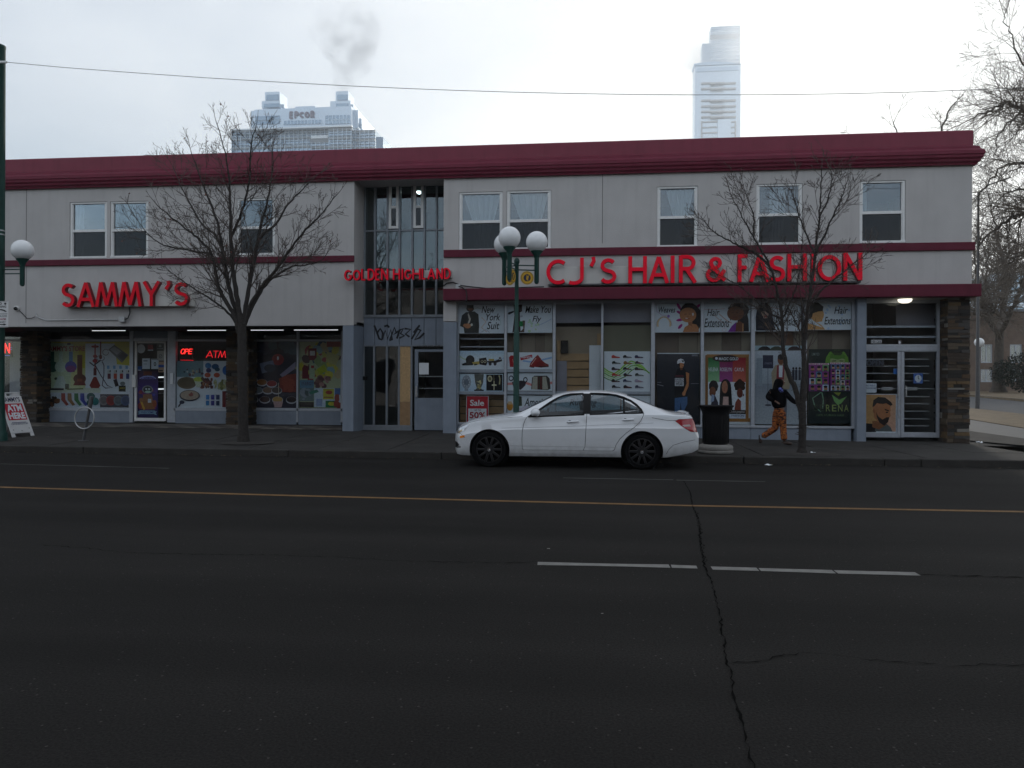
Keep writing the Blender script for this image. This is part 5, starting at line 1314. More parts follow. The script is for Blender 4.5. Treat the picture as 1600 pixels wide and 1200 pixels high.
for cx, cy, c in ((.10, .58, (110, 120, 140)), (.30, .62, (150, 100, 56)), (.50, .64, (150, 50, 50)), (.22, .74, (120, 126, 130)), (.42, .74, (130, 100, 80)), (.60, .74, (90, 76, 70)), (.12, .88, (70, 70, 66)), (.36, .88, (74, 50, 48)), (.62, .88, (190, 150, 80)), (.90, .88, (60, 44, 44))):
    p.ell(cx, cy, .11, .055, srgb(200, 200, 206), n=20).ell(cx, cy - .008, .10, .045, srgb(*c), n=20)
p.poly([(.53, .90), (.73, .90), (.70, .99), (.56, .99)], srgb(196, 160, 156)).line([(.64, .62), (.64, .84)], .01, srgb(200, 190, 170))
finish(o, p)
o, p = poster('bright print of grocery packets, bottles and tea boxes', (467.2, 533, 533.8, 637.4), YQ, srgb(196, 204, 160), group=AL)
p.blobs(.02, .02, .98, .62, 46, [srgb(206, 200, 90), srgb(160, 180, 120), srgb(180, 60, 56), srgb(206, 190, 140), srgb(90, 60, 60), srgb(150, 190, 200), srgb(220, 210, 70), srgb(60, 90, 120)], .035, .085)
p.rect(.66, .0, .99, .08, srgb(170, 60, 50)).poly([(.22, .10), (.42, .10), (.42, .24), (.36, .28), (.26, .28), (.22, .22)], srgb(130, 26, 40)).rect(.26, .14, .38, .21, srgb(220, 216, 214)).poly([(.66, .14), (.97, .22), (.88, .36), (.64, .30)], srgb(206, 200, 130)).poly([(.42, .42), (.60, .34), (.68, .44), (.50, .50)], srgb(196, 206, 40)).poly([(.08, .40), (.12, .35), (.22, .37), (.23, .56), (.08, .56)], srgb(120, 26, 40)).rect(.25, .33, .38, .56, srgb(190, 206, 170)).rect(.29, .36, .36, .40, srgb(180, 50, 50)).blobs(.42, .52, .72, .68, 16, [srgb(196, 150, 140), srgb(150, 110, 100), srgb(120, 80, 80)], .025, .05)
p.rect(.02, .58, .36, .70, srgb(110, 150, 176)).text('ENERGY', .07, .61, .34, .66, srgb(90, 30, 60)).rect(.02, .70, .36, .90, srgb(110, 130, 130)).blobs(.04, .72, .34, .88, 14, [srgb(70, 90, 90), srgb(150, 160, 170)], .02, .04).rect(.02, .91, .36, .99, srgb(60, 54, 50)).rect(.37, .70, .99, .99, srgb(206, 220, 232)).rect(.58, .71, .84, .87, srgb(206, 196, 60)).ell(.72, .765, .08, .03, srgb(176, 60, 50)).rect(.60, .83, .82, .845, srgb(150, 80, 60)).rect(.64, .89, .92, .99, srgb(40, 120, 70)).ell(.78, .935, .08, .03, srgb(206, 196, 60)).rect(.42, .86, .56, .97, srgb(150, 170, 206)).poly([(.24, .76), (.44, .72), (.48, .76), (.28, .80)], srgb(60, 130, 110)).rect(.86, .70, .99, .80, srgb(60, 110, 176)).blobs(.86, .82, .98, .96, 6, [srgb(160, 70, 60)], .03, .05)
finish(o, p)
# hanging tube lights inside the shop
for k, (a, b, yy) in enumerate(((144, 196, 516), (293, 353, 515.5), (392, 443, 514.8), (459.5, 528, 514.2))):
    A_, B_ = P(a, yy + .6, YW + .95), P(b, yy + .2, YW + .95); A_.z = B_.z = ZS - .055
    t = thing('tube_light', ['white tube light above the hookah window print', 'white tube light above the red neon signs', 'white tube light above the dark market print', 'white tube light above the grocery print'][k], 'light', (A_ + B_) / 2, 'tube lights in the left shop')
    MB().tube([A_, B_], .009, 10).build('tube', M['tube'], t)
    MB().cbox(A_.x - .03, B_.x + .03, A_.y - .05, A_.y + .05, A_.z + .014, A_.z + .073, .008).build('housing', M['interior_dark'], t)
for k, yy in enumerate((589.5, 608)):
    A_, B_ = P(245.5, yy, YSAM + .7), P(257.5, yy - .3, YSAM + .7)
    t = thing('shelf_light', ['upper white strip light on shelves behind the store door glass', 'lower white strip light on shelves behind the store door glass'][k], 'light', (A_ + B_) / 2, 'strip lights behind the store door')
    MB().tube([A_, B_], .022, 10).build('tube', M['tube'], t)
    MB().cbox(A_.x, B_.x, A_.y - .02, A_.y + .25, A_.z - .16, A_.z - .12, .005).build('shelf', M['frost'], t)
# inside of the left-hand unit
q = MB()
for i in range(30):
    a = P(17 + i * .62, 585, YSAM + .25).x
    q.box(a, a + .015, YSAM + .25 + .02 * (i % 2), YSAM + .255 + .02 * (i % 2), P(24, 655, YSAM).z, P(24, 536, YSAM).z)
c_ = MB(); x0, x1, z0, z1 = RECT(15, 36, 534, 655, YSAM + .25)
n_ = 40
c_.add([(x0 + (x1 - x0) * i / n_, YSAM + .25 + .02 * math.sin(i * 1.3), z) for z in (z0, z1) for i in range(n_ + 1)], [(i, i + 1, n_ + 2 + i, n_ + 1 + i) for i in range(n_)])
tag(c_.build('curtain', M['curtain'], smooth=True), 'pale curtain inside the far left shop window', 'curtain')

# ------------------------------------------------------------------ neon signs
def neon(lbl, chars, Y, zt_, zb_, mat, back, tilt=0.0, extra=None, wt=.011):
    """chars: (char, px0, px1)"""
    x0, x1, z0, z1 = RECT(*back, Y + .03)
    t = thing('neon_sign', lbl, 'neon sign', ((x0 + x1) / 2, Y + .04, z0))
    MB().cbox(x0, x1, Y + .03, Y + .045, z0, z1, .006).build('back_panel', M['black'], t)
    for ch, a, b in chars:
        xx0, xx1, zz0, zz1 = RECT(a, b, zt_, zb_, Y)
        mb = MB()
        st = GLYPH[ch]; allp = [q for s_ in st for q in s_]
        g0, g1 = min(q[0] for q in allp), max(q[0] for q in allp)
        for k, s_ in enumerate(st):
            pts = [Vector((xx0 + (xx1 - xx0) * (q[0] - g0) / (g1 - g0) + tilt * (q[1]) * (zz1 - zz0), Y + .003 * k, zz0 + (zz1 - zz0) * q[1])) for q in s_]
            mb.tube(pts, wt, 6)
        mb.build('letter_tube', mat, t)
    if extra: extra(t, Y)
    return t
def ex1(t, Y):
    x0, x1, z0, z1 = RECT(282, 302, 560, 562.5, Y)
    MB().tube([(x0, Y, z0), (x1, Y, z0 - .01)], .008, 6).build('tube', M['neon_dim'], t)
    q = MB(); px_box(q, 288.5, 305, 564.5, 577.5, Y + .01, Y + .03, Y); q.build('battery_box', pmat('red_box', (.10, .008, .012), .5, emis=(1, .02, .04), estr=.06), t)
neon('red neon OPE letters of the open sign in the store window', (('O', 282, 287.5), ('P', 288.5, 293), ('E', 294.5, 299)), YSAM + .10, 545, 553.2, M['neon'], (280.5, 304, 541, 564), .25, ex1)
neon('red neon ATM sign beside the open sign', (('A', 322, 332), ('T', 332.5, 340), ('M', 341, 352)), YSAM + .10, 548, 559, M['neon_dim'], (320.5, 355, 546, 562), .12)
def ex3(t, Y):
    MB().tube([P(1.5, 555.5, Y), P(15.5, 555.5, Y)], .008, 6).build('tube', M['neon_blue'], t)
    MB().tube([P(16, 543, Y), P(18.5, 543, Y)], .006, 6).build('tube', M['neon_blue'], t)
    MB().tube([P(16, 546, Y), P(18.5, 546, Y)], .006, 6).build('tube', M['neon_blue'], t)
neon('bright red neon OPEN sign cut by the left pole', (('O', -16, -9), ('P', -7.5, -2), ('E', -.5, 5), ('N', 7.5, 14.5)), YSAM + .10, 536, 552, M['neon'], (-19, 20, 533.5, 558), 0, ex3, .016)
o, p = poster('yellow star sticker low in the far left window', (-4, 2.5, 558, 566), YSAM + .02, srgb(190, 160, 40), 'sticker', name='sticker'); finish(o, p)

# ------------------------------------------------------------------ channel letter signs
def letter_sign(lbl, letters, Y, depth, weight, ends, race, mats, gp=None):
    """letters: (char, px0, px1); ends: ((x, ytop, ybot) at left, at right)"""
    (xl, ytl, ybl), (xr, ytr, ybr) = ends
    x0, x1, z0, z1 = RECT(*race, Y + depth)
    t = thing('shop_sign', lbl, 'sign', ((x0 + x1) / 2, YW, z0))
    MB().cbox(x0, x1, Y + depth, YW - .003, z0, z1, .008).build('raceway', M['raceway'], t)
    for ch, a, b in letters:
        xm = (a + b) / 2; k = (xm - xl) / (xr - xl)
        yt, yb = ytl + (ytr - ytl) * k, ybl + (ybr - ybl) * k
        zt_, zb_ = P(xm, yt, Y).z, P(xm, yb, Y).z
        letter_mb(ch, P(a, yb, Y).x, P(b, yb, Y).x, zb_, zt_, Y, depth - .002, weight).build('letter', mats, t)
    return t
letter_sign("red SAMMY'S channel letters on a pale raceway, left shop", (('S', 96, 116), ('A', 119, 148), ('M', 148.3, 184), ('M', 184.3, 221), ('Y', 222, 250), ("'", 256, 266), ('S', 272, 293.6)), YW - .30, .13, .135, ((96, 440.5, 480), (293, 438.5, 477.5)), (99.5, 300, 453.8, 478.8), [M['letter_dim'], M['letter_side']])
cj = letter_sign("big red CJ'S HAIR & FASHION channel letters above the right shop", (('C', 853.5, 884.4), ('J', 886.5, 912), ("'", 920.5, 930.7), ('S', 938, 963), ('H', 981.8, 1010.7), ('A', 1013, 1045.7), ('I', 1047.5, 1054.5), ('R', 1061, 1089.5), ('&', 1103, 1136), ('F', 1152.8, 1171), ('A', 1171, 1203.6), ('S', 1202.5, 1227), ('H', 1230.5, 1261), ('I', 1267.5, 1275), ('O', 1278, 1314.5), ('N', 1318, 1347.6)), YW - .28, .13, .135, ((855, 402.5, 444.5), (1347, 394.5, 438)), (855, 1345, 414.3, 441.5), [M['letter'], M['letter_side']])
q = MB(); x0, x1, z0, z1 = RECT(857, 1344, 442.2, 444.6, YW - .15); q.cbox(x0, x1, YW - .22, YW - .004, z0, z1, .01); q.build('under_tray', M['darksteel'], cj)
gh = letter_sign('small red GOLDEN HIGHLAND channel letters spanning the stair recess', (('G', 537.5, 550), ('O', 551, 563), ('L', 564, 572), ('D', 574, 585.5), ('E', 586, 594), ('N', 595, 606.5), ('H', 613.5, 625), ('I', 626.5, 630.5), ('G', 631.5, 643), ('H', 644, 657), ('L', 658.5, 666), ('A', 667.5, 680), ('N', 681.5, 692), ('D', 693.5, 704)), YW - .28, .12, .155, ((538, 420.5, 438.5), (704, 418.8, 435.5)), (562, 704.5, 422.8, 434.6), [M['letter'], M['letter_side']])

# ------------------------------------------------------------------ small fittings on the building
t = thing('security_camera', 'small white dome camera on the wall left of the store sign', 'camera', P(27, 482, YW))
c = P(27, 482, YW); MB().tube([(c.x, YW - .005, c.z), (c.x, YW - .05, c.z)], .075, 18).build('mount', M['white_frame'], t)
MB().sphere((c.x + .01, YW - .075, c.z - .01), .052, 16, 10).build('lens', M['black'], t, smooth=True)
t = thing('wall_conduit', 'pale conduit with a junction box under the store sign', 'conduit', P(190, 500, YW))
MB().tube([P(55, 489, YW - .03), P(58, 495, YW - .03), P(72, 500.5, YW - .03), P(184, 499.5, YW - .03)], .014, 8).build('pipe', M['steel'], t, smooth=True)
q = MB(); px_box(q, 185.5, 194, 495, 503, YW - .10, YW - .004); q.build('junction_box', M['steel'], t)
MB().tube([P(194, 500, YW - .05), P(200, 497, YW - .07), P(203, 489, YW - .08), P(202, 479, YW - .08)], .018, 8).build('cable', M['cable'], t, smooth=True)
MB().tube([P(30, 485, YW - .03), P(36, 491, YW - .03), P(42, 497.5, YW - .04), P(50, 497, YW - .05), P(55, 495, YW - .04)], .011, 6).build('cable', M['cable'], t, smooth=True)
t = thing('wall_cable', 'black cable drooping along the red canopy band beside the lamp post', 'cable', P(715, 446, YW))
MB().tube([P(693, 447, YW - .03), P(698, 442.5, YW - .03), P(708, 441, YW - .03), P(720, 446, YW - .05), P(735, 448, YW - .06), P(760, 450.5, YW - .06), P(800, 449.5, YW - .06), P(850, 448, YW - .06)], .016, 8).build('cable', M['cable'], t, smooth=True)
MB().tube([P(716, 447, YW - .06), P(722, 449, YW - .31), P(728, 453, YW - .31), P(729.5, 462, YW - .31), P(728.5, 472, YW - .3)], .014, 8).build('cable', M['cable'], t, smooth=True)
q = MB(); px_box(q, 711.5, 719, 444, 451, YW - .10, YW - .02); q.build('junction_box', M['steel'], t)
lz = P(1410, 466, YW).z
t = thing('ceiling_lamp', 'lit round glass lamp under the canopy above the double doors', 'lamp', P(1414, 466, YW + .12))
c = P(1414, 466, YW + .12)
MB().lathe([(.005, -.10), (.08, -.095), (.14, -.07), (.165, -.03), (.165, 0)], (c.x, c.y, lz - .012), 28).build('lamp_glass', M['lamp'], t, smooth=True)
MB().lathe([(.175, -.012), (.175, .01)], (c.x, c.y, lz - .0), 28).build('lamp_ring', M['steel'], t)
c = P(655, 299, YST + .9)
t = thing('ceiling_lamp', 'small bright bulb seen through the stair window', 'lamp', c)
MB().sphere(c, .085, 18, 12).build('bulb', M['bulb'], t, smooth=True)
MB().tube([(c.x, c.y, c.z + .08), (c.x, c.y, c.z + .5)], .02, 8).build('stem', M['white_frame'], t)
# ------------------------------------------------------------------ across the street, behind the camera (seen in the window panes)
t = thing('brick_building', 'pale brick building on the near side of the street, mirrored in the windows', 'building', (0, -15, 0))
MB().box(-46, 40, -28, -15, -.2, 9.8).build('wall', pmat('pale_brick', (.27, .235, .215), .9, var=.25, scale=3), t)
MB().box(-46.2, 40.2, -28.2, -14.7, 9.8, 10.2).build('parapet', pmat('grey_coping', (.22, .21, .2), .8), t)
wp = MB()
for i in range(14):
    wp.box(-43 + 6 * i, -40.6 + 6 * i, -15.03, -14.98, 5.2, 7.4); wp.box(-44 + 6 * i, -39.6 + 6 * i, -15.03, -14.98, .6, 3.2)
wp.build('window', M['glass_dark'], t, kind='stuff')

# ------------------------------------------------------------------ white saloon car
def interp(tab, x):
    for (a, b), (c, d) in zip(tab[:-1], tab[1:]):
        if x <= c:
            k = max(0, min(1, (x - a) / (c - a)))
            return b + (d - b) * k
    return tab[-1][1]
def smooth_tab(tab, x, h=.06):
    return sum(interp(tab, x + h * k) * w for k, w in ((-1, .2), (-.5, .2), (0, .2), (.5, .2), (1, .2)))
T_ = [(0, .60), (.04, .69), (.12, .755), (.36, .84), (.68, .905), (1.0, .945), (1.22, .965), (1.36, 1.03), (1.6, 1.165), (1.9, 1.315), (2.17, 1.385), (2.5, 1.415), (2.9, 1.412), (3.2, 1.375), (3.45, 1.295), (3.75, 1.165), (3.98, 1.06), (4.12, 1.02), (4.35, 1.0), (4.47, .985), (4.51, .90), (4.56, .68), (4.58, .60)]
B_ = [(0, .57), (.05, .655), (.12, .70), (.36, .79), (.68, .865), (1.2, .925), (2.3, .965), (3.3, .995), (3.9, .99), (4.35, .965), (4.48, .93), (4.54, .72), (4.58, .58)]
W_ = [(0, .50), (.03, .60), (.08, .70), (.16, .765), (.3, .81), (.55, .845), (.9, .872), (1.6, .885), (3.0, .885), (3.6, .875), (4.0, .845), (4.3, .785), (4.45, .72), (4.53, .65), (4.58, .55)]
S_ = [(0, .26), (.06, .20), (.2, .185), (.5, .18), (4.0, .195), (4.25, .24), (4.45, .28), (4.58, .34)]
def car_loft(x0, x1, nx, dw=0.0, dt=0.0, zbot=None):
    mb = MB(); rings = []
    for i in range(nx + 1):
        u = i / nx
        if zbot is None: u = .5 - .5 * math.cos(math.pi * u) if False else (u + .10 * math.sin(2 * math.pi * u) * -1)
        x = x0 + (x1 - x0) * u
        T, B, Wd, Sv = smooth_tab(T_, x, .05) - dt, smooth_tab(B_, x, .05), smooth_tab(W_, x, .04) - dw, interp(S_, x)
        if zbot is not None: Sv = zbot
        B = min(B, T - .012)
        g = max(0, min(1, (T - B) / .34)); g = g * g * (3 - 2 * g)
        RW = (.80 * (1 - g) + .63 * g) * (Wd if g < .01 else Wd) / 1.0
        RW = Wd * (.80 * (1 - g)) + g * min(.585 - dw * .6, Wd * .7)
        zr = T - (.022 * (1 - g) + .075 * g) * min(1, (T - B) / .05 + .3)
        hB = B - Sv
        ctl = [(0, Sv), (Wd * .78, Sv), (Wd * .93, Sv + hB * .03), (Wd * .975, Sv + hB * .13), (Wd * .985, Sv + hB * .30), (Wd * .988, Sv + hB * .48), (Wd * .998, Sv + hB * .64), (Wd * 1.0, Sv + hB * .685), (Wd * .984, Sv + hB * .72), (Wd * .970, Sv + hB * .91), (Wd * .955, Sv + hB * .985), (Wd * .925, B + .004)]
        m_ = (Wd * .925, B + .004)
        for k in (.25, .5, .75):
            bow = .022 * g * math.sin(math.pi * k)
            ctl.append((m_[0] + (RW - m_[0]) * k + bow, m_[1] + (zr - m_[1]) * k + bow * .6))
        ctl += [(RW, zr), (RW * .93, zr + (T - zr) * .38), (RW * .75, zr + (T - zr) * .70), (RW * .4, zr + (T - zr) * .94), (0, T)]
        ctl = [(y, max(z, Sv)) for y, z in ctl]
        ring = [(x, -y, z) for y, z in ctl] + [(x, y, z) for y, z in ctl[-2:0:-1]]
        rings.append(ring)
    n = len(rings[0])
    for r_ in rings: mb.v.extend(r_)
    for i in range(len(rings) - 1):
        for k in range(n):
            mb.f.append((i * n + k, i * n + (k + 1) % n, (i + 1) * n + (k + 1) % n, (i + 1) * n + k)); mb.c.append(None); mb.m.append(0)
    mb.f.append(tuple(range(n - 1, -1, -1))); mb.c.append(None); mb.m.append(0)
    b = (len(rings) - 1) * n
    mb.f.append(tuple(range(b, b + n))); mb.c.append(None); mb.m.append(0)
    return mb
def fix(me):
    bm = bmesh.new(); bm.from_mesh(me)
    bmesh.ops.recalc_face_normals(bm, faces=bm.faces)
    bm.to_mesh(me); bm.free()
    return me
def boolean(me, cut, op):
    A = bpy.data.objects.new('tmp_a', me); Bq_ = bpy.data.objects.new('tmp_b', cut)
    COL.objects.link(A); COL.objects.link(Bq_)
    md = A.modifiers.new('b', 'BOOLEAN'); md.object = Bq_; md.operation = op; md.solver = 'EXACT'
    dg = bpy.context.evaluated_depsgraph_get()
    out = bpy.data.meshes.new_from_object(A.evaluated_get(dg))
    bpy.data.objects.remove(A); bpy.data.objects.remove(Bq_)
    return out
def cutmesh(mb):
    return fix(mb.mesh('cut', M['black']))
def slit(path, w, y0, y1):
    """thin solid following a path in (x, z)"""
    L, Rr = stroke_outline(path, w)
    mb = MB(); n = len(path)
    vs = [(p.x, y0, p.y) for p in L] + [(p.x, y0, p.y) for p in Rr] + [(p.x, y1, p.y) for p in L] + [(p.x, y1, p.y) for p in Rr]
    fs = []
    for i in range(n - 1):
        fs += [(i, i + 1, n + i + 1, n + i), (2 * n + i, 3 * n + i, 3 * n + i + 1, 2 * n + i + 1), (i, 2 * n + i, 2 * n + i + 1, i + 1), (n + i, n + i + 1, 3 * n + i + 1, 3 * n + i)]
    fs += [(0, n, 3 * n, 2 * n), (n - 1, 3 * n - 1, 4 * n - 1, 2 * n - 1)]
    return mb.add(vs, fs)
XFW, XRW, RW_ = .79, 3.55, .325
XN = P(764, 705, 13.32).x - XFW
YCAR = 13.30 + .885
car = thing('parked_car', 'white four-door saloon with black wheels parked at the kerb beside the lamp post', 'car', (XN + 2.29, YCAR, 0))
CX = Matrix.Translation((XN, YCAR, 0))
M['car_paint'] = pmat('white_car_paint', (.76, .78, .81), .2, var=.03, scale=3, coat=.7, spec=.5)
def dirt(m):                                     # dried road spray low on the body
    t = m.node_tree; b = t.nodes['Principled BSDF']; src = b.inputs['Base Color'].links[0].from_socket
    tcn = NN(t, 'ShaderNodeTexCoord'); sp = NN(t, 'ShaderNodeSeparateXYZ'); t.links.new(tcn.outputs['Object'], sp.inputs[0])
    n = NN(t, 'ShaderNodeTexNoise'); n.inputs['Scale'].default_value = 9; n.inputs['Detail'].default_value = 6; t.links.new(tcn.outputs['Object'], n.inputs['Vector'])
    mr = NN(t, 'ShaderNodeMapRange'); mr.inputs['From Min'].default_value = .62; mr.inputs['From Max'].default_value = .18; mr.inputs['To Min'].default_value = 0; mr.inputs['To Max'].default_value = .8
    t.links.new(sp.outputs['Z'], mr.inputs['Value'])
    mu = NN(t, 'ShaderNodeMath', operation='MULTIPLY', use_clamp=True); t.links.new(mr.outputs[0], mu.inputs[0]); t.links.new(n.outputs['Fac'], mu.inputs[1])
    mx = NN(t, 'ShaderNodeMix', data_type='RGBA'); t.links.new(mu.outputs[0], mx.inputs['Factor']); t.links.new(src, mx.inputs['A']); mx.inputs['B'].default_value = (.20, .185, .165, 1)
    t.links.new(mx.outputs['Result'], b.inputs['Base Color'])
    r = NN(t, 'ShaderNodeMath', operation='MULTIPLY_ADD'); t.links.new(mu.outputs[0], r.inputs[0]); r.inputs[1].default_value = .6; r.inputs[2].default_value = .2; t.links.new(r.outputs[0], b.inputs['Roughness'])
dirt(M['car_paint'])
M['car_glass'] = glass('car_glass', tint=(.38, .50, .54), refl=.6)
M['crease'] = pmat('crease_shadow', (.30, .31, .33), .4)
M['tyre'] = pmat('tyre_rubber', (.006, .006, .0065), .9, var=.3, scale=20, spec=.1)
M['rim'] = pmat('black_rim', (.019, .019, .021), .3, var=.2, scale=8)
M['chrome'] = pmat('chrome', (.75, .76, .78), .12, metal=1.0, var=.03)
M['headlamp'] = pmat('headlamp_clear', (.66, .68, .72), .08, metal=.4, var=.25, scale=20, coat=1)
M['headlamp_warm'] = pmat('headlamp_reflector', (.62, .46, .28), .15, metal=.3, var=.2, scale=18, coat=1)
M['amber'] = pmat('amber_lens', (.62, .20, .02), .2, var=.1, coat=.6, emis=(1, .35, .04), estr=.12)
M['tail'] = pmat('red_lens', (.36, .012, .022), .18, var=.12, scale=20, coat=.8)
M['tail_white'] = pmat('clear_lens', (.62, .52, .52), .2, var=.1, coat=.8)
M['upholstery'] = pmat('upholstery', (.030, .029, .028), .8, var=.2, scale=6)
raw = car_loft(0, 4.58, 84)
outer = fix(raw.mesh('outer', M['car_paint']))
bmt = bmesh.new(); bmt.from_mesh(outer); BVH = BVHTree.FromBMesh(bmt)
def side_y(x, z, sgn=-1):
    h = BVH.ray_cast(Vector((x, sgn * 2.0, z)), Vector((0, -sgn, 0)))
    return h[0].y if h[0] else sgn * .8
def top_z(x, y):
    h = BVH.ray_cast(Vector((x, y, 3.0)), Vector((0, 0, -1)))
    return h[0].z if h[0] else .9
front_win = [(1.505, .925), (1.60, .985), (1.75, 1.09), (1.90, 1.195), (2.02, 1.265), (2.13, 1.310), (2.26, 1.338), (2.49, 1.352), (2.515, .968)]
rear_win = [(2.625, 1.352), (2.80, 1.350), (2.957, 1.342), (3.10, 1.322), (3.229, 1.285), (3.36, 1.225), (3.46, 1.155), (3.54, 1.07), (3.575, 1.012), (3.40, 1.0), (2.625, .972)]
body = outer.copy()
body = boolean(body, cutmesh(car_loft(1.38, 3.82, 36, .075, .042, .30)), 'DIFFERENCE')
for w_ in (front_win, rear_win):
    body = boolean(body, cutmesh(MB().prism(w_, -1.3, 1.3)), 'DIFFERENCE')
wsh = [(1.33, -.66), (1.27, -.3), (1.25, 0), (1.27, .3), (1.33, .66), (1.93, .50), (1.90, .25), (1.89, 0), (1.90, -.25), (1.93, -.50)]
rsh = [(3.30, -.47), (3.32, 0), (3.30, .47), (3.88, .58), (3.93, .3), (3.94, 0), (3.93, -.3), (3.88, -.58)]
body = boolean(body, cutmesh(MB().prismz(wsh, .93, 1.6)), 'DIFFERENCE')
body = boolean(body, cutmesh(MB().prismz(rsh, 1.0, 1.6)), 'DIFFERENCE')
for xw in (XFW, XRW):
    for sg in (-1, 1):
        m_ = MB().tube([(xw, sg * .62, .315), (xw, sg * 1.2, .315)], .378, 48)
        body = boolean(body, cutmesh(m_), 'DIFFERENCE')
fd = [(1.57, .96), (1.50, .935), (1.455, .88), (1.42, .78), (1.40, .66), (1.395, .50), (1.40, .345), (1.42, .325), (2.40, .325), (2.50, .325), (2.535, .40), (2.55, .70), (2.566, .985)]
rd = [(2.50, .325), (3.02, .325), (3.06, .345), (3.09, .44), (3.16, .55), (3.28, .66), (3.42, .76), (3.52, .86), (3.57, .96), (3.582, 1.005), (3.565, 1.03), (3.53, 1.05)]
tp = [(2.49, .987), (2.66, .987)]
for path in (fd, rd, tp):
    for sg in (-1, 1):
        body = boolean(body, cutmesh(slit(path, .009, sg * .70, sg * 1.2)), 'DIFFERENCE')
# lamps are taken out of the same skin
hl = [(.055, .60), (.075, .675), (.17, .735), (.335, .782), (.39, .790), (.36, .735), (.27, .655), (.15, .600)]
tl_ = [(4.13, .875), (4.20, .905), (4.60, .925), (4.60, .66), (4.42, .675), (4.28, .755)]
am = [(.16, .555), (.285, .575), (.29, .545), (.255, .525), (.16, .515)]
fg = [(-.05, .44), (.07, .44), (.19, .355), (.17, .33), (-.05, .325)]
lamps = []
for nm, poly_, mt in (('headlight', hl, 'headlamp'), ('tail_light', tl_, 'tail'), ('side_marker', am, 'amber'), ('fog_grille', fg, 'black')):
    for sg in (-1, 1):
        ya, yb_ = (sg * .36, sg * 1.2)
        pr_ = cutmesh(MB().prism(poly_, ya, yb_))
        piece = boolean(outer.copy(), pr_.copy(), 'INTERSECT')
        body = boolean(body, pr_, 'DIFFERENCE')
        cx_ = sum(p_[0] for p_ in poly_) / len(poly_); cz_ = sum(p_[1] for p_ in poly_) / len(poly_)
        for v in piece.vertices:
            v.co.x = cx_ + (v.co.x - cx_) * .975; v.co.z = cz_ + (v.co.z - cz_) * .965
        lamps.append((nm, piece, mt))
def put(name, me, mat, parent, smooth=True, ang=28):
    me.transform(Matrix.Translation(Vector((XN, YCAR, 0)) - Vector(WL[parent.as_pointer()])))
    me.materials.clear(); me.materials.append(mat)
    if name in ('body', 'door'):
        me.materials.append(M['upholstery'])
    off_ = Vector((XN, YCAR, 0)) - Vector(WL[parent.as_pointer()])
    for p_ in me.polygons:
        p_.material_index = 0
        if name in ('body', 'door'):
            h_ = BVH.find_nearest(p_.center - off_)
            if h_[3] is not None and h_[3] > .010: p_.material_index = 1
    if smooth:
        me.polygons.foreach_set('use_smooth', [True] * len(me.polygons)); me.set_sharp_from_angle(angle=R(ang))
    me.name = name
    return link(name, me, parent)
# split the cut shell into body and doors
bm = bmesh.new(); bm.from_mesh(body); bm.faces.ensure_lookup_table()
seen, isl = set(), []
for f in bm.faces:
    if f.index in seen: continue
    st, cur = [f], []
    seen.add(f.index)
    while st:
        g_ = st.pop(); cur.append(g_.index)
        for e_ in g_.edges:
            for h_ in e_.link_faces:
                if h_.index not in seen: seen.add(h_.index); st.append(h_)
    isl.append(cur)
isl.sort(key=len, reverse=True)
print('car islands', [len(i) for i in isl])
def sub(idx):
    keep = set(idx); b2 = bm.copy(); b2.faces.ensure_lookup_table()
    bmesh.ops.delete(b2, geom=[f for f in b2.faces if f.index not in keep], context='FACES')
    me = bpy.data.meshes.new('x'); b2.to_mesh(me); b2.free()
    return me
doors = []
for k, idx in enumerate(isl):
    me = sub(idx)
    if k == 0: put('body', me, M['car_paint'], car); continue
    if len(idx) < 12: continue
    c = sum((v.co for v in me.vertices), Vector()) / len(me.vertices)
    doors.append((c.copy(), put('door', me, M['car_paint'], car)))
bm.free()
for nm, piece, mt in lamps:
    o = put(nm, piece, M[mt], car)
def on_side(poly_, off, name, mat, parent=car, sg=-1):
    """sheet that follows the flank of the car"""
    pts = []
    n = len(poly_)
    for i in range(n):
        a, b = Vector(poly_[i]), Vector(poly_[(i + 1) % n])
        m_ = max(1, int((b - a).length / .06))
        pts += [a.lerp(b, k / m_) for k in range(m_)]
    vs = [(p_.x, side_y(p_.x, p_.y, sg) + sg * off, p_.y) for p_ in pts]
    return MB().add(vs, [tuple(range(len(vs)))[::-sg]]).xf(CX).build(name, mat, parent)
for sg in (-1, 1):
    on_side(front_win, -.012, 'window', M['car_glass'], sg=sg); on_side(rear_win, -.012, 'window', M['car_glass'], sg=sg)
    q = MB()
    for i in range(11):
        z_ = .995 + (1.352 - .995) * i / 10
        for j in range(4):
            x_ = 2.498 + (2.632 - 2.498) * j / 3
            q.v.append((x_, side_y(x_, z_, sg) + sg * .006, z_))
    for i in range(10):
        for j in range(3): q.f.append((i * 4 + j, i * 4 + j + 1, i * 4 + j + 5, i * 4 + j + 4)); q.c.append(None); q.m.append(0)
    q.xf(CX).build('pillar_trim', M['black'], car)
    on_side([(3.215, 1.0), (3.25, 1.0), (3.25, 1.275), (3.215, 1.287)], -.006, 'quarter_divider', M['black'], sg=sg)
    for w_, zs_ in ((front_win, 0), (rear_win, 0)):
        n = len(w_)
        mbq = MB()
        pts = [Vector((p_[0], side_y(p_[0], p_[1], sg) + sg * .001, p_[1])) for p_ in w_] 
        pts.append(pts[0])
        mbq.tube(pts, .017, 5).xf(CX).build('window_seal', M['black'], car)
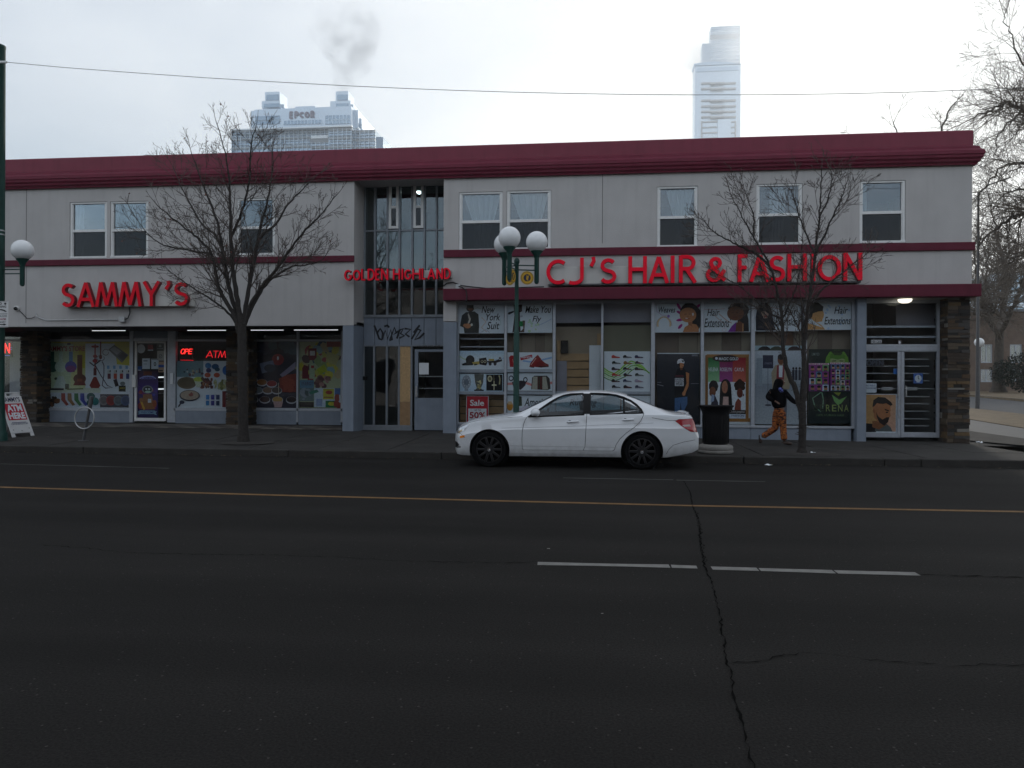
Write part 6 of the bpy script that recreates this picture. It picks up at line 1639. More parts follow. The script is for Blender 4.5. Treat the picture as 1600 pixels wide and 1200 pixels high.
def on_top(poly_, off, name, mat):
    bm = bmesh.new()
    xs_ = [p_[0] for p_ in poly_]; ys_ = [p_[1] for p_ in poly_]
    nn = 10
    # grid inside the outline: rows between its lower and upper edge
    mb = MB()
    half = len(poly_)
    vs = []
    for i in range(nn + 1):
        v = i / nn
        for j in range(nn + 1):
            u = j / nn * 2 - 1
            xl, xh, wl, wh = on_top.lim
            x = xl(u) + (xh(u) - xl(u)) * v
            y = u * (wl + (wh - wl) * v)
            vs.append((x, y, top_z(x, y) + off))
    fs = [(i * (nn + 1) + j, i * (nn + 1) + j + 1, (i + 1) * (nn + 1) + j + 1, (i + 1) * (nn + 1) + j) for i in range(nn) for j in range(nn)]
    mb.add(vs, fs).xf(CX).build(name, mat, car, smooth=True)
    bm.free()
on_top.lim = (lambda u: 1.25 + .08 * u * u, lambda u: 1.89 + .04 * u * u, .66, .50)
on_top(wsh, -.010, 'windscreen', M['car_glass'])
on_top.lim = (lambda u: 3.32 - .02 * u * u, lambda u: 3.94 - .06 * u * u, .47, .58)
on_top(rsh, -.010, 'rear_window', M['car_glass'])
# underbody, wheels
MB().cbox(.5, 4.1, -.62, .62, .16, .29, .02).xf(CX).build('underbody', M['black'], car)
for xw in (XFW, XRW):
    for sg in (-1, 1):
        w = MB()
        prof = [(.235, -.095), (.27, -.105), (.305, -.10), (RW_ - .004, -.075), (RW_, -.04), (RW_, .04), (RW_ - .004, .075), (.305, .10), (.27, .105), (.235, .095)]
        w.lathe(prof, (0, 0, 0), 48, cap=False)
        rot = Matrix.Rotation(R(90), 4, 'X')
        pos = CX @ Matrix.Translation((xw, sg * .755, RW_ - .005)) @ rot
        wo_ = w.xf(pos).build('wheel', M['tyre'], car, smooth=True)
        rm = MB().lathe([(.238, -.10), (.238, .10)], (0, 0, 0), 40, cap=False)
        rm.lathe([(.222, .10), (.238, .098)], (0, 0, 0), 40, cap=False)
        zf = .075
        for k in range(10):
            a = 2 * math.pi * k / 10
            c_, s2 = math.cos(a), math.sin(a)
            q = MB().cbox(.05, .235, -.021, .021, zf - .016, zf + .012, .006).xf(Matrix.Rotation(a, 4, 'Z')); rm.add(q.v, q.f)
        rm.lathe([(.0001, zf - .02), (.085, zf - .02), (.085, zf + .012), (.0001, zf + .016)], (0, 0, 0), 28)
        bd = MB().lathe([(.0001, zf - .045), (.165, zf - .045), (.165, zf - .07)], (0, 0, 0), 28, cap=False); bd.lathe([(.0001, zf - .08), (.236, zf - .08)], (0, 0, 0), 28, cap=False)
        rm.xf(CX @ Matrix.Translation((xw, sg * .755, RW_ - .005)) @ Matrix.Rotation(R(90), 4, 'X') @ (Matrix.Identity(4) if sg < 0 else Matrix.Scale(-1, 4, (0, 0, 1))))
        rm.build('rim', M['rim'], wo_, smooth=True, ang=30)
        bd.xf(CX @ Matrix.Translation((xw, sg * .755, RW_ - .005)) @ Matrix.Rotation(R(90), 4, 'X') @ (Matrix.Identity(4) if sg < 0 else Matrix.Scale(-1, 4, (0, 0, 1)))).build('brake_disc', M['tyre'], wo_)
        hub = MB()
        yh = sg * (.755 + .092)
        hub.tube([(xw, yh - .004 * sg, RW_ - .005), (xw, yh + .004 * sg, RW_ - .005)], .034, 24)
        for k in range(3):
            a = R(90 + 120 * k)
            hub.tube([(xw, yh + .006 * sg, RW_ - .005), (xw + .03 * math.cos(a), yh + .006 * sg, RW_ - .005 + .03 * math.sin(a))], [.006, .001], 5)
        hub.tube([(xw + .031 * math.cos(R(20 * i)), yh + .006 * sg, RW_ - .005 + .031 * math.sin(R(20 * i))) for i in range(19)], .003, 5)
        hub.xf(CX).build('hub_cap', M['chrome'], wo_, smooth=True)
        MB().tube([(xw, sg * .66, .315), (xw, sg * .60, .315)], .37, 32).xf(CX).build('wheel_well', M['black'], car)
def door_for(x, sg):
    c_ = [d_ for d_ in doors if (d_[0].x < 2.55) == (x < 2.55) and d_[0].y * sg > 0]
    return c_[0][1] if c_ else car
for sg in (-1, 1):
    for (xa, za, xb, zb_) in ((2.21, .838, 2.42, .852), (3.20, .885, 3.40, .895)):
        ya, yb_ = side_y(xa, za, sg), side_y(xb, zb_, sg)
        h_ = MB().tube([(xa, ya + sg * .004, za), (xa + .03, ya + sg * .032, za + .002), (xb - .04, yb_ + sg * .034, zb_), (xb, yb_ + sg * .004, zb_)], [.012, .016, .016, .012], 8)
        h_.xf(CX).build('handle', M['car_paint'], door_for(xa, sg), smooth=True)
        bk = MB().tube([(xa + .05, (ya + yb_) / 2 - sg * .004, za - .004), (xa + .05, (ya + yb_) / 2 + sg * .002, za - .004)], .036, 16); bk.xf(CX).build('handle_recess', M['darksteel'], door_for(xa, sg))
    # door mirror
    mm = MB()
    mm.sphere((0, 0, 0), 1, 20, 12)
    mm.v = [(v[0] * .105 if v[0] < 0 else v[0] * .065, v[1] * .12, (v[2] * .085 if v[2] > 0 else v[2] * .065)) for v in mm.v]
    yb_ = side_y(1.62, .95, sg)
    mm.xf(CX @ Matrix.Translation((1.66, yb_ + sg * .12, 1.0)))
    mr_ = mm.build('mirror', M['car_paint'], car, smooth=True)
    MB().tube([(1.66, yb_ - sg * .02, .935), (1.66, yb_ + sg * .08, .955)], [.03, .022], 8).xf(CX).build('mirror_stalk', M['black'], mr_)
    MB().cbox(1.60, 1.68, yb_ + sg * .04, yb_ + sg * .20, .938, .956, .008).xf(CX).build('mirror_base', M['black'], mr_)
    gl_ = MB().cbox(1.708, 1.714, yb_ + sg * .05, yb_ + sg * .19, .965, 1.045, .003).xf(CX).build('mirror_glass', M['chrome'], mr_)
    q = MB(); y0 = side_y(1.60, 1.0, sg)
    for zz_ in (1.012, .992): q.tube([(1.60, yb_ + sg * (.205), zz_), (1.68, yb_ + sg * .222, zz_)], .006, 5)
    q.xf(CX).build('mirror_lamp', M['chrome'], mr_)
    # sill, bumper seams, reflector in the headlamp
    on_side([(1.18, .325), (3.10, .325), (3.10, .262), (1.18, .262)], .006, 'sill_trim', M['car_paint'], sg=sg)
    on_side([(.10, .63), (.22, .68), (.22, .645), (.13, .605)], .004, 'lamp_reflector', M['headlamp_warm'], sg=sg)
    on_side([(4.26, .80), (4.40, .81), (4.42, .775), (4.30, .77)], .004, 'reverse_lamp', M['tail_white'], sg=sg)
    for seam in ([(4.02, .36), (4.1, .44), (4.3, .50), (4.5, .53)], [(1.40, .93), (1.0, .895), (.6, .845), (.40, .80)], [(.30, .52), (.18, .60), (.08, .62)], [(4.02, .36), (3.98, .28)], [(3.72, .93), (4.0, .88), (4.14, .88)]):
        pts = []
        for a, b in zip(seam[:-1], seam[1:]):
            for k in range(5): pts.append(Vector(a).lerp(Vector(b), k / 5))
        pts.append(Vector(seam[-1]))
        MB().tube([(p_.x, side_y(p_.x, p_.y, sg) - sg * .0015, p_.y) for p_ in pts], .0042, 5).xf(CX).build('panel_gap', M['black'], car)
    for seam in ([(1.02, .715), (1.6, .735), (2.5, .772), (3.2, .81), (3.75, .835)], [(1.18, .395), (2.0, .392), (3.08, .392)]):
        pts = []
        for a, b in zip(seam[:-1], seam[1:]):
            for k in range(6): pts.append(Vector(a).lerp(Vector(b), k / 6))
        pts.append(Vector(seam[-1]))
        MB().tube([(p_.x, side_y(p_.x, p_.y, sg) - sg * .002, p_.y) for p_ in pts], .0042, 5).xf(CX).build('body_line', M['crease'], car)
    # chrome fog trim
    q = MB()
    for zz_ in (.41, .375, .345):
        pts = [(x_, side_y(x_, zz_, sg) + sg * .003, zz_) for x_ in (.06, .10, .14, .165)]
        q.tube(pts, .006, 5)
    q.xf(CX).build('fog_lamp', M['chrome'], car)
# grille, plates, boot lip, seats, wheel
q = MB(); q.cbox(-.015, .05, -.36, .36, .46, .66, .01)
q.xf(CX).build('grille', M['black'], car)
q = MB()
for k in range(3): q.cbox(-.025, .0, -.34, .34, .50 + .055 * k, .512 + .055 * k, .003)
q.tube([(-.03, 0, .58), (-.022, 0, .58)], .07, 24); q.xf(CX).build('grille_bar', M['chrome'], car)
q = MB()
pts = []
for k in range(13):
    y = -.66 + 1.32 * k / 12
    pts.append((4.44 - .10 * (y / .66) ** 2, y, top_z(4.44 - .10 * (y / .66) ** 2, y) + .012))
q.tube(pts, [.012] + [.022] * 11 + [.012], 8).xf(CX).build('boot_lip', M['car_paint'], car, smooth=True)
for y in (-.36, .36):
    for (x_, z0, z1) in ((2.30, .35, 1.02), (3.15, .38, .98)):
        s_ = MB()
        s_.cbox(x_ - .48, x_ + .06, y - .25, y + .25, .36, .52, .05)
        b_ = MB().cbox(-.06, .06, -.24, .24, 0, z1 - .46, .05).xf(Matrix.Translation((x_ + .02, y, .46)) @ Matrix.Rotation(R(14), 4, 'Y'))
        s_.add(b_.v, b_.f)
        h_ = MB().cbox(-.045, .045, -.13, .13, 0, .17, .045).xf(Matrix.Translation((x_ + .16, y, z1 + .02)) @ Matrix.Rotation(R(10), 4, 'Y'))
        s_.add(h_.v, h_.f)
        s_.xf(CX).build('seat', M['upholstery'], car)
MB().tube([(1.80 + .05 * math.sin(R(a)), -.36 + .18 * math.cos(R(a)), .90 + .17 * math.sin(R(a))) for a in range(0, 361, 20)], .016, 8).xf(CX).build('steering_wheel', M['black'], car, smooth=True)
MB().cbox(1.36, 1.72, -.70, .70, .70, .90, .06).xf(CX).build('dashboard', M['upholstery'], car)
bmt.free()
# the bonnet is a little shorter than drawn: pull everything ahead of the front axle back
def shorten(o):
    for c_ in o.children:
        if c_.type == 'MESH':
            for v in c_.data.vertices:
                lx = v.co.x + WL[car.as_pointer()][0] - XN
                if lx < .45: v.co.x += (.45 - lx) * .24
        shorten(c_)
shorten(car)
# ------------------------------------------------------------------ street furniture
def globe_arm(root, base, az, L, zarm, zglobe, rg=.235, medal=True, face_mat=None):
    dx, dy = math.cos(az), math.sin(az)
    ex, ey = base[0] + dx * L, base[1] + dy * L
    a = MB()
    for dz in (0, -.10): a.tube([(base[0], base[1], zarm + dz), (ex, ey, zarm + dz)], .014, 8)
    arm = a.build('arm', M['green'], root, kind='stuff')
    MB().lathe([(.012, zarm - .40), (.040, zarm - .385), (.052, zarm - .35), (.052, zglobe - rg - .12), (.060, zglobe - rg - .10), (.075, zglobe - rg - .05), (.125, zglobe - rg + .01), (.135, zglobe - rg + .035), (.115, zglobe - rg + .05)], (ex, ey, 0), 18).build('lamp_holder', M['green'], root, smooth=True)
    MB().sphere((ex, ey, zglobe), rg, 32, 20).build('globe', M['globe'], root, smooth=True)
    if medal:
        mx_, my_ = base[0] + dx * L * .52, base[1] + dy * L * .52
        zc = zarm - .27
        nv = Vector((-dy, dx, 0)); 
        if nv.y > 0: nv = -nv
        md = MB().tube([(mx_ - nv.x * .006, my_ - nv.y * .006, zc), (mx_ + nv.x * .006, my_ + nv.y * .006, zc)], .148, 28)
        md.tube([(mx_, my_, zc + .14), (mx_, my_, zarm - .10)], .008, 6)
        mo = md.build('medallion', pmat('yellow_badge', (.50, .31, .035), .5, var=.1), root)
        pr = Print(-.148, .148, -.148, .148, 0)
        pr.ell(.5, .5, .44, .44, srgb(40, 44, 60), n=26).ell(.5, .5, .42, .42, srgb(206, 160, 40), n=26).ell(.5, .5, .27, .27, srgb(38, 40, 66), n=22).poly([(.42, .32), (.52, .36), (.60, .30), (.62, .46), (.56, .60), (.60, .72), (.46, .66), (.42, .52), (.47, .44)], srgb(206, 160, 40))
        rot = Matrix((Vector((-nv.y, nv.x, 0)), -nv, Vector((0, 0, 1)))).transposed().to_4x4()
        rot.translation = Vector((mx_, my_, zc)) + nv * .0075
        pr.mb.xf(rot).build('emblem', M['print'], mo)
YL = 15.95
lb = P(806.5, 640, YL); lx_, lz0 = lb.x, .105
lamp = thing('street_lamp', 'dark green lamp post with three white globes beside the white car', 'street lamp', (lx_, YL, lz0), 'globe street lamps')
ztop_ = P(806, 404, YL).z; zst = P(806, 517, YL).z
MB().lathe([(.19, lz0), (.19, lz0 + .10), (.15, lz0 + .14), (.13, lz0 + .5), (.105, lz0 + .56), (.075, lz0 + .70), (.066, lz0 + .8), (.064, zst - .05), (.058, zst), (.046, zst + .03), (.042, ztop_ - .12), (.058, ztop_ - .10), (.062, ztop_ - .04), (.04, ztop_), (.001, ztop_ + .03)], (lx_, YL, 0), 20).build('post', M['green'], lamp, smooth=True)
zg = P(838, 378, YL + .1).z; za_ = P(838, 414, YL).z
for a in (-105, 15, 135): globe_arm(lamp, (lx_, YL), R(a), .44, za_, zg)
# the taller pole at the left edge, one globe arm in view, sign plate
YLP = 15.9
pc = P(-3, 400, YLP)
pole = thing('street_lamp', 'tall dark green pole at the left edge with one white globe and a sign', 'street lamp', (pc.x, YLP, .11), 'globe street lamps')
zt_ = P(0, 70, YLP).z
MB().lathe([(.21, .11), (.21, .3), (.18, .34), (.150, .9), (.140, 1.2), (.132, zt_ - .08), (.140, zt_ - .07), (.140, zt_ - .02), (.10, zt_)], (pc.x, YLP, 0), 24).build('post', M['green'], pole, smooth=True)
gp_ = P(35, 391, YLP)
for a in (0, 180): globe_arm(pole, (pc.x, YLP), R(a), gp_.x - pc.x, P(20, 421, YLP).z, gp_.z, .24, medal=False)
MB().tube([P(-6, 97, YLP - .1), P(10, 97, YLP - .18)], .03, 8).build('insulator', M['globe'], pole)
for yy in (362, 368): MB().lathe([(.134, 0), (.144, .01), (.144, .03), (.134, .04)], (pc.x, YLP, P(0, yy, YLP).z), 20).build('band', M['steel'], pole)
x0, x1, z0, z1 = RECT(-12, 12.8, 470.5, 511.5, YLP - .22)
sg_ = MB().cbox(x0, x1, YLP - .22, YLP - .215, z0, z1, .003)
o = tag(sg_.build('parking_sign', pmat('sign_white', (.70, .70, .70), .5, var=.04)), 'white loading zone sign with black arrows on the left pole', 'sign')
p = Print(x0, x1, z0, z1, YLP - .222)
p.rect(.04, .48, .96, .495, BLK).rect(.03, .02, .97, .03, BLK).rect(.03, .97, .97, .98, BLK).poly([(.30, .34), (.55, .30), (.75, .33), (.93, .40), (.80, .41), (.70, .37), (.55, .35)], BLK).text('NO', .3, .05, .6, .14, BLK, 0, .03).text('PARKING', .12, .17, .88, .25, BLK, 0, .02).text('LOADING ZONE', .1, .53, .92, .60, srgb(60, 60, 70)).text('7AM-6PM', .2, .65, .85, .72, srgb(170, 50, 90)).text('MON-SAT', .2, .76, .85, .83, srgb(60, 60, 70)).line([(.45, .89), (.75, .89)], .03, BLK).poly([(.72, .85), (.90, .89), (.72, .93)], BLK).ell(.82, .10, .07, .04, BLK)
finish(o, p)
MB().tube([(pc.x, YLP - .17, (z0 + z1) / 2 + .12), (pc.x, YLP - .216, (z0 + z1) / 2 + .12)], .03, 8).build('bracket', M['steel'], o)
# overhead wire
q = MB()
pts = [P(8, 97, YLP - .18)] + [P(a, b, 15.75) for a, b in ((100, 105.5), (200, 113), (320, 121.5), (430, 128), (540, 134), (640, 138.5), (720, 141.5), (800, 144), (900, 146.3), (1000, 147.8), (1090, 148.3), (1200, 148.1), (1320, 146.5), (1440, 143.5), (1600, 137), (1900, 121))]
q.tube(pts, .0065, 5)
tag(q.build('overhead_wire', M['cable'], smooth=True), 'thin sagging wire crossing the sky from the left pole', 'wire')

# litter bin on its concrete foot
bc = P(1118, 700, 15.62); bz = zs_at(bc.x, 15.62)
binn = thing('litter_bin', 'black flared litter bin on a round concrete base behind the car', 'litter bin', (bc.x, 15.62, bz))
MB().lathe([(.33, .0), (.355, .02), (.36, .05), (.345, .075), (.35, .085), (.355, .13), (.335, .165), (.30, .18), (.27, .19)], (bc.x, 15.62, bz), 36).build('base', M['concrete'], binn, smooth=True)
mbn = MB().lathe([(.245, .19), (.252, .22), (.258, .5), (.262, .72), (.268, .80), (.285, .87), (.315, .925), (.345, .955), (.362, .968), (.365, .985), (.352, .992), (.31, .975), (.22, .955), (.18, .93), (.18, .75)], (bc.x, 15.62, bz), 40, cap=False)
mbn.build('body', M['black'], binn, smooth=True)
lin = MB()
for k in range(24):
    a = 2 * math.pi * k / 24
    lin.tube([(bc.x + .262 * math.cos(a), 15.62 + .262 * math.sin(a), bz + .22), (bc.x + .268 * math.cos(a), 15.62 + .268 * math.sin(a), bz + .78)], .006, 4)
lin.build('rib', M['black'], binn, kind='stuff')

# leaning bicycle ring
b0, b1 = P(130.2, 688, 16.15), P(143.6, 619, 16.15)
bz = zs_at(b0.x, 16.15); b0.z = bz
rack = thing('bicycle_rack', 'leaning steel bicycle post with a round ring on the left pavement', 'bicycle rack', (b0.x, 16.15, bz))
d_ = (b1 - b0)
MB().tube([b0, b0 + d_ * .985, b1], [.030, .030, .015], 14).build('post', M['darksteel'], rack, smooth=True)
MB().tube([b0 + d_ * .72, b0 + d_ * .99], [.045, .045], 14).build('head', M['darksteel'], rack)
cc = P(132, 653, 16.08)
MB().tube([cc + Vector((.245 * math.cos(R(a)), .02 * math.sin(R(a)), .25 * math.sin(R(a)))) for a in range(0, 361, 12)], .014, 8).build('ring', M['steel'], rack, smooth=True)
MB().lathe([(.11, 0), (.11, .012), (.05, .02)], (b0.x, 16.15, bz), 18).build('foot_plate', M['darksteel'], rack)

# folding pavement sign
bb = P(37.5, 680, 16.9); bb.z = zs_at(bb.x, 16.9)
brd = thing('pavement_sign', "white folding pavement sign reading SAMMY'S ATM HERE by the left pillar", 'pavement sign', bb)
th = R(80)
wv, nv = Vector((math.cos(th), math.sin(th), 0)), Vector((math.sin(th), -math.cos(th), 0))
lean, hh, ww = .50, 1.10, .60
apex = bb - nv * lean
for sgn in (1, -1):
    foot = apex + nv * lean * sgn
    upv = (apex + Vector((0, 0, hh)) - foot); ul = upv.length; upv.normalize()
    nn_ = (nv * sgn - upv * (nv * sgn).dot(upv)).normalized()
    ex = upv.cross(nn_)                           # width axis, right handed with the outward face
    Mx = Matrix((ex, -nn_, upv)).transposed().to_4x4(); Mx.translation = foot
    f = MB()
    f.cbox(-ww / 2, ww / 2, 0, .03, .10, ul - .10, .012)
    f.cbox(-ww / 2, -ww / 2 + .09, 0, .03, .0, .098, .008); f.cbox(ww / 2 - .09, ww / 2, 0, .03, .0, .098, .008)
    f.cbox(-ww / 2 + .02, -.08, 0, .03, ul - .098, ul, .012); f.cbox(.08, ww / 2 - .02, 0, .03, ul - .098, ul, .012); f.cbox(-.0795, .0795, .002, .028, ul - .04, ul, .008)
    po = f.xf(Mx).build('panel', pmat('white_plastic', (.66, .66, .66), .5, var=.08, scale=5), brd)
    if sgn == 1:
        p = Print(-ww / 2 + .03, ww / 2 - .03, .12, ul - .12, -.0015)
        p.text("SAMMY'S", .08, .02, .92, .15, srgb(40, 44, 70), .05, .025).rect(.04, .20, .96, .66, srgb(186, 24, 50)).text('ATM', .13, .23, .88, .42, WHT, 0, .045).text('HERE', .11, .45, .91, .63, WHT, 0, .045).rect(.14, .72, .86, .735, srgb(60, 64, 100)).text('CONVENIENCE STORE', .08, .745, .92, .79, srgb(60, 64, 100), .1)
        for u, v in ((.1, .93), (.9, .90), (.5, .96)): p.ell(u, v, .02, .015, srgb(90, 90, 90))
        p.mb.xf(Mx).build('print', M['print'], po)
q = MB()
for u in (-.28, .28): q.tube([apex + wv * u + nv * .30 + Vector((0, 0, .42)), apex + wv * u - nv * .30 + Vector((0, 0, .42))], .010, 6)
q.build('strut', M['darksteel'], brd, kind='stuff')

# ------------------------------------------------------------------ bare street trees
def catm(pts, n=5):
    P_ = [pts[0]] + list(pts) + [pts[-1]]
    out = []
    for i in range(1, len(P_) - 2):
        for k in range(n):
            t = k / n
            a, b, c, d = P_[i - 1], P_[i], P_[i + 1], P_[i + 2]
            out.append(.5 * ((2 * b) + (c - a) * t + (2 * a - 5 * b + 4 * c - d) * t * t + (3 * b - a - 3 * c + d) * t ** 3))
    out.append(P_[-2])
    return out
def rvec(r):
    while True:
        v = Vector((r.uniform(-1, 1), r.uniform(-1, 1), r.uniform(-1, 1)))
        if .05 < v.length < 1: return v.normalized()
def shoot(mb, r, p, d, L, rad, depth, prm, leaves=None):
    """one shoot with its side shoots"""
    n = max(3, min(7, int(L / prm['seg'])))
    pts, q, dd = [p.copy()], p.copy(), d.copy()
    for i in range(n):
        dd = (dd + rvec(r) * prm['wob'] + Vector((0, 0, prm['up'])) * (.5 + i / n)).normalized()
        q = q + dd * (L / n)
        pts.append(q.copy())
    rr = [max(prm['rmin'], rad * (1 - .78 * i / n)) for i in range(n + 1)]
    mb.tube(pts, rr, 4 if depth >= 2 else 3, cap=False)
    if leaves is not None and depth == 0 and r.random() < prm.get('leaf', 0):
        a = rvec(r) * .035; b = rvec(r) * .03
        leaves.add([q, q + a, q + a + b, q + b + Vector((0, 0, -.02))], [(0, 1, 2, 3)])
    if depth > 0:
        m = max(1, int(L * prm['dens'] * (1 + .25 * depth) + r.random()))
        for k in range(m):
            t = r.uniform(.18, .97)
            i = min(n - 1, int(t * n)); f = t * n - i
            pos = pts[i].lerp(pts[i + 1], f)
            tan = (pts[i + 1] - pts[i]).normalized()
            side = rvec(r); side = (side - tan * side.dot(tan)).normalized()
            ang = r.uniform(.45, .95)
            nd = (tan * math.cos(ang) + side * math.sin(ang)).normalized()
            shoot(mb, r, pos, nd, L * r.uniform(.32, .62) * (1.12 - .5 * t), rr[i] * .62, depth - 1, prm, leaves)
def street_tree(name, label, base, trunk_pts, limbs, Y, prm, seed, rt):
    r = random.Random(seed)
    t = thing(name, label, 'tree', base, 'street trees on the pavement')
    tk = MB()
    def world(pts, dy):
        out = []
        n = len(pts)
        for i, (a, b) in enumerate(pts):
            out.append(P(a, b, Y + dy * (i / max(1, n - 1)) ** 1.2))
        return out
    tp = catm(world(trunk_pts, 0), 6)
    tp[0].z = base[2] - .05
    nT = len(tp)
    tr = [rt * (1.35 - .35 * min(1, i / 4)) * (1 - .12 * i / nT) * (1 + .09 * r.uniform(-1, 1)) for i in range(nT)]
    tk.tube(tp, tr, 14)
    lf = MB(); cr_ = MB()
    for pts, dy, r0, r1 in limbs:
        wp_ = catm(world(pts, dy), 5)
        n = len(wp_)
        wp_ = [w_ + rvec(r) * .012 * (0 if i == 0 else 1) for i, w_ in enumerate(wp_)]
        lr = [r0 + (r1 - r0) * (i / (n - 1)) ** .8 for i in range(n)]
        tk.tube(wp_, [q * (1 + .06 * r.uniform(-1, 1)) for q in lr], 8)
        tot = sum((wp_[i + 1] - wp_[i]).length for i in range(n - 1))
        m = int(tot * prm['ldens'])
        for k in range(m):
            tt = prm['start'] + (1 - prm['start']) * ((k + r.random()) / m)
            i = min(n - 2, int(tt * (n - 1)))
            pos = wp_[i].lerp(wp_[i + 1], tt * (n - 1) - i)
            tan = (wp_[i + 1] - wp_[i]).normalized()
            side = rvec(r); side = (side - tan * side.dot(tan)).normalized()
            ang = r.uniform(.45, .9)
            L = prm['L'] * r.uniform(.45, 1.15) * (1.25 - .65 * tt)
            shoot(cr_, r, pos, (tan * math.cos(ang) + side * math.sin(ang)).normalized(), L, max(.006, lr[i] * .42), 2, prm, lf)
        shoot(cr_, r, wp_[-1], (wp_[-1] - wp_[-2]).normalized(), prm['L'] * prm.get('tip', .6), r1, 2, prm, lf)
        if prm.get('spur'):                       # short spurs along the older wood
            for k in range(int(tot * prm['spur'])):
                i = r.randrange(n - 1)
                side = rvec(r)
                pos = wp_[i].lerp(wp_[i + 1], r.random()) + side * lr[i] * .7
                cr_.tube([pos, pos + (side + Vector((0, 0, .4))) * r.uniform(.03, .09)], [.008, .004], 3, cap=False)
    if prm.get('spur'):
        for k in range(int(prm['spur'] * 1.6)):
            i = r.randrange(nT - 1); side = rvec(r); side.z *= .3
            pos = tp[i].lerp(tp[i + 1], r.random()) + side.normalized() * tr[i] * .8
            cr_.tube([pos, pos + (side + Vector((0, 0, .25))) * r.uniform(.03, .10)], [.010, .005], 4, cap=False)
    tk.build('trunk', M['bark'], t, smooth=True)
    co = cr_.build('crown', M['twig'], t, smooth=True)
    if lf.v: lf.build('withered_leaf', M['dryleaf'], co, kind='stuff')
    return t
YT1 = 16.2
g1 = P(380, 692, YT1); z1_ = zs_at(g1.x, YT1)
prm1 = dict(seg=.15, wob=.085, up=.085, rmin=.0042, dens=5.2, ldens=6.2, start=.20, L=1.05, tip=.35, leaf=.05)
tree1 = street_tree('bare_street_tree', "spreading leafless tree in front of the store right of the SAMMY'S sign", (g1.x, YT1, z1_),
    [(380, 693), (380, 660), (379, 610), (378.5, 560), (378, 518), (378, 506)],
    [([(374, 520), (366, 492), (352, 470), (340, 442), (330, 397), (312, 375), (290, 357), (266, 338), (246, 322)], -.5, .062, .010),
     ([(377, 512), (367, 480), (356, 440), (350, 405), (341, 353), (330, 320), (318, 290), (300, 240)], .5, .066, .010),
     ([(378, 508), (371, 470), (364, 420), (361, 370), (360, 329), (358, 285), (352, 240), (338, 190)], -.35, .072, .008),
     ([(380, 508), (386, 470), (395, 420), (404, 370), (414, 329), (424, 280), (427, 225)], .6, .066, .009),
     ([(381, 512), (391, 478), (410, 446), (430, 424), (456, 386), (478, 358), (500, 338), (524, 306)], -.7, .056, .009),
     ([(383, 505), (400, 470), (420, 440), (452, 418), (478, 414), (500, 408), (516, 388)], .8, .040, .007),
     ([(374, 515), (356, 488), (330, 468), (300, 449), (276, 432), (256, 416)], .6, .034, .006),
     ([(352, 405), (338, 370), (312, 345), (282, 290), (272, 262)], .9, .036, .007),
     ([(404, 372), (430, 350), (450, 320), (478, 290), (500, 270)], .7, .034, .007),
     ([(361, 370), (378, 330), (390, 280), (392, 230), (400, 200)], -.9, .036, .007),
     ([(330, 397), (300, 392), (262, 385), (236, 370), (216, 345)], -.2, .030, .006)],
    YT1, prm1, 11, .115)
YT2 = 15.72
g2 = P(1253, 708, YT2); z2_ = zs_at(g2.x, YT2)
prm2 = dict(seg=.15, wob=.085, up=.10, rmin=.0040, dens=5.4, ldens=6.4, start=.28, L=.90, tip=.4, spur=22)
tree2 = street_tree('bare_street_tree', 'slender forked leafless tree beside the walking person', (g2.x, YT2, z2_),
    [(1253, 709), (1253.5, 690), (1254, 660), (1253, 636), (1252, 622)],
    [([(1253, 640), (1256, 605), (1256, 575), (1256, 544), (1260, 496), (1266, 456), (1272, 412), (1278, 360), (1282, 312), (1284, 262)], .1, .078, .008),
     ([(1251, 640), (1244, 612), (1233, 585), (1226, 560), (1223, 530), (1222, 496), (1215, 458), (1206, 425), (1194, 398), (1176, 368), (1160, 340), (1146, 312)], -.25, .062, .008),
     ([(1201, 414), (1180, 396), (1155, 384), (1132, 372), (1110, 358), (1096, 340)], -.5, .028, .006),
     ([(1222, 498), (1205, 490), (1186, 474), (1165, 455), (1140, 438), (1112, 424)], .3, .024, .005),
     ([(1222, 530), (1210, 505), (1184, 482), (1160, 470)], -.4, .018, .005),
     ([(1262, 480), (1282, 456), (1304, 436), (1328, 416), (1350, 400), (1366, 384)], .3, .030, .005),
     ([(1274, 395), (1288, 368), (1302, 336), (1316, 308), (1322, 286)], -.4, .030, .006),
     ([(1274, 400), (1262, 372), (1250, 340), (1240, 310), (1236, 296)], .5, .026, .006),
     ([(1280, 340), (1294, 310), (1300, 280), (1298, 262)], .5, .022, .006),
     ([(1176, 368), (1178, 340), (1168, 310), (1156, 285)], .4, .022, .006),
     ([(1222, 500), (1236, 470), (1246, 440), (1252, 400), (1254, 366)], -.5, .022, .005)],
    YT2, prm2, 23, .082)
# the same kind of tree stands on the near side of the street, behind the camera; the stair panes mirror it
tree3 = copy_thing(tree1, (-9.5, -6.0, 0.0), 'leafless tree across the street, mirrored in the stair window panes', rz=R(70))
# tree pits
for gx, gy, rx_, ry_, zz_ in ((g1.x + .1, YT1, .62, .52, z1_), (g2.x + .12, YT2, .62, .46, z2_)):
    q = MB(); ring = []
    for k in range(28):
        a = 2 * math.pi * k / 28; s_ = 1 + .04 * rnd.uniform(-1, 1)
        ring.append((gx + rx_ * s_ * math.cos(a), gy + ry_ * s_ * math.sin(a)))
    vs = [(a, b, zz_ + .008) for a, b in ring] + [(gx + (a - gx) * .5, gy + (b - gy) * .5, zz_ + .03) for a, b in ring]
    q.add(vs, [(i, (i + 1) % 28, 28 + (i + 1) % 28, 28 + i) for i in range(28)] + [tuple(range(28, 56))])
    struct(q.build('tree_pit', M['soil']))

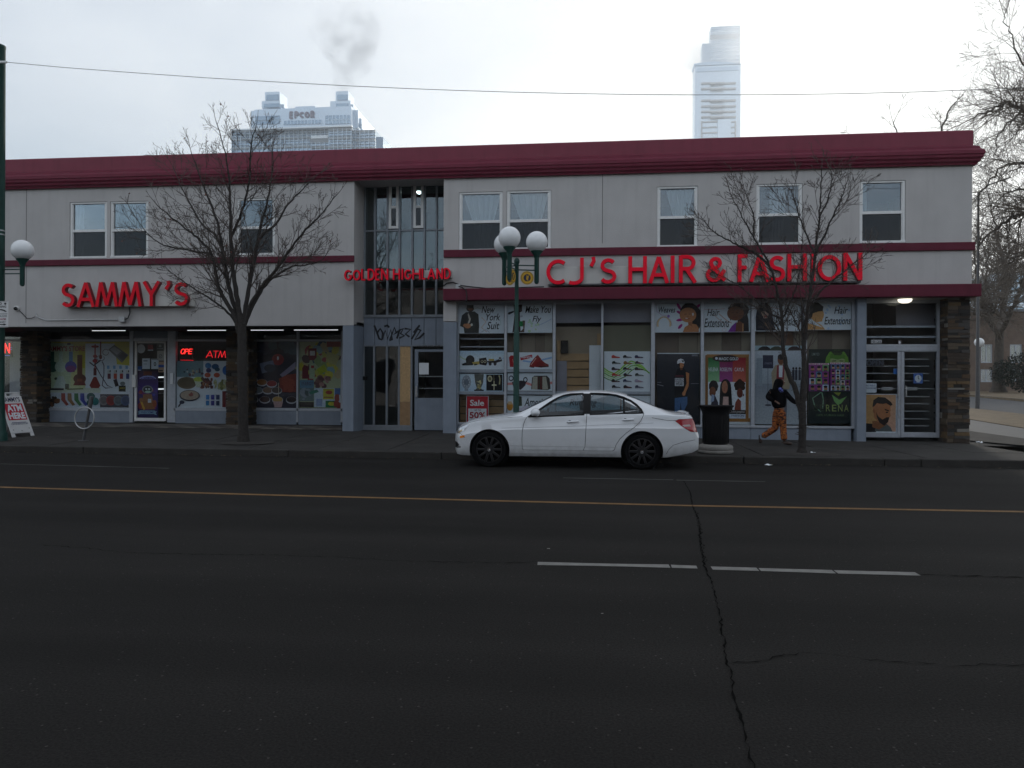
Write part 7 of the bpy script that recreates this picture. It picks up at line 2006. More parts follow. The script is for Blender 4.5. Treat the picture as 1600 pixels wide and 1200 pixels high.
# ------------------------------------------------------------------ person walking past the shop
YPN = 17.75
per = None
def skin(name, verts, edges, mat, parent, sub=2, root=0):
    """verts: (world point, radius)"""
    org = Vector(WL[parent.as_pointer()]) if parent else Vector((0, 0, 0))
    me = bpy.data.meshes.new(name)
    me.from_pydata([tuple(v[0] - org) for v in verts], edges, [])
    ob = bpy.data.objects.new('tmp', me); COL.objects.link(ob)
    md = ob.modifiers.new('s', 'SKIN'); md.use_smooth_shade = True
    ss = ob.modifiers.new('u', 'SUBSURF'); ss.levels = sub; ss.render_levels = sub
    sv = me.skin_vertices[0].data
    for i, v in enumerate(verts):
        r_ = v[1] if isinstance(v[1], tuple) else (v[1], v[1])
        sv[i].radius = r_; sv[i].use_root = (i == root)
    dg = bpy.context.evaluated_depsgraph_get()
    out = bpy.data.meshes.new_from_object(ob.evaluated_get(dg))
    bpy.data.objects.remove(ob)
    out.materials.clear(); out.materials.append(mat)
    out.polygons.foreach_set('use_smooth', [True] * len(out.polygons)); out.name = name
    return out
def PP(px, py, dy=0.0): return P(px, py, YPN + dy)
hip, waist, chest, neck = PP(1217.5, 640), PP(1217, 628), PP(1216, 616), PP(1218, 605.5)
shR, shL = PP(1226.5, 613, -.06), PP(1204.5, 612, .10)
elR, elL = PP(1237, 625, -.20), PP(1199, 621.5, .02)
haR, haL = PP(1246.2, 631.5, -.30), PP(1209, 626, -.12)
gz = zs_at(hip.x, YPN)
def gp(px, py, dy, z): 
    v = PP(px, py, dy); v.z = z; return v
knF, anF, toF = PP(1223.3, 664, -.05), PP(1225.5, 687, -.07), None
anF = gp(1225.5, 687, -.07, gz + .095); toF = gp(1237.5, 693, -.10, gz + .045); heF = gp(1222.5, 692, -.06, gz + .04)
knB, anB = PP(1211.5, 669, .08), PP(1189.5, 683.5, .10)
toB = gp(1187.5, 694, .10, gz + .035); heB = PP(1184, 683, .10)
hipF, hipB = PP(1220.5, 643, -.07), PP(1214, 643, .09)
head = PP(1220.5, 597, -.01)
M['skin'] = pmat('skin', (.16, .085, .055), .5, var=.08)
M['hoodie'] = pmat('black_hoodie', (.006, .006, .007), .95, var=.25, scale=9, bump=.3, bscale=14, spec=.05)
M['shoe'] = pmat('brown_shoe', (.035, .020, .014), .6, var=.3)
def camo():
    m = pmat('orange_camouflage', (.52, .15, .03), .85, var=.1, scale=10)
    t = m.node_tree; b = t.nodes['Principled BSDF']
    tcn = NN(t, 'ShaderNodeTexCoord')
    n = NN(t, 'ShaderNodeTexNoise'); n.inputs['Scale'].default_value = 13; n.inputs['Detail'].default_value = 1.5
    mp_ = NN(t, 'ShaderNodeMapping'); mp_.inputs['Scale'].default_value = (1, 1, 1.9); t.links.new(tcn.outputs['Object'], mp_.inputs[0]); t.links.new(mp_.outputs[0], n.inputs['Vector'])
    r = NN(t, 'ShaderNodeValToRGB'); r.color_ramp.interpolation = 'CONSTANT'
    el = r.color_ramp.elements
    el[0].position = 0; el[0].color = (.030, .010, .006, 1)
    el[1].position = .42; el[1].color = (.25, .062, .012, 1)
    e_ = el.new(.53); e_.color = (.40, .125, .022, 1)
    e_ = el.new(.62); e_.color = (.12, .032, .012, 1)
    t.links.new(n.outputs['Fac'], r.inputs['Fac']); t.links.new(r.outputs[0], b.inputs['Base Color'])
    return m
M['camo'] = camo()
pers = thing('person', 'person in black hooded top and orange camouflage trousers walking past the windows', 'person', (hip.x, YPN, gz))
k = .010
body_v = [(hip, .10), (waist, .095), (chest, (.12, .09)), (neck, .048), (head + Vector((0, 0, -.06)), .06), (head, (.075, .085)), (head + Vector((.01, 0, .075)), .06),
          (shR, .05), (elR, .036), (haR.lerp(elR, .12), .024), (shL, .05), (elL, .036), (haL.lerp(elL, .12), .024),
          (hipF, .078), (knF, .052), (anF, .034), (hipB, .078), (knB, .052), (anB, .034),
          (head + Vector((.085, -.02, -.005)), .018)]
body_e = [(0, 1), (1, 2), (2, 3), (3, 4), (4, 5), (5, 6), (2, 7), (7, 8), (8, 9), (2, 10), (10, 11), (11, 12), (0, 13), (13, 14), (14, 15), (0, 16), (16, 17), (17, 18), (5, 19)]
link('body', skin('body', body_v, body_e, M['skin'], pers), pers)
tro_v = [(hip + Vector((0, 0, .06)), (.135, .115)), (hip, (.14, .12)), (hipF, .112), (hipF.lerp(knF, .5), .100), (knF, .084), (knF.lerp(anF, .5), .076), (anF + Vector((0, 0, .02)), .078),
         (hipB, .112), (hipB.lerp(knB, .5), .100), (knB, .084), (knB.lerp(anB, .5), .076), (anB.lerp(knB, .06), .076)]
link('trousers', skin('trousers', tro_v, [(0, 1), (1, 2), (2, 3), (3, 4), (4, 5), (5, 6), (1, 7), (7, 8), (8, 9), (9, 10), (10, 11)], M['camo'], pers), pers)
hem = PP(1217.5, 639.5)
hoo_v = [(hem, (.205, .175)), (waist, (.20, .165)), (chest, (.20, .16)), (PP(1216.5, 609.5), (.15, .13)), (PP(1218.5, 603.5), .10),
         (shR, .078), (shR.lerp(elR, .5), .066), (elR, .060), (elR.lerp(haR, .6), .050), (haR.lerp(elR, .14), .040),
         (shL, .082), (shL.lerp(elL, .5), .072), (elL, .066), (elL.lerp(haL, .6), .056), (haL, .050)]
link('hooded_top', skin('hooded_top', hoo_v, [(0, 1), (1, 2), (2, 3), (3, 4), (2, 5), (5, 6), (6, 7), (7, 8), (8, 9), (2, 10), (10, 11), (11, 12), (12, 13), (13, 14)], M['hoodie'], pers), pers)
hair_v = [(head + Vector((-.02, .01, .085)), .085), (head + Vector((-.035, .015, .01)), .120), (head + Vector((-.07, .02, -.09)), .115), (PP(1213.5, 609, .03), (.125, .10)), (PP(1208.5, 619, .05), .085)]
link('hood', skin('hood', hair_v, [(0, 1), (1, 2), (2, 3), (3, 4)], M['hoodie'], pers), pers)
# face: brow, eyes, nose is part of the body mesh, mouth
fc = MB()
for sy in (-.032, .02): fc.sphere(head + Vector((.068, sy - .012, .012)), .009, 8, 6)
fc.build('eye', pmat('eye', (.5, .48, .45), .3), pers, kind='stuff')
# patterned blue cloth on the shoulder
def scarf_mat():
    m = pmat('blue_print_cloth', (.03, .035, .16), .8, var=.1)
    t = m.node_tree; b = t.nodes['Principled BSDF']; tcn = NN(t, 'ShaderNodeTexCoord')
    c = NN(t, 'ShaderNodeTexChecker'); c.inputs['Scale'].default_value = 26; c.inputs['Color1'].default_value = (.02, .025, .12, 1); c.inputs['Color2'].default_value = (.12, .16, .5, 1)
    t.links.new(tcn.outputs['Object'], c.inputs['Vector']); t.links.new(c.outputs[0], b.inputs['Base Color'])
    return m
link('scarf', skin('scarf', [(PP(1217, 606, -.12), .045), (PP(1220.5, 609.5, -.15), .052), (PP(1223, 613, -.13), .040)], [(0, 1), (1, 2)], scarf_mat(), pers), pers)
# shoes
for (an_, he_, to_) in ((anF, heF, toF), (anB, heB, toB)):
    link('shoe', skin('shoe', [(an_, .050), (an_.lerp(he_, .6), .052), (an_.lerp(to_, .45) + Vector((0, 0, -.015)), .050), (to_, (.045, .036))], [(0, 1), (0, 2), (2, 3)], M['shoe'], pers), pers)
# hands: palm, four fingers, thumb
def hand(wrist, fwd, up_, name='hand'):
    fwd = fwd.normalized(); sd = fwd.cross(up_).normalized(); up2 = sd.cross(fwd)
    v = [(wrist, .020), (wrist + fwd * .05, (.030, .018))]; e = [(0, 1)]
    for i, (o_, L_) in enumerate(((-.026, .062), (-.009, .072), (.009, .068), (.025, .054))):
        b = len(v)
        v += [(wrist + fwd * .085 + sd * o_, .0095), (wrist + fwd * (.085 + L_ * .55) + sd * o_ * 1.1 - up2 * .006, .0085), (wrist + fwd * (.085 + L_ * .95) + sd * o_ * 1.1 - up2 * .026, .0065)]
        e += [(1, b), (b, b + 1), (b + 1, b + 2)]
    b = len(v)
    v += [(wrist + fwd * .04 - sd * .034, .011), (wrist + fwd * .075 - sd * .055 - up2 * .01, .009)]
    e += [(0, b), (b, b + 1)]
    return link(name, skin(name, v, e, M['skin'], pers, 1), pers)
hand(haR.lerp(elR, .10), haR - elR, Vector((0, 0, 1)))
hand(haL.lerp(elL, -.10), haL - elL, Vector((0, 0, 1)))

# scraps on the ground
for lbl, (px, py), sz in (('white paper scrap on the pavement left of the bicycle post', (121, 670.5), .10), ('white paper scrap right of the bicycle post', (147.5, 679), .08), ('flat white scrap further along the left pavement', (172, 678.5), .07),
                          ('crumpled white wrapper in the gutter below the person', (1201, 727.5), .13), ('white scrap in the left gutter', (228.5, 708), .06), ('small white scrap beside the right tree foot', (1270, 707.5), .09),
                          ('pale scrap on the paving at the building corner', (1531, 692), .16), ('small pale pebble on the road left of the lane dash', (857, 858), .028), ('tiny pale chip on the dark road ahead of the lane dash', (941, 959.5), .016)):
    z = .008 if py > 706.9 and py < 1200 and py > 712 else .15
    g = PG(px, py, z if py < 712 else (0.006 if py > 735 else -.03))
    if py < 712 and py > 706.9 and px < 400: g = PG(px, py, -.03)
    q = MB(); n = 4
    vs = [(g.x + sz * (i / n - .5), g.y + sz * .8 * (j / n - .5), g.z + .004 + abs(rnd.gauss(0, sz * .10))) for j in range(n + 1) for i in range(n + 1)]
    q.add(vs, [(j * (n + 1) + i, j * (n + 1) + i + 1, (j + 1) * (n + 1) + i + 1, (j + 1) * (n + 1) + i) for j in range(n) for i in range(n)])
    tag(q.build('litter', M['concrete'] if py > 800 else M['paper']), lbl, 'litter')
lv = MB()
for k in range(260):
    x_ = rnd.uniform(-14, 14); y_ = YC - abs(rnd.gauss(0, .12)) - .02 if rnd.random() < .6 else rnd.uniform(YC + .3, YW - .1)
    z_ = road_z(y_) + .006 if y_ < YC else zs_at(x_, y_) + .006
    a = rnd.uniform(0, 6.28); s_ = rnd.uniform(.012, .032)
    lv.add([(x_ + s_ * math.cos(a + b_) * w_, y_ + s_ * math.sin(a + b_) * w_, z_ + rnd.uniform(0, .012)) for b_, w_ in ((0, 1.4), (1.57, .6), (3.14, 1.4), (4.71, .6))], [(0, 1, 2, 3)])
lv.build('dead_leaves', pmat('dead_leaf', (.12, .085, .05), .9, var=.4, scale=30), kind='stuff')
# ------------------------------------------------------------------ towers beyond the roof
M['tw_pale'] = pmat('tower_panel', (.60, .69, .79), .3, metal=.75, var=.06, scale=.05, spec=.5)
M['tw_glass'] = pmat('tower_glass', (.28, .38, .48), .15, metal=.85, var=.12, scale=.08, spec=.8)
M['tw_dark'] = pmat('tower_band', (.16, .18, .21), .3, var=.1, scale=.1)
M['tw_white'] = pmat('tower_white', (.74, .78, .82), .4, metal=.5, var=.05, scale=.05)
YE = 340.0
def tb(mb, x0, x1, yt, yb, y0, y1, Yref=None):
    a, c, e, f = RECT(x0, x1, yt, yb, Yref or y0)
    mb.box(a, c, y0, y1, e, f)
    return mb
ec = P(478, 233, YE)
epc = thing('office_tower', 'blue grey stepped office tower with twin rooftop blocks and EPCOR lettering', 'tower', (ec.x, YE, 0))
zero = lambda q: None
def tower_body(parent, name, mat, blocks):
    for (x0, x1, yt, yb, dy0, dy1) in blocks:
        m_ = MB()
        a, c, e, f = RECT(x0, x1, yt, yb, YE + dy0)
        if yb > 230: e = 0
        m_.box(a, c, YE + dy0, YE + dy1, e, f)
        m_.build(name, mat, parent)
tower_body(epc, 'block', M['tw_pale'], [
    (397.5, 549, 168.5, 200, 0, 30), (392, 397.3, 173, 200, 4, 30), (461, 492.5, 166, 168.4, 2, 28),
    (414, 437, 143.4, 157.3, 4, 13), (409, 437.5, 157.5, 168.3, 2, 13), (438, 444, 163, 168.3, 4, 13),
    (524.5, 544, 142.5, 157.3, 4, 13), (516, 547.5, 157.5, 168.3, 2, 13), (547.8, 552, 163, 168.3, 4, 13),
    (549.3, 559.5, 172, 200, 5, 34), (559.8, 565, 185, 200, 8, 36)])
tower_body(epc, 'shaft', M['tw_glass'], [(362, 514, 200.3, 260, 3, 40), (514, 550, 200.3, 260, 0, 40), (550, 586, 203, 260, 5, 44), (586.3, 598.5, 214, 260, 12, 44)])
# window bands, one part each
def wband(x0, x1, yt, yb, dy, mat='tw_glass', nm='window', t=.8):
    m_ = MB(); a, c, e, f = RECT(x0, x1, yt, yb, YE + dy - t)
    m_.box(a, c, YE + dy - t, YE + dy + .2, e, f)
    return m_.build(nm, M[mat], epc)
for b in ((399, 437, 181, 187.5), (399, 437, 188.6, 194), (443, 502, 188, 194), (508, 547, 180, 193.5)): wband(*b, 0, 'tw_glass', 'window', .4)
for b in ((416, 435, 147.5, 156.5), (412, 436, 161.5, 167.5), (527, 543, 147.5, 156.5), (525, 544, 161.5, 167.5)): wband(*b, 2 if b[2] > 158 else 4, 'tw_glass', 'window', .4)
for b in ((554, 565, 193, 199),): wband(*b, 8, 'tw_glass', 'window', .4)
for k, yy in enumerate((201, 214.5, 228)):
    wband(362.5, 484, yy, yy + 3.6, 3, 'tw_dark', 'spandrel', .7); wband(484.5, 514, yy, yy + 3.6, 3, 'tw_dark', 'spandrel', .7)
    wband(514.2, 549.8, yy - 1, yy + 2.8, 0, 'tw_dark', 'spandrel', .7); wband(550.3, 585.8, yy + 2.2, yy + 5.6, 5, 'tw_dark', 'spandrel', .7)
wband(484, 513, 216.5, 222, 3, 'tw_dark', 'spandrel', 1.0); wband(486, 512, 211.5, 216, 3, 'tw_white', 'spandrel', 1.1)
wband(362, 592, 198.8, 200.6, 0, 'tw_white', 'ledge', 2.0) if False else wband(362, 549.5, 198.6, 200.6, 0, 'tw_white', 'ledge', 1.6)
mu = MB()
for x_ in [362 + 6.9 * k for k in range(33)]:
    dy = 3 if x_ < 514 else (0 if x_ < 550 else 5)
    a = P(x_, 216, YE + dy - .95).x
    mu.box(a - .09, a + .09, YE + dy - .95, YE + dy, P(x_, 250, YE + dy).z, P(x_, 201 if dy < 5 else 203.5, YE + dy - .95).z)
for k in range(6):
    for (x0, x1, dy) in ((362, 514, 3), (514, 550, 0), (550, 586, 5)):
        y_ = 206.5 + 4.5 * k
        a, c, e, f = RECT(x0, x1, y_ - .16, y_ + .16, YE + dy - .95); mu.box(a, c, YE + dy - .9, YE + dy, e, f)
for x_ in [508 + 5.6 * k for k in range(8)]:
    a = P(x_, 187, YE - .6).x; mu.box(a - .12, a + .12, YE - .6, YE, P(x_, 193.5, YE).z, P(x_, 180, YE).z)
for x_ in [443 + 5.4 * k for k in range(12)]:
    a = P(x_, 191, YE - .6).x; mu.box(a - .12, a + .12, YE - .6, YE, P(x_, 194, YE).z, P(x_, 188, YE).z)
a, c, e, f = RECT(508, 547, 186.3, 187, YE - .6); mu.box(a, c, YE - .6, YE, e, f)
mu.build('mullion', M['tw_pale'], epc, kind='stuff')
x0, x1, z0, z1 = RECT(452, 492, 174.3, 184.3, YE - .3)
M['tw_letter'] = pmat('tower_letter', (.20, .17, .24), .5, var=.05)
for ch, u0, u1 in (('E', 0, .165), ('P', .20, .375), ('C', .40, .58), ('O', .60, .79), ('R', .83, 1.0)):
    letter_mb(ch, x0 + (x1 - x0) * u0, x0 + (x1 - x0) * u1, z0, z1, YE - .6, .58, .26).build('letter', M['tw_letter'], epc)
# slim residential tower
YJ = 430.0
jc = P(1121, 215, YJ)
jt = thing('apartment_tower', 'pale slim tower with curved top and stacked balconies above the roof', 'tower', (jc.x, YJ, 0))
a, c, e, f = RECT(1085.5, 1157, 102, 240, YJ)
MB().box(a, c, YJ, YJ + 9, 0, f).build('shaft', pmat('tower_pale_glass', (.76, .84, .92), .3, metal=.75, var=.06, scale=.05), jt)
q = MB()
xs_ = [1084 + (1157 - 1084) * i / 16 for i in range(17)]
top = [(P(x_, 97 + 3.2 * ((x_ - 1120) / 36) ** 2, YJ).x, P(x_, 97 + 3.2 * ((x_ - 1120) / 36) ** 2, YJ).z) for x_ in xs_]
q.prism(top + [(c + .3, f + .1), (a - .3, f + .1)], YJ - .5, YJ + 9)
q.build('crown_roof', M['tw_pale'], jt)
q = MB(); tb(q, 1089, 1153, 104.5, 111, YJ - .4, YJ + .1); q.build('top_window', M['tw_pale'], jt)
for k, yy in enumerate((129, 137.5, 156, 165, 173.3, 181.8)):
    q = MB()
    for (x0, x1, d_) in ((1096, 1111, 1.0), (1111, 1132, 2.2), (1132, 1150, 1.0)):
        a, c, e, f = RECT(x0, x1, yy - .6, yy + 1.8, YJ - d_); q.box(a, c, YJ - d_, YJ + .1, e, f)
    q.build('balcony', pmat('balcony_edge', (.55, .54, .54), .6, metal=.3) if k == 0 else bpy.data.materials['balcony_edge'], jt)
for k, yy in enumerate((190, 198.5, 207, 215.5)):
    for (x0, x1) in ((1096, 1121), (1143, 1150)):
        q = MB(); a, c, e, f = RECT(x0, x1, yy - .7, yy + 1.0, YJ - .6); q.box(a, c, YJ - .6, YJ + .1, e, f); q.build('balcony', bpy.data.materials['balcony_edge'], jt)
q = MB()
for x_ in (1096.5, 1149.5): tb(q, x_ - .8, x_ + .8, 189, 225, YJ - .8, YJ + .1)
q.build('fin', bpy.data.materials['balcony_edge'], jt)
q = MB(); tb(q, 1121.5, 1142.5, 186, 226, YJ - 1.0, YJ + .1); q.build('bay', bpy.data.materials['tower_pale_glass'], jt)
q = MB()
for x_ in range(1088, 1157, 5):
    a = P(x_, 160, YJ - .12).x; q.box(a - .1, a + .1, YJ - .12, YJ + .05, P(x_, 225, YJ).z, P(x_, 112, YJ).z)
q.build('mullion', M['tw_white'], jt, kind='stuff')
# taller tower behind it, faint in the air
YK = 560.0
kc = P(1126, 100, YK)
kt = thing('office_tower', 'taller blocky tower fading into bright haze behind the slim tower', 'tower', (kc.x, YK, 0))
for nm, (x0, x1, yt, yb) in (('shaft', (1110.5, 1156, 41, 240)), ('wing', (1097, 1110.3, 68, 240))):
    a, c, e, f = RECT(x0, x1, yt, yb, YK); MB().box(a, c, YK, YK + 9, 0, f).build(nm, M['tw_glass'], kt)
for yy in (53.5,): q = MB(); tb(q, 1110, 1156.5, yy, yy + 7, YK - .6, YK + .1); q.build('plant_floor', M['tw_dark'], kt)
q = MB()
for k in range(14): tb(q, 1110.6, 1155.9, 43 + 6 * k, 44 + 6 * k, YK - .3, YK + .1)
q.build('floor_band', M['tw_pale'], kt, kind='stuff')

# ------------------------------------------------------------------ the corner on the right: houses, trees, lamp pole
def brick(mb, *a): mb.box(*a)
YH_ = 74.0
hc = P(1560, 600, YH_)
house = thing('apartment_house', 'brown brick apartment house behind the big elm, right edge', 'house', (hc.x, YH_, 1.0))
hw = [(1532.5, 1551, 538, 567), (1534, 1552, 577, 597), (1488, 1508, 538, 567), (1578, 1597, 538, 567), (1580, 1598, 578, 597), (1620, 1640, 538, 567), (1660, 1680, 538, 567), (1620, 1640, 577, 597)]
rc = [RECT(*w_, YH_) for w_ in hw]
xh0, xh1 = P(1440, 560, YH_).x, P(1760, 560, YH_).x
# openings must share rows: use common heights
r1 = (rc[0][2], rc[0][3]); r2 = (rc[1][2], rc[1][3])
hls = [(r[0], r[1], *(r1 if w_[2] < 560 else r2)) for r, w_ in zip(rc, hw)]
hls = [h for i, h in enumerate(hls) if i in (0, 2, 3, 5, 6)] + [(hls[i][0], hls[i][1], *r2) for i in (0, 3, 5)]
holed('wall', xh0, xh1, .4, P(1580, 487, YH_).z, YH_, .3, hls, pmat('house_brick', (.17, .125, .10), .9, var=.2, scale=1.5), house)
MB().box(xh0, xh1, YH_ + .31, YH_ + 14, .4, P(1580, 487, YH_).z + .1).build('core', M['interior_dark'], house) if False else None
MB().box(xh0 - .2, xh1 + .2, YH_ - .15, YH_ + 14, P(1580, 487, YH_).z + .002, P(1580, 483, YH_).z).build('roof', M['tw_dark'], house)
MB().box(xh0 + .01, xh1 - .01, YH_ + 1.4, YH_ + 1.6, .4, P(1580, 487, YH_).z).build('back_wall', M['interior_dark'], house)
for h in hls:
    q = MB(); w_ = .10
    for (a, c, e, f) in ((h[0], h[1], h[2], h[2] + w_), (h[0], h[1], h[3] - w_, h[3]), (h[0], h[0] + w_, h[2] + w_, h[3] - w_), (h[1] - w_, h[1], h[2] + w_, h[3] - w_), ((h[0] + h[1]) / 2 - .05, (h[0] + h[1]) / 2 + .05, h[2] + w_, h[3] - w_)):
        q.box(a, c, YH_ + .08, YH_ + .16, e, f)
    wf = q.build('window', M['alu'], house)
    MB().box(h[0] + w_, h[1] - w_, YH_ + .10, YH_ + .11, h[2] + w_, h[3] - w_).build('pane', M['glass'], wf)
# grey tower far behind the elms
YG = 210.0
gt_ = thing('apartment_tower', 'grey tower block seen through the elm branches at the right edge', 'tower', (P(1590, 600, YG).x, YG, 0))
a, c, e, f = RECT(1558, 1640, 425, 600, YG)
MB().box(a, c, YG, YG + 25, 0, f).build('block', M['tw_pale'], gt_)
for k in range(10):
    q = MB(); tb(q, 1560, 1638, 432 + 16 * k, 440 + 16 * k, YG - .2, YG + .1); q.build('window_band', M['tw_glass'], gt_)

# slim dark pole at the corner with a lamp bracket
pb = PD(1527.2, 638.5, 37.5)
sp_ = thing('street_lamp', 'slim dark pole on the grass verge right of the stone pillar', 'street lamp', (pb.x, pb.y, pb.z))
zt_ = P(1527, 300, pb.y).z
MB().lathe([(.10, pb.z - .1), (.095, pb.z + .6), (.07, pb.z + 4), (.05, zt_)], (pb.x, pb.y, 0), 14).build('post', M['darksteel'], sp_, smooth=True)
MB().tube([(pb.x, pb.y, zt_ - .1), (pb.x + .3, pb.y - .4, zt_ + .25), (pb.x + .9, pb.y - 1.2, zt_ + .4)], .035, 8).build('arm', M['darksteel'], sp_)
q = MB(); w_ = PD(1530, 535, 42)
lp = thing('porch_lamp', 'small white globe lamp left of the brown house windows', 'lamp', w_)
q.sphere(w_, .26, 16, 10); q.build('globe', M['globe'], lp, smooth=True)
gz2 = .35
MB().tube([(w_.x, w_.y, gz2), (w_.x, w_.y, w_.z - .24)], .05, 8).build('post', M['darksteel'], lp)

# big elms
def elm(name, label, base, rt, limbs, prm, seed, trunk=None):
    r = random.Random(seed)
    t = thing(name, label, 'tree', base, 'bare elms beyond the shop')
    tk, cr_ = MB(), MB()
    if trunk:
        tk.tube(trunk[0], trunk[1], 14)
    for pts, r0, r1 in limbs:
        wp_ = catm(pts, 5); n = len(wp_)
        wp_ = [w_ + rvec(r) * prm['L'] * .03 * (0 if i == 0 else 1) for i, w_ in enumerate(wp_)]
        lr = [r0 + (r1 - r0) * (i / (n - 1)) ** .8 for i in range(n)]
        tk.tube(wp_, lr, 8)
        tot = sum((wp_[i + 1] - wp_[i]).length for i in range(n - 1))
        m = int(tot * prm['ldens'])
        for k in range(m):
            tt = prm['start'] + (1 - prm['start']) * ((k + r.random()) / m)
            i = min(n - 2, int(tt * (n - 1)))
            pos = wp_[i].lerp(wp_[i + 1], tt * (n - 1) - i)
            tan = (wp_[i + 1] - wp_[i]).normalized()
            side = rvec(r); side = (side - tan * side.dot(tan)).normalized()
            ang = r.uniform(.5, 1.1)
            shoot(cr_, r, pos, (tan * math.cos(ang) + side * math.sin(ang)).normalized(), prm['L'] * r.uniform(.45, 1.15) * (1.25 - .6 * tt), max(prm['rmin'] * 1.6, lr[i] * .4), prm['depth'], prm)
        shoot(cr_, r, wp_[-1], (wp_[-1] - wp_[-2]).normalized(), prm['L'] * .8, max(prm['rmin'] * 2, r1), prm['depth'], prm)
    tk.build('trunk', M['elm'], t, smooth=True)
    cr_.build('crown', M['elmtwig'], t, smooth=True)
    return t
def EP(dist, *pp): return [PD(a, b, dist + d_) for a, b, d_ in pp]
# elm in view: trunk at px 1557
d0 = 62.0
tb0 = PD(1560, 609, d0)
prmE = dict(seg=.9, wob=.18, up=.02, rmin=.013, dens=1.7, ldens=3.2, start=.12, L=4.6, depth=2)
elm('bare_elm', 'big bare elm with thick trunk on the grass in front of the brown house', tb0, .4,
    [(EP(d0, (1561, 530, 0), (1548, 500, -2), (1538, 470, -3), (1528, 440, -4), (1524, 405, -5)), .22, .05),
     (EP(d0, (1562, 520, 0), (1566, 480, 2), (1570, 440, 3), (1566, 400, 4), (1556, 360, 5), (1548, 330, 5)), .26, .05),
     (EP(d0, (1563, 525, 0), (1578, 490, -2), (1592, 455, -3), (1604, 420, -4), (1618, 380, -6)), .24, .05),
     (EP(d0, (1566, 480, 2), (1580, 440, 4), (1588, 400, 5), (1590, 350, 6)), .18, .04),
     (EP(d0, (1548, 500, -2), (1532, 492, -5), (1516, 482, -8), (1500, 470, -9)), .12, .04)],
    prmE, 5, ([tb0 + Vector((0, 0, -.2)), tb0 + Vector((0, 0, .35)), PD(1560, 575, d0), PD(1561, 545, d0), PD(1562, 515, d0)], [.70, .48, .36, .34, .30]))
# nearer elm whose trunk stands outside the frame on the right; its boughs reach in
d1 = 33.0
tb1 = PD(1760, 668, d1); tb1.z = .1
fork = PD(1740, 450, d1)
prmN = dict(seg=.5, wob=.15, up=-.02, rmin=.0052, dens=3.0, ldens=3.6, start=.10, L=2.5, depth=2)
elm('bare_elm', 'nearer bare elm whose boughs reach in from the right edge over the roof corner', tb1, .4,
    [(EP(d1, (1742, 460, 0), (1700, 395, -1), (1660, 350, -1), (1625, 330, 0), (1596, 335, 1), (1572, 345, 1), (1545, 365, 2), (1527, 385, 2)), .20, .03),
     (EP(d1, (1740, 450, 0), (1700, 330, 1), (1660, 240, 1), (1620, 190, 1), (1590, 168, 0), (1570, 160, 0), (1548, 172, -1), (1520, 184, -1)), .17, .025),
     (EP(d1, (1700, 330, 1), (1650, 290, 2), (1615, 262, 3), (1585, 255, 3), (1565, 262, 3), (1545, 285, 3), (1528, 308, 3)), .11, .02),
     (EP(d1, (1660, 240, 1), (1640, 180, 0), (1620, 140, -1), (1604, 110, -1), (1590, 80, -2), (1578, 50, -2), (1566, 25, -2)), .08, .014),
     (EP(d1, (1620, 190, 1), (1600, 180, -2), (1575, 190, -3), (1560, 215, -4), (1552, 245, -4)), .06, .012),
     (EP(d1, (1625, 330, 0), (1605, 300, 2), (1580, 300, 4), (1560, 312, 5), (1540, 330, 5)), .07, .014),
     (EP(d1, (1700, 395, -1), (1650, 400, 3), (1615, 395, 5), (1590, 400, 6), (1570, 420, 6)), .16, .03),
     (EP(d1, (1640, 180, 0), (1615, 150, 2), (1590, 140, 3), (1560, 140, 3)), .07, .015)],
    prmN, 9, ([tb1 + Vector((0, 0, -.2)), tb1 + Vector((0, 0, .5)), PD(1755, 560, d1), PD(1742, 455, d1)], [.8, .55, .46, .40]))
# third elm further back
d2 = 88.0
tb2 = PD(1524, 606, d2)
prmF = dict(seg=1.2, wob=.18, up=.03, rmin=.017, dens=1.2, ldens=2.4, start=.15, L=5.5, depth=2)
elm('bare_elm', 'farther bare elm just right of the building corner', tb2, .4,
    [(EP(d2, (1525, 530, 0), (1515, 480, -2), (1508, 430, -3), (1500, 380, -3)), .26, .05),
     (EP(d2, (1525, 530, 0), (1535, 470, 2), (1542, 420, 3), (1548, 370, 4)), .28, .05),
     (EP(d2, (1525, 540, 0), (1545, 500, 4), (1562, 460, 6), (1576, 430, 6)), .22, .05)],
    prmF, 15, ([tb2, PD(1524, 575, d2), PD(1525, 535, d2)], [.5, .42, .36]))
# tree tops over the roof
d3 = 58.0
tb3 = PD(1440, 600, d3); tb3.z = 1.0
elm('bare_elm', 'bare tree behind the shop with twigs showing over the red parapet', tb3, .3,
    [(EP(d3, (1440, 330, 0), (1420, 260, 0), (1405, 215, 0), (1396, 190, 0)), .14, .03),
     (EP(d3, (1440, 330, 0), (1450, 250, 1), (1470, 205, 1), (1482, 175, 1), (1494, 158, 1)), .16, .03),
     (EP(d3, (1440, 340, 0), (1380, 260, 2), (1350, 225, 2)), .12, .03)],
    dict(seg=.8, wob=.2, up=.06, rmin=.014, dens=1.2, ldens=.9, start=.45, L=2.4, depth=2), 31, ([tb3, PD(1440, 480, d3), PD(1440, 330, d3)], [.35, .28, .2]))
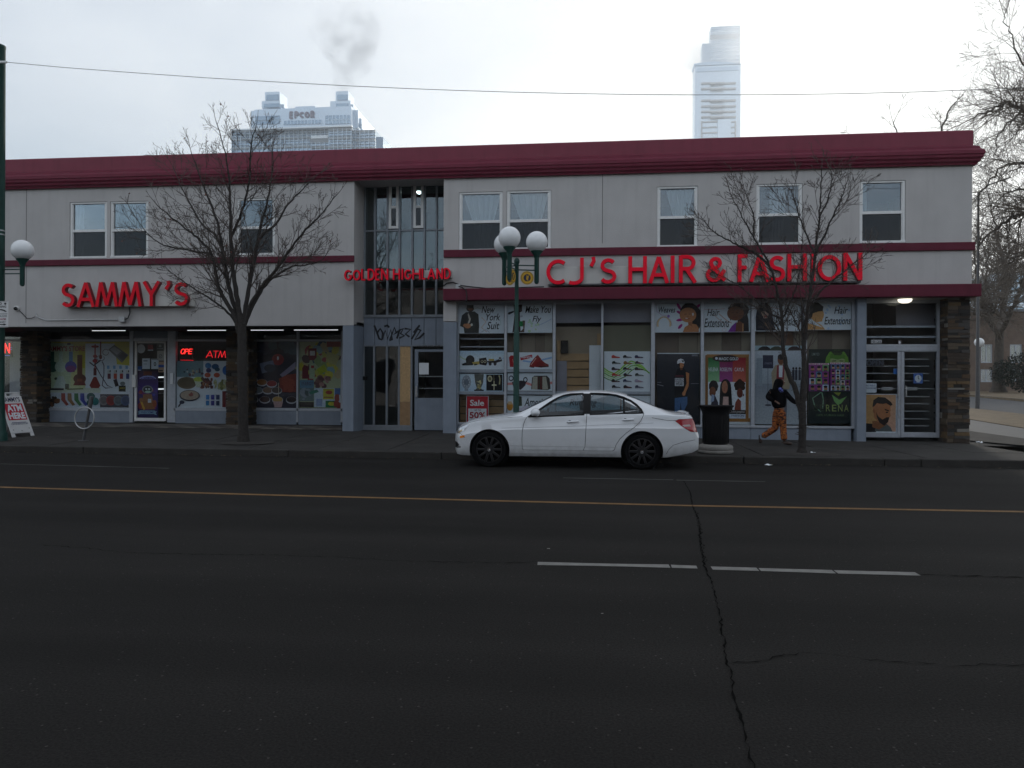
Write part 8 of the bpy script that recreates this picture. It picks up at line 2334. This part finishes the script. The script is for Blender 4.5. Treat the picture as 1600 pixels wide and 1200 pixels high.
# dark shrub in front of the house
r_ = random.Random(3)
sb = PD(1590, 606, 60); 
shr = thing('evergreen_shrub', 'dark evergreen shrub against the brown house at the right edge', 'shrub', sb)
q = MB()
for k in range(2600):
    v = rvec(r_) * (r_.random() ** .4)
    p_ = sb + Vector((v.x * 2.0, v.y * 1.6, 1.3 + v.z * 1.55 * (1 + .2 * math.sin(3 * v.x))))
    a, b = rvec(r_) * .13, rvec(r_) * .11
    q.add([p_, p_ + a, p_ + a + b, p_ + b], [(0, 1, 2, 3)])
q.build('foliage', pmat('evergreen', (.018, .026, .018), .8, var=.4, scale=2), shr)
MB().tube([sb, sb + Vector((0, 0, 1.6))], [.14, .08], 8).build('stem', M['elm'], shr)

# ------------------------------------------------------------------ air: haze, chimney smoke, fog bank
xa, xb_, ya, yb_, za, zb__ = -640, 660, -210, 660, -1.6, 262
hz = MB().box(xa, xb_, ya, yb_, za, zb__)
def volmat(name, dens, col=(.86, .93, 1.0), aniso=.6):
    m = bpy.data.materials.new(name); m.use_nodes = True
    t = m.node_tree
    for n in list(t.nodes): t.nodes.remove(n)
    o = NN(t, 'ShaderNodeOutputMaterial'); v = NN(t, 'ShaderNodeVolumePrincipled')
    v.inputs['Color'].default_value = (*col, 1); v.inputs['Density'].default_value = dens; v.inputs['Anisotropy'].default_value = aniso
    t.links.new(v.outputs[0], o.inputs['Volume'])
    return m, t, v
HAZE = .0003
hm, _, _ = volmat('haze_air', HAZE)
ho = hz.build('haze', hm, kind='stuff')
def cloud(name, pts, radii, dens, col, sc, lo=.45, aniso=.2):
    mb = MB(); mb.tube(pts, radii, 14)
    c = sum((Vector(p) for p in pts), Vector()) / len(pts)
    m, t, v = volmat(name + '_vol', dens, col, aniso)
    tcn = NN(t, 'ShaderNodeTexCoord'); n = NN(t, 'ShaderNodeTexNoise'); n.inputs['Scale'].default_value = sc; n.inputs['Detail'].default_value = 4
    t.links.new(tcn.outputs['Object'], n.inputs['Vector'])
    mr = NN(t, 'ShaderNodeMapRange'); mr.inputs['From Min'].default_value = lo; mr.inputs['From Max'].default_value = lo + .22; mr.inputs['To Min'].default_value = 0; mr.inputs['To Max'].default_value = dens
    t.links.new(n.outputs['Fac'], mr.inputs['Value']); t.links.new(mr.outputs[0], v.inputs['Density'])
    return mb.build(name, m, kind='stuff')
YS_ = YE + 10
cloud('smoke_plume', [P(527, 160, YS_), P(528, 148, YS_), P(533, 135, YS_), P(541, 118, YS_ + 2), P(548, 98, YS_ + 4), P(545, 72, YS_ + 6), P(540, 40, YS_ + 8)], [2.4, 3.4, 4.8, 7.5, 11, 15, 20], .040, (.45, .46, .48), .12, .44)

mm_, _, _ = volmat('mist_vol', .0015, (.90, .95, 1.0), .5)
MB().box(-600, 620, 228, 640, -1.0, 258).build('mist', mm_, kind='stuff')
YB_ = 500.0
cloud('fog_bank', [P(1060, 100, YB_), P(1085, 92, YB_), P(1110, 84, YB_), P(1140, 76, YB_), P(1175, 66, YB_), P(1210, 60, YB_)], [3, 9, 12, 15, 14, 6], .035, (.97, .98, 1.0), .06, .40, .5)
